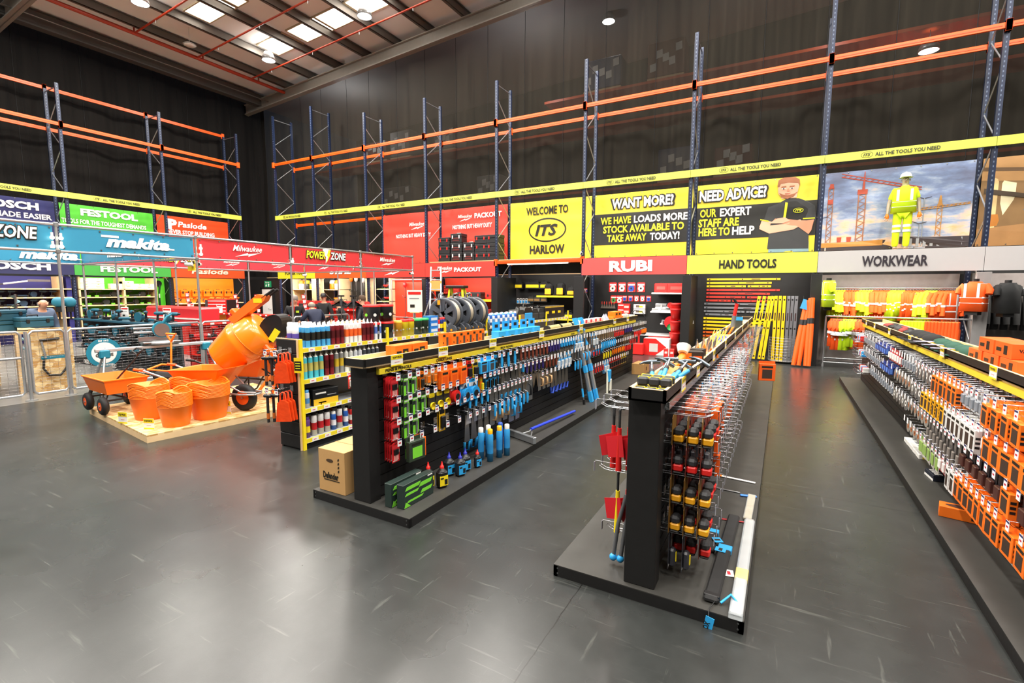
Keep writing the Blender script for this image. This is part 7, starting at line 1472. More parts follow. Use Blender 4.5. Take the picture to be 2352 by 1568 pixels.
def chalkreel(p, w, h, d): p.cyl((0, -.004, -h*.6), (0, -.045, -h*.6), w*.42, p.c, seg=18); p.cyl((0, -.045, -h*.6), (0, -.055, -h*.6), w*.2, BLK, seg=14); p.tube([(-w*.1, -.02, -h*.3), (0, -.02, -h*.18), (w*.1, -.02, -h*.3)], .008, BLK, 6)
def reel(c):
    def f(p, w, h, d): p.c = c; chalkreel(p, w, h, d)
    return f
OXB = mat('2fa4e6', .45)
K1 = {
 'red marker pack': Kind(mk_pack(mat('c41f24', .4), mat('d8343a', .4), .1, .18, .014, 'marker_pack', redpack)),
 'green scriber pack': Kind(mk_pack(mat('26302a', .5), LIME, .09, .2, .014, 'scriber_pack', greenpack)),
 'orange pencil pack': Kind(mk_pack(mat('c89a5a', .5), ORG, .06, .15, .012, 'pencil_pack')),
 'small orange pack': Kind(mk_pack(ORG, INK, .06, .18, .02, 'small_pack')),
 'orange boxed earmuff pack': Kind(mk_pouch(mat('f86a14', .45), .22, .13, ORGD)),
 'red and black pack': Kind(mk_pack(RED, BLK, .09, .2, .03, 'tool_pack')),
 'yellow and black pack': Kind(mk_pack(mat('e8c21c', .5), BLK, .1, .2, .03, 'tool_pack')),
 'blue chalk line box': Kind(mk_pouch(OXB, .17, .14, DGR)),
 'black bucket trowel': Kind(mk_trowel(OXB, mat('6a6864', .35, .7), .42, .13, 1)),
 'brown handled brick trowel': Kind(mk_trowel(mat('7a3a28', .5), mat('8a7a68', .4, .6), .38, .12)),
 'purple handled brick trowel': Kind(mk_trowel(mat('382c70', .5), mat('8a7a68', .4, .6), .34, .1)),
 'blue handled pointing trowel': Kind(mk_trowel(OXB, None, .26, .07)),
 'blue handled scraper': Kind(mk_trowel(OXB, mat('9a9894', .35, .8), .3, .09, 2)),
 'blue handled saw': Kind(mk_saw_hand(OXB, .4)), 'brown handled saw': Kind(mk_saw_hand(mat('a0583a', .5), .38)), 'navy handled saw': Kind(mk_saw_hand(mat('2f4fb8', .5), .36)),
 'blue handled taping knife': Kind(mk_trowel(OXB, mat('b0b0b2', .3, .8), .3, .1, 1)),
 'steel float': Kind(mk_float(OXB)), 'wide steel float': Kind(mk_float(BLK, .26, .32)),
 'cork float': Kind(mk_float(mat('c9a070', .7), .1, .24)),
 'blue packed tool': Kind(mk_pack(OXB, mat('cfd6da', .4), .11, .24, .03, 'tool_pack')), 'blue hook tool': Kind(mk_pack(OXB, INK, .05, .2, .02, 'tool_pack')),
 'red chalk reel': Kind(mk_pack(mat('b81f22', .5), WHT, .15, .22, .05, 'chalk_reel', reel(RED))), 'blue chalk reel': Kind(mk_pack(OXB, WHT, .17, .26, .05, 'chalk_reel', reel(mat('2594d6', .4)))),
 'yellow tape knife pack': Kind(mk_pack(mat('2a2a2a', .5), YEL, .1, .24, .02, 'knife_pack', tapeblade)),
 'yellow plumb bob pack': Kind(mk_pack(mat('e8b51c', .5), BLK, .09, .26, .03, 'tool_pack')), 'orange tool': Kind(mk_pack(ORG, YEL, .05, .2, .03, 'small_pack')),
 'yellow coiled clamp': Kind(mk_trowel(YEL, mat('3a3a3a', .4), .24, .08, 2)), 'red handled snips': Kind(mk_trowel(RED, mat('55524f', .4, .7), .24, .06, 2)), 'orange handled pliers': Kind(mk_trowel(ORG, mat('55524f', .4, .7), .22, .06, 2)), 'small carded tool': Kind(mk_pack(mat('5a5f68', .5), RED, .07, .18, .02, 'tool_pack'))}

def hookrow(P, rz, face, side, y0, seq, z, kinds, unitname, rowname, dx=.0, L=.16, hooks=True, deep=2, kh=None):
    """a row of wire hooks along the panel with goods on them"""
    y = y0; i = 0; q = rz+(PI/2 if side > 0 else -PI/2)
    for nm, n, dy, dp in seq:
        for k in range(n):
            if hooks: (kh or KH1).put(P(face, y, z+.012), q, 'ticketed hook, %s in the %s row of the %s' % (nth(len(HK_cnt.setdefault((unitname, rowname), []))), rowname, unitname), 'display hook', 'hooks of the '+unitname); HK_cnt[(unitname, rowname)].append(1)
            if nm:
                for d in range(dp):
                    kinds[nm].put(P(face+side*(L*.86-.035*d-.02), y+.008*d, z+.008), q+random.uniform(-.1, .1), '%s, %s in the %s row, %s%s' % (nm, nth(i), rowname, unitname, '' if dp == 1 else (', front' if d == 0 else ', %s back' % nth(d))), nm.split()[-1], '%s goods of the %s' % (rowname, unitname))
            y += dy; i += 1
HK_cnt = {}
HKL = []
class HookQ:
    def __init__(s, L, st, c=None): s.k = Kind(mk_hook(L, st, c)); s.L = L; s.st = st
    def put(s, p, q, label, cat, group=None): HKL.append((Vector(p), q, s, label, group))
def place_hooks():
    HKL.sort(key=lambda h: (h[0]-EYE).length)
    for p, q, s, label, group in HKL[:285]: s.k.put(tuple(p), q, label, 'display hook', group)
    mb = MB()
    for p, q, s, label, group in HKL[285:]:
        X = xf(p, q); L = s.L; mb.tube([(0, 0, 0), (0, -L*.9, 0), (0, -L, .02)], .003, CHROME, 3, False, X).tube([(0, 0, .035), (0, -L*1.03, .035)], .0025, CHROME, 3, False, X)
        if s.st == 0: mb.box(-.026, .026, -L*1.04, -L*1.03, -.03, .035, TAGW, X=X)
    tag(mb.obj('wire_hook'), 'mass of small wire hooks with tickets far along the aisle displays', 'display hook', kind='stuff')
U1 = 'blue tool display'; KH1 = HookQ(.16, 0)
R = lambda n, k, dy, dp=2: (n, k, dy, dp)
hookrow(P1, T1, .045, 1, .3, [R('red marker pack', 1, .15, 4), R('green scriber pack', 2, .11, 3), R('small orange pack', 1, .1), R('orange pencil pack', 2, .1), R('orange boxed earmuff pack', 3, .16), R('red and black pack', 1, .12), R('yellow and black pack', 1, .12), R('blue chalk line box', 2, .16), R('blue hook tool', 1, .1), R('black bucket trowel', 3, .16, 1), R('brown handled brick trowel', 8, .11, 1), R('purple handled brick trowel', 4, .1), R('blue handled pointing trowel', 6, .1), R('blue packed tool', 3, .13), R('brown handled saw', 3, .13, 1), R('blue handled saw', 5, .13, 1)], 1.17, K1, U1, 'top')
hookrow(P1, T1, .045, 1, 5.3, [R('blue packed tool', 2, .15), R('blue handled scraper', 8, .11, 1), R('small carded tool', 6, .11), R('purple handled brick trowel', 5, .12, 1), R('red handled snips', 5, .12, 1), R('orange handled pliers', 4, .12, 1)], 1.17, K1, U1, 'far top')
hookrow(P1, T1, .045, 1, .3, [R('red marker pack', 1, .15, 4), R('green scriber pack', 3, .12, 2), R('yellow tape knife pack', 3, .12), R('red chalk reel', 1, .18, 1), R('blue chalk reel', 2, .17, 1), R('orange tool', 1, .12), R('blue hook tool', 4, .09), R('blue handled saw', 4, .12, 1), R('blue handled pointing trowel', 1, .1), R('purple handled brick trowel', 5, .12, 1), R('brown handled brick trowel', 4, .11, 1), R('blue packed tool', 4, .14), R('blue handled scraper', 3, .12, 1), R('steel float', 3, .14, 1)], .97, K1, U1, 'second')
hookrow(P1, T1, .045, 1, 5.3, [R('small carded tool', 3, .14), R('yellow coiled clamp', 4, .13, 1), R('orange handled pliers', 7, .12, 1), R('red handled snips', 4, .12, 1), R('small carded tool', 4, .13)], .92, K1, U1, 'far second')
hookrow(P1, T1, .045, 1, .3, [R('red marker pack', 1, .15, 4), R('green scriber pack', 2, .12, 2), (None, 2, .14, 0), R('yellow plumb bob pack', 1, .2), (None, 2, .13, 0), R('blue handled taping knife', 4, .12, 1), R('blue handled scraper', 9, .1, 1), R('wide steel float', 1, .36, 1), R('cork float', 3, .14, 1), R('navy handled saw', 5, .13, 1)], .775, K1, U1, 'third')
hookrow(P1, T1, .045, 1, .3, [R('red marker pack', 1, .16, 4), R('green scriber pack', 1, .14, 1), R('orange boxed earmuff pack', 1, .2, 1), (None, 3, .2, 0), R('blue handled saw', 4, .13, 1), R('cork float', 3, .15, 1), R('steel float', 2, .16, 1)], .58, K1, U1, 'fourth')
hookrow(P1, T1, .045, 1, 5.3, [R('small carded tool', 5, .13), R('blue packed tool', 2, .15), R('red and black pack', 6, .13), R('yellow and black pack', 3, .13)], .6, K1, U1, 'far fourth')
# goods standing on the plinth of the blue tool display
ZPL = .083
def gbox(mb, w, d, h):
    for a, b_, c, e in ((.06, .5, .72, .86), (.5, .9, .62, .78), (.05, .45, .5, .6), (.55, .9, .32, .46), (.1, .6, .18, .26)): mb.prism([(-w/2+w*a, h*c), (-w/2+w*b_, h*c), (-w/2+w*(b_+.06), h*e), (-w/2+w*(a+.06), h*e)], -d/2-.0016, -d/2, LIME, 'y')
    mb.prism([(-w/2+.01, .004), (-w/2+.09, .004), (-w/2+.03, h*.25)], -d/2-.002, -d/2, LIME, 'y')
KGB = Kind(mk_box(.4, .075, .21, mat('23322e', .45), [(.8, .96, .9, .95, WHT)], extra=gbox))
KGB.put(P1(.36, .33, ZPL), T1+PI/2, 'black and green carton on the plinth, nearer the aisle', 'box'); KGB.put(P1(.25, .3, ZPL), T1+PI/2, 'black and green carton on the plinth, behind the first', 'box')
KBT = {'b': Kind(mk_bottle(BLK, YEL, RED, .1, .25)), 'bl': Kind(mk_bottle(mat('1c2024', .45), OXB, mat('2a2ea0', .5), .1, .24)), 'r': Kind(mk_bottle(mat('1c2024', .45), OXB, RED, .075, .19))}
for i, (x, y) in enumerate(((.38, .68), (.28, .6))): KBT['b'].put(P1(x, y, ZPL), T1+PI/2-.4, 'black bottle with a red nozzle and yellow label, %s from the aisle' % nth(i), 'bottle')
for i, (x, y) in enumerate(((.36, 1.0), (.26, .95), (.33, 1.13))): KBT['bl'].put(P1(x, y, ZPL), T1+PI/2-.3, 'black bottle with a blue nozzle on the plinth, %s' % nth(i), 'bottle', 'blue nozzle bottles')
for i, (x, y) in enumerate(((.38, 1.28), (.28, 1.2))): KBT['r'].put(P1(x, y, ZPL), T1+PI/2-.3, 'small dark bottle with a red nozzle on the plinth, %s' % nth(i), 'bottle', 'red nozzle bottles')
KSP = {'y': Kind(mk_can(mat('3aa0e0', .4), mat('f2b81c', .4), .36, .034, mat('2f8ccc', .4))), 'w': Kind(mk_can(mat('3aa0e0', .4), WHT, .36, .034, mat('2f8ccc', .4))), 'b': Kind(mk_can(mat('2a6ac8', .4), mat('2a50a8', .4), .36, .034))}
for i, (c, x, y) in enumerate((('y', .4, 1.5), ('w', .28, 1.5), ('y', .42, 1.66), ('w', .3, 1.62), ('b', .36, 1.78), ('w', .46, 1.76))): KSP[c].put(P1(x, y, ZPL), .4*i, 'tall blue marking spray can with a %s cap, %s on the plinth' % ({'y': 'yellow', 'w': 'white', 'b': 'blue'}[c], nth(i)), 'spray can', 'marking spray cans')
KTZ = Kind(mk_pouch(mat('2c3a2c', .5), .22, .2, LIME)); KTZ.put(P1(.2, .5, .6), T1+PI/2-.1, 'black and green carded gauge hung low beside the red packs', 'pack')
def mk_squeegee():
    r = empty('floor_scraper', 'long blue handled floor scraper with an aluminium blade lying on the plinth', 'floor scraper', P1(.3, 2.35, ZPL), T1)
    MB().box(-.2, .28, -.025, .025, .005, .085, mat('c4c8cc', .3, .8), .004, X=xf((0, 0, 0), -.35)).obj('blade', parent=r); MB().tube([(.0, .03, .06), (.06, .14, .07), (.05, .24, .08)], .008, GT, 6).tube([(.16, .0, .06), (.1, .14, .07)], .008, GT, 6).obj('bracket', parent=r); MB().tube([(.055, .2, .085), (.12, 1.5, .045)], .019, mat('2f46d8', .4), 10).obj('handle', parent=r)
mk_squeegee()
for i in range(4):
    q = .0
    r = empty('feather_edge', 'aluminium straight edge in blue sleeve leaning on the display, %s from the camera' % nth(i), 'straight edge', P1(.36-.07*(i % 2), 4.75+.12*i, ZPL), T1+.1, 'leaning straight edges')
    X = Matrix.Rotation(-.22, 4, 'Y'); MB().box(-.02, .02, -.045, .045, 0, 1.38, mat('b4babf', .35, .7), .004, X=X).obj('bar', parent=r)
    MB().box(-.026, .026, -.05, .05, 0, .18, OXB, X=X).box(-.026, .026, -.05, .05, .5, .62, OXB, X=X).box(-.026, .026, -.05, .05, .95, 1.06, OXB, X=X).box(-.026, .026, -.05, .05, 1.2, 1.42, OXB, X=X).obj('sleeve', parent=r)
tag(MB().tube([(0, 0, 0), (-.16, 0, 1.1)], .014, mat('8a8f94', .35, .8), 8).tube([(0, 0, .0), (-.01, 0, .08)], .022, BLK, 8).tube([(-.02, 0, .12), (-.04, 0, .26)], .018, OXB, 8).obj('prop_pole', loc=P1(.32, 4.5, ZPL)), 'thin grey telescopic pole leaning beside the blue straight edges', 'pole')
o = empty('hanging_ticket', 'white handled plastering set standing on the plinth past the straight edges', 'set', P1(.36, 5.6, ZPL), PI/2); MB().tube([(-.08, 0, 0), (-.03, .02, .42)], .02, mat('e4e2cc', .5), 6).tube([(.08, 0, 0), (.0, .02, .42)], .02, mat('e4e2cc', .5), 6).obj('frame', parent=o); MB().box(-.05, .06, -.03, .03, .2, .42, OXB, .01).obj('card', parent=o); MB().box(-.01, .08, -.04, .0, .02, .26, mat('ece9d8', .5), .02).obj('handle', parent=o)
KBX['wood'] = Kind(mk_box(.5, .26, .24, mat('b98d55', .65), [(.45, .6, .3, .65, mat('4a3520', .6))], name='timber_box')); KBX['wood'].put(P1(.3, 8.0, ZPL), T1+PI/2, 'brown box with a black stamp at the far end of the blue tool display', 'box')
KBX['rt'] = Kind(mk_box(.1, .1, .6, mat('e43a36', .45), [(.2, .8, .82, .9, WHT), (.2, .8, .6, .68, WHT), (.3, .7, .1, .2, WHT)], name='tall_carton'))
for i in range(2): KBX['rt'].put(P1(.72+.13*i, 8.6, .0), T1+.2, 'tall red carton on the floor past the blue tool display, %s' % nth(i), 'box')
for i in range(2):
    r = empty('folding_trestle', 'yellow and black folding step on the floor, %s from the red cartons' % nth(i), 'step', P1(1.12+.22*i, 9.0, 0), .2)
    for s in (-1, 1): MB().tube([(s*.07, -.12, 0), (s*.05, 0, .62)], .022, YEL, 6).tube([(s*.07, .16, 0), (s*.05, 0, .62)], .018, BLK, 6).obj('leg', parent=r)
    MB().box(-.08, .08, -.05, .05, .6, .64, YEL).obj('top', parent=r); MB().box(-.05, .05, -.1, -.09, .1, .42, BLK).obj('panel', parent=r)
# cardboard box on the plinth corner
cbx = empty('cardboard_box', 'brown cardboard box with a hand hole on the plinth corner', 'box', P1(-.42, .27, ZPL), T1+.02)
MB().box(-.17, .17, -.2, .22, 0, .4, CARD, .003).box(-.168, .168, .005, .015, .4, .402, mat('a87c48', .6)).obj('carton_body', parent=cbx); mb = MB(); T(mb, 'Defender', -.01, .13, .062, INK, .2, y=-.2, bold=.04); mb.box(-.1, .1, -.203, -.2, .112, .118, INK)
for k in range(4): mb.prism([(.085, .2+.036*k), (.1, .21+.036*k), (.1, .228+.036*k), (.085, .218+.036*k)], -.203, -.2, INK, 'y')
mb.prism([(x*.045-.02, .3+z*.016) for x, z in ell(0, 0, 1, 1, 16)], -.2025, -.2, mat('4a3520', .8), 'y'); mb.obj('print', parent=cbx)
# tray goods of the blue tool display
ZT1 = 1.304
KOB = {'lvl': Kind(mk_box(.22, .06, .08, mat('f2741a', .45), [(.45, .78, .15, .7, BLK), (.55, .7, .35, .55, YEL), (.08, .36, .3, .6, INK)], name='level_carton')), 'or': Kind(mk_box(.1, .06, .19, mat('f2741a', .45), [(.58, .88, .12, .75, mat('4a4038', .5)), (.1, .45, .78, .9, INK), (.12, .22, .2, .3, INK), (.12, .22, .4, .5, INK)], name='knife_carton')), 'bl': Kind(mk_box(.14, .12, .13, OXB, [(.4, .75, .02, .55, INK)], name='plug_carton'))}
for i in range(4): KOB['lvl'].put(P1(.05-.06*(i % 2), .52+.235*(i//2), ZT1), T1+PI/2, 'orange carton with a yellow vial window lying in the near tray, %s' % nth(i), 'box', 'orange level cartons', sc=(1, 1, 1.7))
for i in range(6): KOB['or'].put(P1(.04 if i else -.0, 1.22+.125*i, ZT1), T1+PI/2-.1, 'upright orange carton in the tray of the blue tool display, %s' % nth(i), 'box', 'upright orange cartons')
for i in range(5):
    p = P1(.02, 2.3+.24*i, ZT1); KOB['bl'].put(p, T1+PI/2-.15, 'blue display carton in the tray, %s' % nth(i), 'box', 'blue tray cartons')
    tag(MB().box(-.07, .07, -.004, .004, 0, .24, OXB).box(-.03, .03, -.006, -.004, .17, .21, INK).obj('header_card', loc=(p[0]-.05, p[1]+.02, ZT1), rz=T1+PI/2-.15), 'blue header card behind the blue tray carton, %s' % nth(i), 'card', 'blue header cards')
for i in range(3): tag(MB().cyl((0, 0, 0), (0, .42, 0), .05, mat('a8a070', .4, n=.3), seg=14).cyl((0, -.01, 0), (0, .03, 0), .052, BLK, seg=14).obj('plastic_tube', loc=P1(.0, 3.72+.45*i, ZT1+.055), rz=T1), 'clear brown tube lying along the tray, %s from the camera' % nth(i), 'tube', 'lying tubes')
KBX['red'] = Kind(mk_box(.22, .14, .12, WHT, [(0, .4, 0, 1, mat('d83a48', .5)), (.5, .9, .3, .6, mat('e06a74', .5))], name='red_white_carton'))
for i in range(5): KBX['red'].put(P1(.0, 5.0+.24*i, ZT1), T1+PI/2, 'red and white carton in the tray, %s along' % nth(i), 'box', 'red and white tray cartons')
for i in range(2): tag(MB().lathe([(0, .18), (.02, .15), (.1, 0)], mat('8f94a8', .4, n=.3), 8).obj('wrapped_float', loc=P1(-.02, 6.35+.12*i, ZT1)), 'clear wrapped pointed pack standing in the tray, %s' % nth(i), 'pack')
for i, (y, z) in enumerate(((6.75, 0), (6.98, 0), (7.2, 0), (6.88, .1), (7.08, .1))): KBX['or'].put(P1(.0, y, ZT1+z), T1+PI/2, 'orange carton in the far tray of the blue tool display, %s' % nth(i), 'box', 'far tray orange cartons')
for i in range(3): tag(MB().ball((0, 0, .06), (.08, .1, .07), mat('a5a79c', .3, n=.3), 10, 6).obj('bagged_filler', loc=P1(.0, 7.45+.16*i, ZT1)), 'clear plastic bag of small parts in the far tray, %s' % nth(i), 'bag', 'clear bags')
for i in range(3): KBX['red'].put(P1(.0, 7.92+.12*i, ZT1), T1, 'red and white carton at the far end of the tray, %s' % nth(i), 'box', 'far red cartons', sc=.7)

# ---------------------------------------------------------------- tape measure display
A2 = (-.68, 2.85); P2 = rot2(A2, 0.); U2 = 'tape measure display'
MSTR = mat('b9bcc0', .22, .9, n=.5, sc=60, bump=.6)
aisle_unit('tool_display', 'narrow black display with wire hooks of tape measures, hammers in its top tray', A2, 0, -.594, .587, 9.2, (-.12, .075), (-.07, .045), (-.104, .116), lip=[(1, (MSTR, None)), (-1, (MSTR, None))])
pickcards(P2, 0, .116, 1.368, (.55, 1.2, 2.2, 3.3, 4.6, 6.0, 7.4), U2, 1)
for i, y in enumerate((1.02, 2.05, 3.1, 4.2, 5.4, 6.8)): tag(MB().box(-.084, .095, -.008, .008, 0, .058, PINE).obj('tray_divider', loc=P2(0, y, 1.303)), 'pine divider across the hammer tray, %s from the camera' % nth(i), 'divider')
K2 = {'yellow tape measure': Kind(mk_tape(mat('f0a81c', .4))), 'red tape measure': Kind(mk_tape(RED)),
 'orange boxed blade': Kind(mk_pouch(mat('f2601a', .45), .2, .11)), 'clear carded part': Kind(mk_pack(mat('c9ced4', .3), mat('8a9098', .4), .08, .16, .02, 'carded_part')), 'orange carded tool': Kind(mk_pack(ORG, INK, .08, .2, .025, 'carded_tool')), 'black carded tool': Kind(mk_pack(mat('26262a', .5), mat('55585f', .4), .09, .18, .03, 'carded_tool')), 'yellow carded tool': Kind(mk_pack(YEL, BLK, .07, .16, .03, 'carded_tool')), 'red carded tool': Kind(mk_pack(RED, WHT, .07, .16, .025, 'carded_tool')), 'blue carded tool': Kind(mk_pack(BLU, WHT, .08, .2, .025, 'carded_tool')), 'laser level pack': Kind(mk_pack(mat('3a3a40', .4), mat('3a3a40', .4), .08, .24, .04, 'laser_pack', lambda p, w, h, d: (p.box(-w*.35, w*.35, -.04, 0, -h*.95, -h*.45, mat('34343a', .4), .012), p.box(-.012, .012, -.046, -.04, -h*.8, -h*.55, YEL))))}
KH2 = HookQ(.3, 1, mat('9a9ca6', .4))
def deep(nm, n, y, z, row, i0=0, L=.3, hook=True, gap=.085):
    if hook: KH2.put(P2(.045, y, z+.012), PI/2, 'twin wire hook, %s in the %s row of the %s' % (nth(len(HK_cnt.setdefault(('t', row), []))), row, U2), 'display hook', 'hooks of the '+U2); HK_cnt[('t', row)].append(1)
    for d in range(n): K2[nm].put(P2(.045+.075+gap*d, y, z+.008), PI/2+random.uniform(-.06, .06), '%s, %s hook in %s row, %s, %s from panel' % (nm, nth(i0), row, U2, nth(d)), nm.split()[-1], '%s row of the %s' % (row, U2))
rows2 = [(1.16, 'first'), (.97, 'second'), (.77, 'third'), (.58, 'fourth'), (.38, 'fifth')]
plan = {0: ['yellow tape measure', 'red tape measure', 'red tape measure', 'orange boxed blade', 'orange boxed blade', 'orange boxed blade', 'red carded tool', 'yellow carded tool', 'orange carded tool', 'blue carded tool'], 1: ['red tape measure', 'black carded tool', 'black carded tool', 'orange carded tool', 'orange boxed blade', 'clear carded part', 'yellow carded tool', 'orange carded tool', 'orange boxed blade'], 2: ['yellow tape measure', 'red tape measure', 'red tape measure', 'orange carded tool', 'orange carded tool', 'orange boxed blade', 'clear carded part'], 3: ['yellow tape measure', 'red tape measure', 'clear carded part', 'orange carded tool'], 4: ['laser level pack', 'red tape measure']}
for ri, (z, nm) in enumerate(rows2):
    y = .28; i = 0
    while y < (8.8 if ri < 2 else (5.5 if ri == 2 else 2.6 if ri == 3 else .7)):
        pl = plan[ri]; k = pl[i] if i < len(pl) else random.choice(['clear carded part']*3+['orange carded tool', 'red carded tool', 'yellow carded tool', 'orange boxed blade', 'blue carded tool'])
        n = 3 if i < 7 else (2 if i < 36 else 1)
        deep(k, n if k != 'laser level pack' else 2, y, z, nm, i); y += .135 if i < 10 else (.165 if i < 25 else .2); i += 1
# left face: pry bars
KPB = {'r': Kind(mk_prybar(RED)), 'y': Kind(mk_prybar(YEL))}
for rw, (z, n) in enumerate(((1.14, 4), (.7, 3))):
    for j in range(3): KH2.put(P2(-.07, .3+.17*j, z+.02), -PI/2, 'long wire hook above the red pry bars, %s row, %s' % (('upper', 'lower')[rw], nth(j)), 'display hook', 'pry bar hooks')
    for j in range(n): KPB['y' if rw and j == 2 else 'r'].put(P2(-.07-.06-.055*j, .3+.05*(j % 2), z), PI+.5*(j % 2)-.3, '%s handled pry bar, %s row, %s from the panel' % ('yellow' if rw and j == 2 else 'red', ('upper', 'lower')[rw], nth(j)), 'pry bar', 'pry bars on the narrow display')
KH2.put(P2(-.07, .5, .2), -PI/2, 'low wire hook sticking out near the plinth beside the pry bars', 'display hook')
for j in range(2): tag(MB().tube([(0, 0, 0), (-.04, -.04, -.2), (-.06, -.06, -.42)], .014, mat('77797c', .4, .6), 8).ball((-.062, -.062, -.43), .026, OXB, 10, 8).obj('bolt_cutter', loc=P2(-.13-.05*j, .3, .56)), 'grey tool handle with a blue round tip, %s from the panel' % nth(j), 'hand tool')
# tray goods
KTM = Kind(lambda: (lambda r: (MB().box(-.034, .034, -.022, .022, 0, .055, mat('2f3134', .55), .012).obj('case', parent=r), MB().box(-.0345, .0345, .012, .0225, .004, .056, YEL, .012).obj('edge', parent=r), r)[2])(empty('pocket_tape', cat='tape measure')))
for l in range(2):
    for i in range(3):
        for j in range(2): KTM.put(P2(-.062+.07*i+.006*l, .1+.085*j+.05*l, 1.303+.056*l), .1, 'black pocket tape with a yellow edge in the tray corner, %s layer, %s' % (('lower', 'upper')[l], nth(i*2+j)), 'tape measure', 'pocket tapes in the tray')
def mk_hammer():
    r = empty('claw_hammer', cat='hammer'); MB().tube([(0, 0, 0), (0, .12, 0)], .016, mat('2f8fc0', .45), 8).tube([(0, .12, 0), (0, .16, 0)], .017, BLK, 8).obj('grip', parent=r); MB().tube([(0, .16, 0), (0, .29, 0)], .01, CHROME, 8).obj('shaft', parent=r)
    MB().tube([(.06, .3, 0), (.03, .3, 0), (-.02, .3, 0), (-.06, .285, .0), (-.085, .26, 0)], [.016, .016, .016, .011, .005], mat('5a636b', .3, .8), 8).obj('head', parent=r); return r
KHM = Kind(mk_hammer)
for i in range(6): KHM.put(P2(-.06+.03*i, .42+.02*i, 1.34+.012*(i % 3)), 0, 'blue gripped claw hammer leaning in the near tray, %s' % nth(i), 'hammer', 'claw hammers', rot=(.3, .5*(i % 2), .25-.1*i), sc=1.0)
gl = empty('spray_gun', 'orange and white spray gun lying in the tray', 'spray gun', P2(-.03, 1.3, 1.35)); MB().tube([(-.03, -.12, -.02), (0, .0, .03), (.0, .1, .06)], [.02, .035, .03], ORG, 8).obj('body', parent=gl); MB().tube([(0, .06, .08), (0, .1, .13)], [.04, .06], WHT, 12).obj('cup', parent=gl); MB().tube([(.0, -.02, .0), (.03, -.1, -.04)], .016, BLK, 7).obj('handle', parent=gl)
KBX['vb'] = Kind(mk_box(.14, .1, .13, mat('2c2220', .5), [(0, .3, .1, .9, ORG), (.4, .9, .4, .7, ORGD)], name='drill_carton')); KBX['vb'].put(P2(.04, 1.5, 1.303), .3, 'brown black carton with orange print in the tray, nearer one', 'box'); KBX['vb'].put(P2(.03, 1.7, 1.303), -.1, 'brown black carton with orange print in the tray, farther one', 'box')
KPL = Kind(lambda: (lambda r: (MB().tube([(-.03, -.1, 0), (-.015, 0, .02), (0, .06, .05), (0, .1, .09)], [.01, .012, .016, .004], CHROME, 7).obj('jaw', parent=r), MB().tube([(.02, -.1, 0), (.02, 0, .02), (0, .05, .04)], [.014, .014, .01], ORG, 7).obj('handle', parent=r), r)[2])(empty('hand_pliers', cat='pliers')))
for i, (x, y) in enumerate(((-.05, 2.3), (-.03, 2.55), (-.01, 2.75), (.05, 2.35), (.06, 2.6))): KPL.put(P2(x, y, 1.33), .4*i, 'pliers standing in the middle of the tray, %s' % nth(i), 'pliers', 'pliers in the tray', rot=(1.1, 0, .3*i))
for i in range(6): tag(MB().tube([(0, 0, 0), (.03, .16, .14)], .007, YEL, 6).tube([(.03, .16, .14), (.032, .17, .15)], .005, STEEL, 6).obj('marker_pole', loc=P2(-.07+.025*i, 3.4+.06*(i % 3), 1.31)), 'yellow thin tool sticking out of the tray, %s' % nth(i), 'hand tool', 'yellow thin tools')
for i in range(4): tag(MB().tube([(0, 0, 0), (.02, .1, .03), (.0, .2, .05)], .009, mat('3a48c0', .45), 6).obj('hand_file', loc=P2(-.06+.04*i, 3.7, 1.31)), 'blue handled tool in the tray, %s' % nth(i), 'hand tool', 'blue tray tools')
for i in range(5): tag(MB().tube([(-.02, 0, .0), (0, .12, .05), (.02, .24, .07)], [.02, .024, .018], [BLK, ORG][i % 2], 7).obj('long_pliers', loc=P2(-.06+.03*i, 4.6+.08*i, 1.32)), '%s handled gripping tool in the far tray, %s' % (['black', 'orange'][i % 2], nth(i)), 'hand tool')
gr = empty('grease_gun', 'tall red and black tool standing up at the far end of the tray', 'tool', P2(-.03, 5.9, 1.31)); MB().tube([(0, 0, 0), (.02, .02, .22)], .035, mat('7a8286', .4, .5), 10).obj('barrel', parent=gr); MB().tube([(.02, .02, .22), (.05, .03, .42)], .028, RED, 8).obj('body', parent=gr); MB().tube([(.05, .03, .42), (.0, .02, .5)], .02, BLK, 8).obj('head', parent=gr)
KBX['bl'] = Kind(mk_box(.12, .1, .2, mat('39423f', .5), [(0, 1, .7, 1, OXB)], name='blue_top_carton')); KBX['bl'].put(P2(.04, 6.2, 1.303), .1, 'dark carton with a blue top at the far end of the tray', 'box')
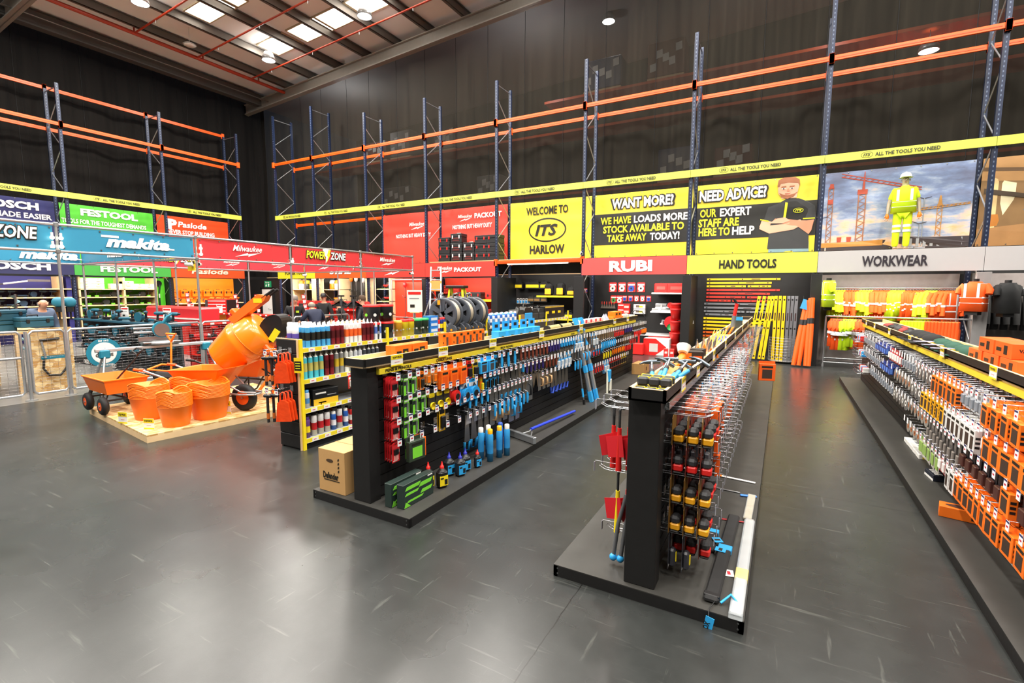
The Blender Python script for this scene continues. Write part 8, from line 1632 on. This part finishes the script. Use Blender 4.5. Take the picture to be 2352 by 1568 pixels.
# goods lying on the plinth, aisle side
def strip(name, label, cat, p0, p1, w, h, m, parts=(), group=None):
    a, b_ = Vector(p0), Vector(p1); L = (b_-a).length; r = empty(name, label, cat, tuple(a), math.atan2(b_.y-a.y, b_.x-a.x), group); MB().box(0, L, -w/2, w/2, 0, h, m, min(w, h)*.3).obj('body', parent=r)
    for nm, x0, x1, mm, dz in parts: MB().box(x0*L, x1*L, -w/2-.003, w/2+.003, -.0, h+dz, mm, .004).obj(nm, parent=r)
    return r
q0 = lambda x, y: tuple(atz(x, y, ZPL+.002))
r = strip('aluminium_level', 'silver aluminium profile in clear wrap lying at the plinth edge', 'level', q0(1690, 1415), q0(1722, 1198), .07, .03, mat('c9cbcd', .3, .5), [('clear_wrap', -.03, .97, CLEAR, .004), ('yellow_sticker', .28, .38, YEL, .002)])
strip('level_carry_bag', 'long black carry bag with a blue mark beside the silver profile', 'tool bag', q0(1632, 1385), q0(1686, 1190), .085, .035, mat('1a1a1b', .75), [('blue_mark', .5, .56, OXB, .002), ('strap', .02, .05, BLK, .004)]); strip('level_carry_bag', 'shorter black carry bag with a blue mark nearest the tape measures', 'tool bag', q0(1628, 1268), q0(1648, 1190), .07, .03, mat('1a1a1b', .75), [('blue_mark', .45, .55, OXB, .002), ('strap', .02, .06, BLK, .004)])
for i, (x, y, l) in enumerate(((1648, 1240, 'small blue ticket on the shorter black bag'), (1655, 1262, 'small blue ticket between the two black bags'))): tag(MB().box(-.03, .03, -.035, .035, 0, .003, OXB).box(-.02, .02, -.012, .012, .003, .0035, INK).obj('swing_ticket', loc=tuple(atz(x, y, ZPL+.04)), rz=.5+i), l, 'ticket')
o = empty('swing_ticket', 'blue swing ticket hanging over the front edge of the plinth', 'ticket', tuple(aty(1626, 1434, 2.85)), .0); MB().prism([(-.03, -.055), (.015, -.07), (.035, .05), (-.012, .06)], -.012, -.009, OXB, 'y').obj('card', parent=o); mb = MB(); mb.text('OX', (.006, -.012, .0), (.25, 0, 1), (-1, 0, .25), .03, INK, .05, bold=.04); mb.obj('lettering', parent=o); MB().tube([(.0, -.01, .05), (-.0, .02, .085), (.02, .1, .09)], .003, BLK, 5).obj('cord', parent=o)
tag(MB().tube([(0, 0, .01), (.05, .05, .05), (.11, .02, .01)], .008, OXB, 6).obj('bag_strap', loc=q0(1655, 1388)), 'blue webbing strap curling beside the silver profile', 'strap')
tag(MB().box(-.03, .03, -.04, .04, 0, .002, WHT).box(-.01, .01, -.02, .02, .002, .003, TAGR).obj('price_slip', loc=q0(1674, 1316), rz=.2), 'white price slip lying on the plinth between bag and profile', 'ticket')
strip('clear_level_pack', 'patterned level in clear pack behind the silver profile', 'level', q0(1716, 1195), q0(1727, 1140), .06, .02, mat('a89a7a', .35, n=.4, sc=40), [('clear_wrap', 0, 1, CLEAR, .003)]); strip('steel_rule', 'white rule lying across the plinth edge', 'rule', q0(1648, 1092), q0(1735, 1110), .03, .01, WHT, [('orange_tip', 0, .12, ORG, .003)]); strip('blue_square', 'blue edged tool lying on the plinth behind the patterned level', 'hand tool', q0(1700, 1138), q0(1738, 1142), .03, .012, mat('3f86e8', .45)); strip('red_rule', 'thin red perforated strip lying across the plinth', 'rule', q0(1618, 1186), q0(1712, 1200), .02, .006, mat('a8242c', .4)); strip('chain_strip', 'thin silver chain strip lying across the plinth', 'rule', q0(1632, 1118), q0(1700, 1132), .02, .008, mat('a9adb1', .3, .8))
KOB['ob'] = Kind(mk_pouch(mat('f2601a', .45), .26, .2)); KOB['ob'].put(P2(.5, 6.2, .78), PI/2-1.3, 'large orange perforated pack sticking out far down the display', 'pack', sc=1.25)

# ---------------------------------------------------------------- abrasives display
A3 = (1.58, .6); P3 = rot2(A3, 0.); U3 = 'abrasives display'
aisle_unit('tool_display', 'black abrasives display along the edge of the picture with a yellow strip', A3, 0, -.415, .5, 12.0, (-.06, .1), (-.055, .08), (-.11, .26), y1=.2, lip=[(-1, (YST, None))], front=False)
pickcards(P3, 0, -.11, 1.368, (4.5, 5.9, 7.4, 8.8, 10.2, 11.2), U3, -1)
K3 = {'orange boxed abrasive': Kind(mk_pouch(mat('f2741a', .45), .21, .12)), 'wide orange boxed abrasive': Kind(mk_pouch(mat('f2741a', .45), .2, .17)), 'yellow boxed abrasive': Kind(mk_pouch(mat('e8a81c', .45), .2, .11)), 'white boxed abrasive': Kind(mk_pouch(mat('dcdbd8', .45), .22, .11)), 'dark bagged disc': Kind(mk_pack(mat('25262a', .35), mat('3a2a28', .4), .13, .2, .03, 'bagged_disc', win=mat('4a2a24', .4))), 'grey belt pack': Kind(mk_pack(mat('5a5654', .5), mat('77706a', .5), .08, .34, .02, 'belt_pack')), 'clear carded part': Kind(mk_pack(mat('c9ced4', .3), mat('8a9098', .4), .08, .17, .02, 'carded_part')), 'blue boxed disc': Kind(mk_pouch(mat('2a3f88', .45), .13, .11, mat('5a86d8', .5))), 'grinding disc': Kind(mk_disc(mat('8f8a82', .5), .07, mat('b86a3a', .5))), 'steel disc': Kind(mk_disc(mat('a8acb0', .3, .8), .085)), 'red carded disc': Kind(mk_pack(mat('c22a34', .45), WHT, .1, .18, .02, 'disc_pack')), 'pale sanding sheet': Kind(mk_pack(mat('b8b4a8', .5), mat('8fae5a', .5), .15, .24, .012, 'sheet_pack'))}
KH3 = HookQ(.2, 0)
def row3(z, nm, seq, y0=1.4):
    y = y0; i = 0
    for k, n, dy, dp in seq:
        for a in range(n):
            if y > 1.9 and not (i % 2 and y > 7): KH3.put(P3(-.055, y, z+.012), -PI/2, 'ticketed hook, %s in the %s row of the %s' % (nth(i), nm, U3), 'display hook', 'hooks of the '+U3)
            for d in range(dp): K3[k].put(P3(-.055-.2*.86+.05*d+.012, y, z+.008), -PI/2+random.uniform(-.08, .08), '%s, %s in the %s row, %s%s' % (k, nth(i), nm, U3, '' if dp == 1 else (', front' if d == 0 else ', %s back' % nth(d))), k.split()[-1], '%s row of the %s' % (nm, U3))
            y += dy; i += 1
row3(1.16, 'top', [('wide orange boxed abrasive', 2, .22, 1), ('dark bagged disc', 1, .2, 2), ('wide orange boxed abrasive', 4, .18, 4), ('clear carded part', 5, .11, 3), ('orange boxed abrasive', 6, .13, 2), ('steel disc', 6, .15, 2), ('clear carded part', 5, .14, 2), ('red carded disc', 6, .15, 1), ('blue boxed disc', 6, .15, 2), ('clear carded part', 10, .15, 1)], 2.9)
row3(.93, 'second', [('dark bagged disc', 2, .2, 2), ('wide orange boxed abrasive', 5, .17, 3), ('red carded disc', 1, .12, 2), ('white boxed abrasive', 7, .12, 3), ('yellow boxed abrasive', 6, .14, 3), ('steel disc', 4, .17, 2), ('grinding disc', 6, .17, 2), ('blue boxed disc', 5, .16, 2), ('clear carded part', 12, .16, 1)], 2.9)
row3(.7, 'third', [('orange boxed abrasive', 1, .18, 2), ('dark bagged disc', 3, .2, 2), ('wide orange boxed abrasive', 1, .2, 1), ('dark bagged disc', 6, .15, 2), ('grey belt pack', 9, .12, 2), ('grinding disc', 6, .16, 2), ('steel disc', 5, .17, 2), ('clear carded part', 12, .17, 1)], 2.8)
row3(.46, 'bottom', [('clear carded part', 3, .16, 3), ('wide orange boxed abrasive', 2, .2, 2), ('orange boxed abrasive', 8, .12, 4), ('white boxed abrasive', 2, .13, 2), ('red carded disc', 3, .12, 2), ('pale sanding sheet', 5, .15, 2), ('grinding disc', 4, .16, 1)], 2.8)
KWB = Kind(mk_box(.32, .2, .045, mat('ecebe6', .45), [(.05, .2, .1, .9, YEL), (.4, .6, .1, .9, YEL)], name='blade_carton'))
def lab_top(mb, w, d, h): mb.box(-w*.3, w*.35, -d*.3, d*.3, h, h+.002, mat('8a8f90', .5)); mb.box(-w*.1, w*.2, -d*.2, d*.1, h+.002, h+.003, INK)
KWB = Kind(mk_box(.3, .2, .05, mat('ecebe6', .45), [(.1, .25, .1, .9, YEL), (.6, .75, .1, .9, YEL)], name='blade_carton', extra=lab_top))
for i in range(5):
    p = atz(2118, 1020, ZPL); KWB.put((p.x, p.y-.155*i, ZPL), .04*(i % 2), 'white blade carton on the plinth in the far group, %s from the aisle end' % nth(i), 'box', 'white cartons, far group', sc=(1.1, .72, 1))
KDB = Kind(mk_box(.22, .12, .06, mat('1f2430', .45), [(0, 1, 0, .35, WHT)], name='dark_carton', extra=lambda mb, w, d, h: [mb.box(-w*.38+w*.28*k, -w*.2+w*.28*k, -d*.3, d*.2, h, h+.002, WHT) for k in range(3)])); p = atz(2150, 1098, ZPL); KDB.put((p.x, p.y, ZPL), -PI/2+.1, 'dark navy carton with three white labels on the plinth', 'box')
KOF = Kind(mk_box(.36, .13, .09, mat('f2741a', .45), [(.55, .62, .2, .8, BLK), (.7, .77, .2, .8, BLK), (.85, .92, .2, .8, BLK)], name='orange_belt_carton', extra=lambda mb, w, d, h: mb.add([(x*w*.4, y*d*.35, h+.0015) for x, y in ell(0, 0, 1, 1, 20)], [tuple(range(20))], mat('4a3028', .5)))); p = atz(2222, 1193, ZPL); KOF.put((p.x, p.y, ZPL), -.2, 'orange carton with an oval window lying on the plinth', 'box')
for i in range(6): p = atz(2318, 1225, ZPL); KWB.put((p.x, p.y-.14*i, ZPL), 0, 'white blade carton on the plinth in the near group, %s from the orange carton' % nth(i), 'box', 'white cartons, near group', sc=(1.1, .65, 1.6))
# tray goods: caps, gloves, orange cartons
KVC = Kind(mk_box(.34, .2, .12, mat('f2601e', .45), [(.1, .4, .35, .6, INK), (.55, .75, .2, .8, BLK)], name='tool_carton_orange', extra=lambda mb, w, d, h: mb.text('VAUNT', (w/2, .0, h*.45), YP, ZP, h*.22, INK, d*.6, bold=.04)))
for i, (y, z) in enumerate(((4.55, 0), (4.93, 0), (5.31, 0), (4.68, .122), (5.06, .122))): KVC.put(P3(.08, y, 1.304+z), -PI/2, 'orange carton in the cap tray, %s layer, %s from the camera' % ('upper' if z else 'lower', nth(i % 3)), 'box', 'orange tray cartons')
def mk_capx(c):
    def f():
        r = empty('work_hat', cat='cap'); MB().lathe([(.095, 0), (.1, .03), (.08, .075), (.04, .095), (0, .1)], c, 14).obj('crown', parent=r); MB().prism([(-.07, -.08), (.07, -.08), (.06, -.17), (0, -.19), (-.06, -.17)], .004, .014, c, 'z').obj('peak', parent=r); MB().box(-.03, .03, -.1, -.09, .02, .05, mat('d8a83a', .5)).obj('badge', parent=r); return r
    return f
KCP = {'g': Kind(mk_capx(mat('1f4a3a', .8))), 'k': Kind(mk_capx(mat('1a1a1a', .85)))}
for i in range(6): KCP['g'].put(P3(.05+.02*(i % 2), 5.75+.2*i, 1.304), -PI/2+.2, 'dark green cap in the tray, %s from the orange cartons' % nth(i), 'cap', 'green caps')
for i in range(3): tag(MB().box(-.09, .09, -.035, .035, 0, .004, mat('b8b4d8', .4)).obj('cap_ticket', loc=P3(-.14, 5.8+.38*i, 1.36), rz=.3).data and bpy.data.objects[-1] if 0 else MB().box(-.09, .09, -.035, .035, 0, .004, mat('b8b4d8', .4)).obj('cap_ticket', loc=P3(-.14, 5.8+.38*i, 1.37), rz=.3), 'pale lilac ticket hanging over the tray edge, %s' % nth(i), 'ticket', 'lilac tickets')
for i in range(4): KCP['k'].put(P3(.05, 7.05+.24*i, 1.304), -PI/2, 'black hat with a yellow badge in the tray, %s' % nth(i), 'cap', 'black hats', sc=1.25)
for i in range(10): tag(MB().ball((0, 0, .04), (.09, .06, .05), [BLK, mat('3a3a3c', .7), mat('8a2a24', .6)][i % 3], 10, 6).box(-.02, .12, -.05, .05, .02, .05, BLK, .015).obj('knee_pad', loc=P3(.03+.08*(i % 2), 8.2+.3*(i//2)+.05*i, 1.31), rz=.4*i), 'dark folded glove pack at the far end of the cap tray, %s' % nth(i), 'gloves', 'folded gloves')
for i in range(3):
    r = empty('wire_bin', 'chrome wire basket at the far end of the abrasives display, %s from the top' % nth(i), 'basket', P3(-.2, 10.9-.3*i, .98-.26*i)); mb = MB()
    for k in range(4): mb.tube([(-.14, -.3, .06*k), (.12, -.3, .06*k), (.12, .3, .06*k), (-.14, .3, .06*k), (-.14, -.3, .06*k)], .003, CHROME, 4)
    for k in range(9): y = -.3+.075*k; mb.tube([(-.14, y, .18), (-.14, y, 0), (.12, y, 0), (.12, y, .18)], .0025, CHROME, 4)
    mb.obj('wire_mesh', parent=r); c = [RED, BLU, WHT]
    for k in range(5): tag(MB().box(-.05, .05, -.04, .04, 0, .1, c[(k+i) % 3], .01).obj('boxed_fixing', loc=P3(-.2, 10.7-.3*i+.1*k, .985-.26*i)), 'small %s carton in the wire basket, %s basket, %s' % (['red', 'blue', 'white'][(k+i) % 3], nth(i), nth(k)), 'box', 'cartons in wire baskets')
# black stock seen past the grey divider
for i in range(6): KM['black'].put((4.2+.45*(i % 3), 14.2, .02+.22*(i//3)), .1, 'black case on the floor before the black jackets, %s' % nth(i), 'tool box', 'floor cases by the jackets')
place_hooks()
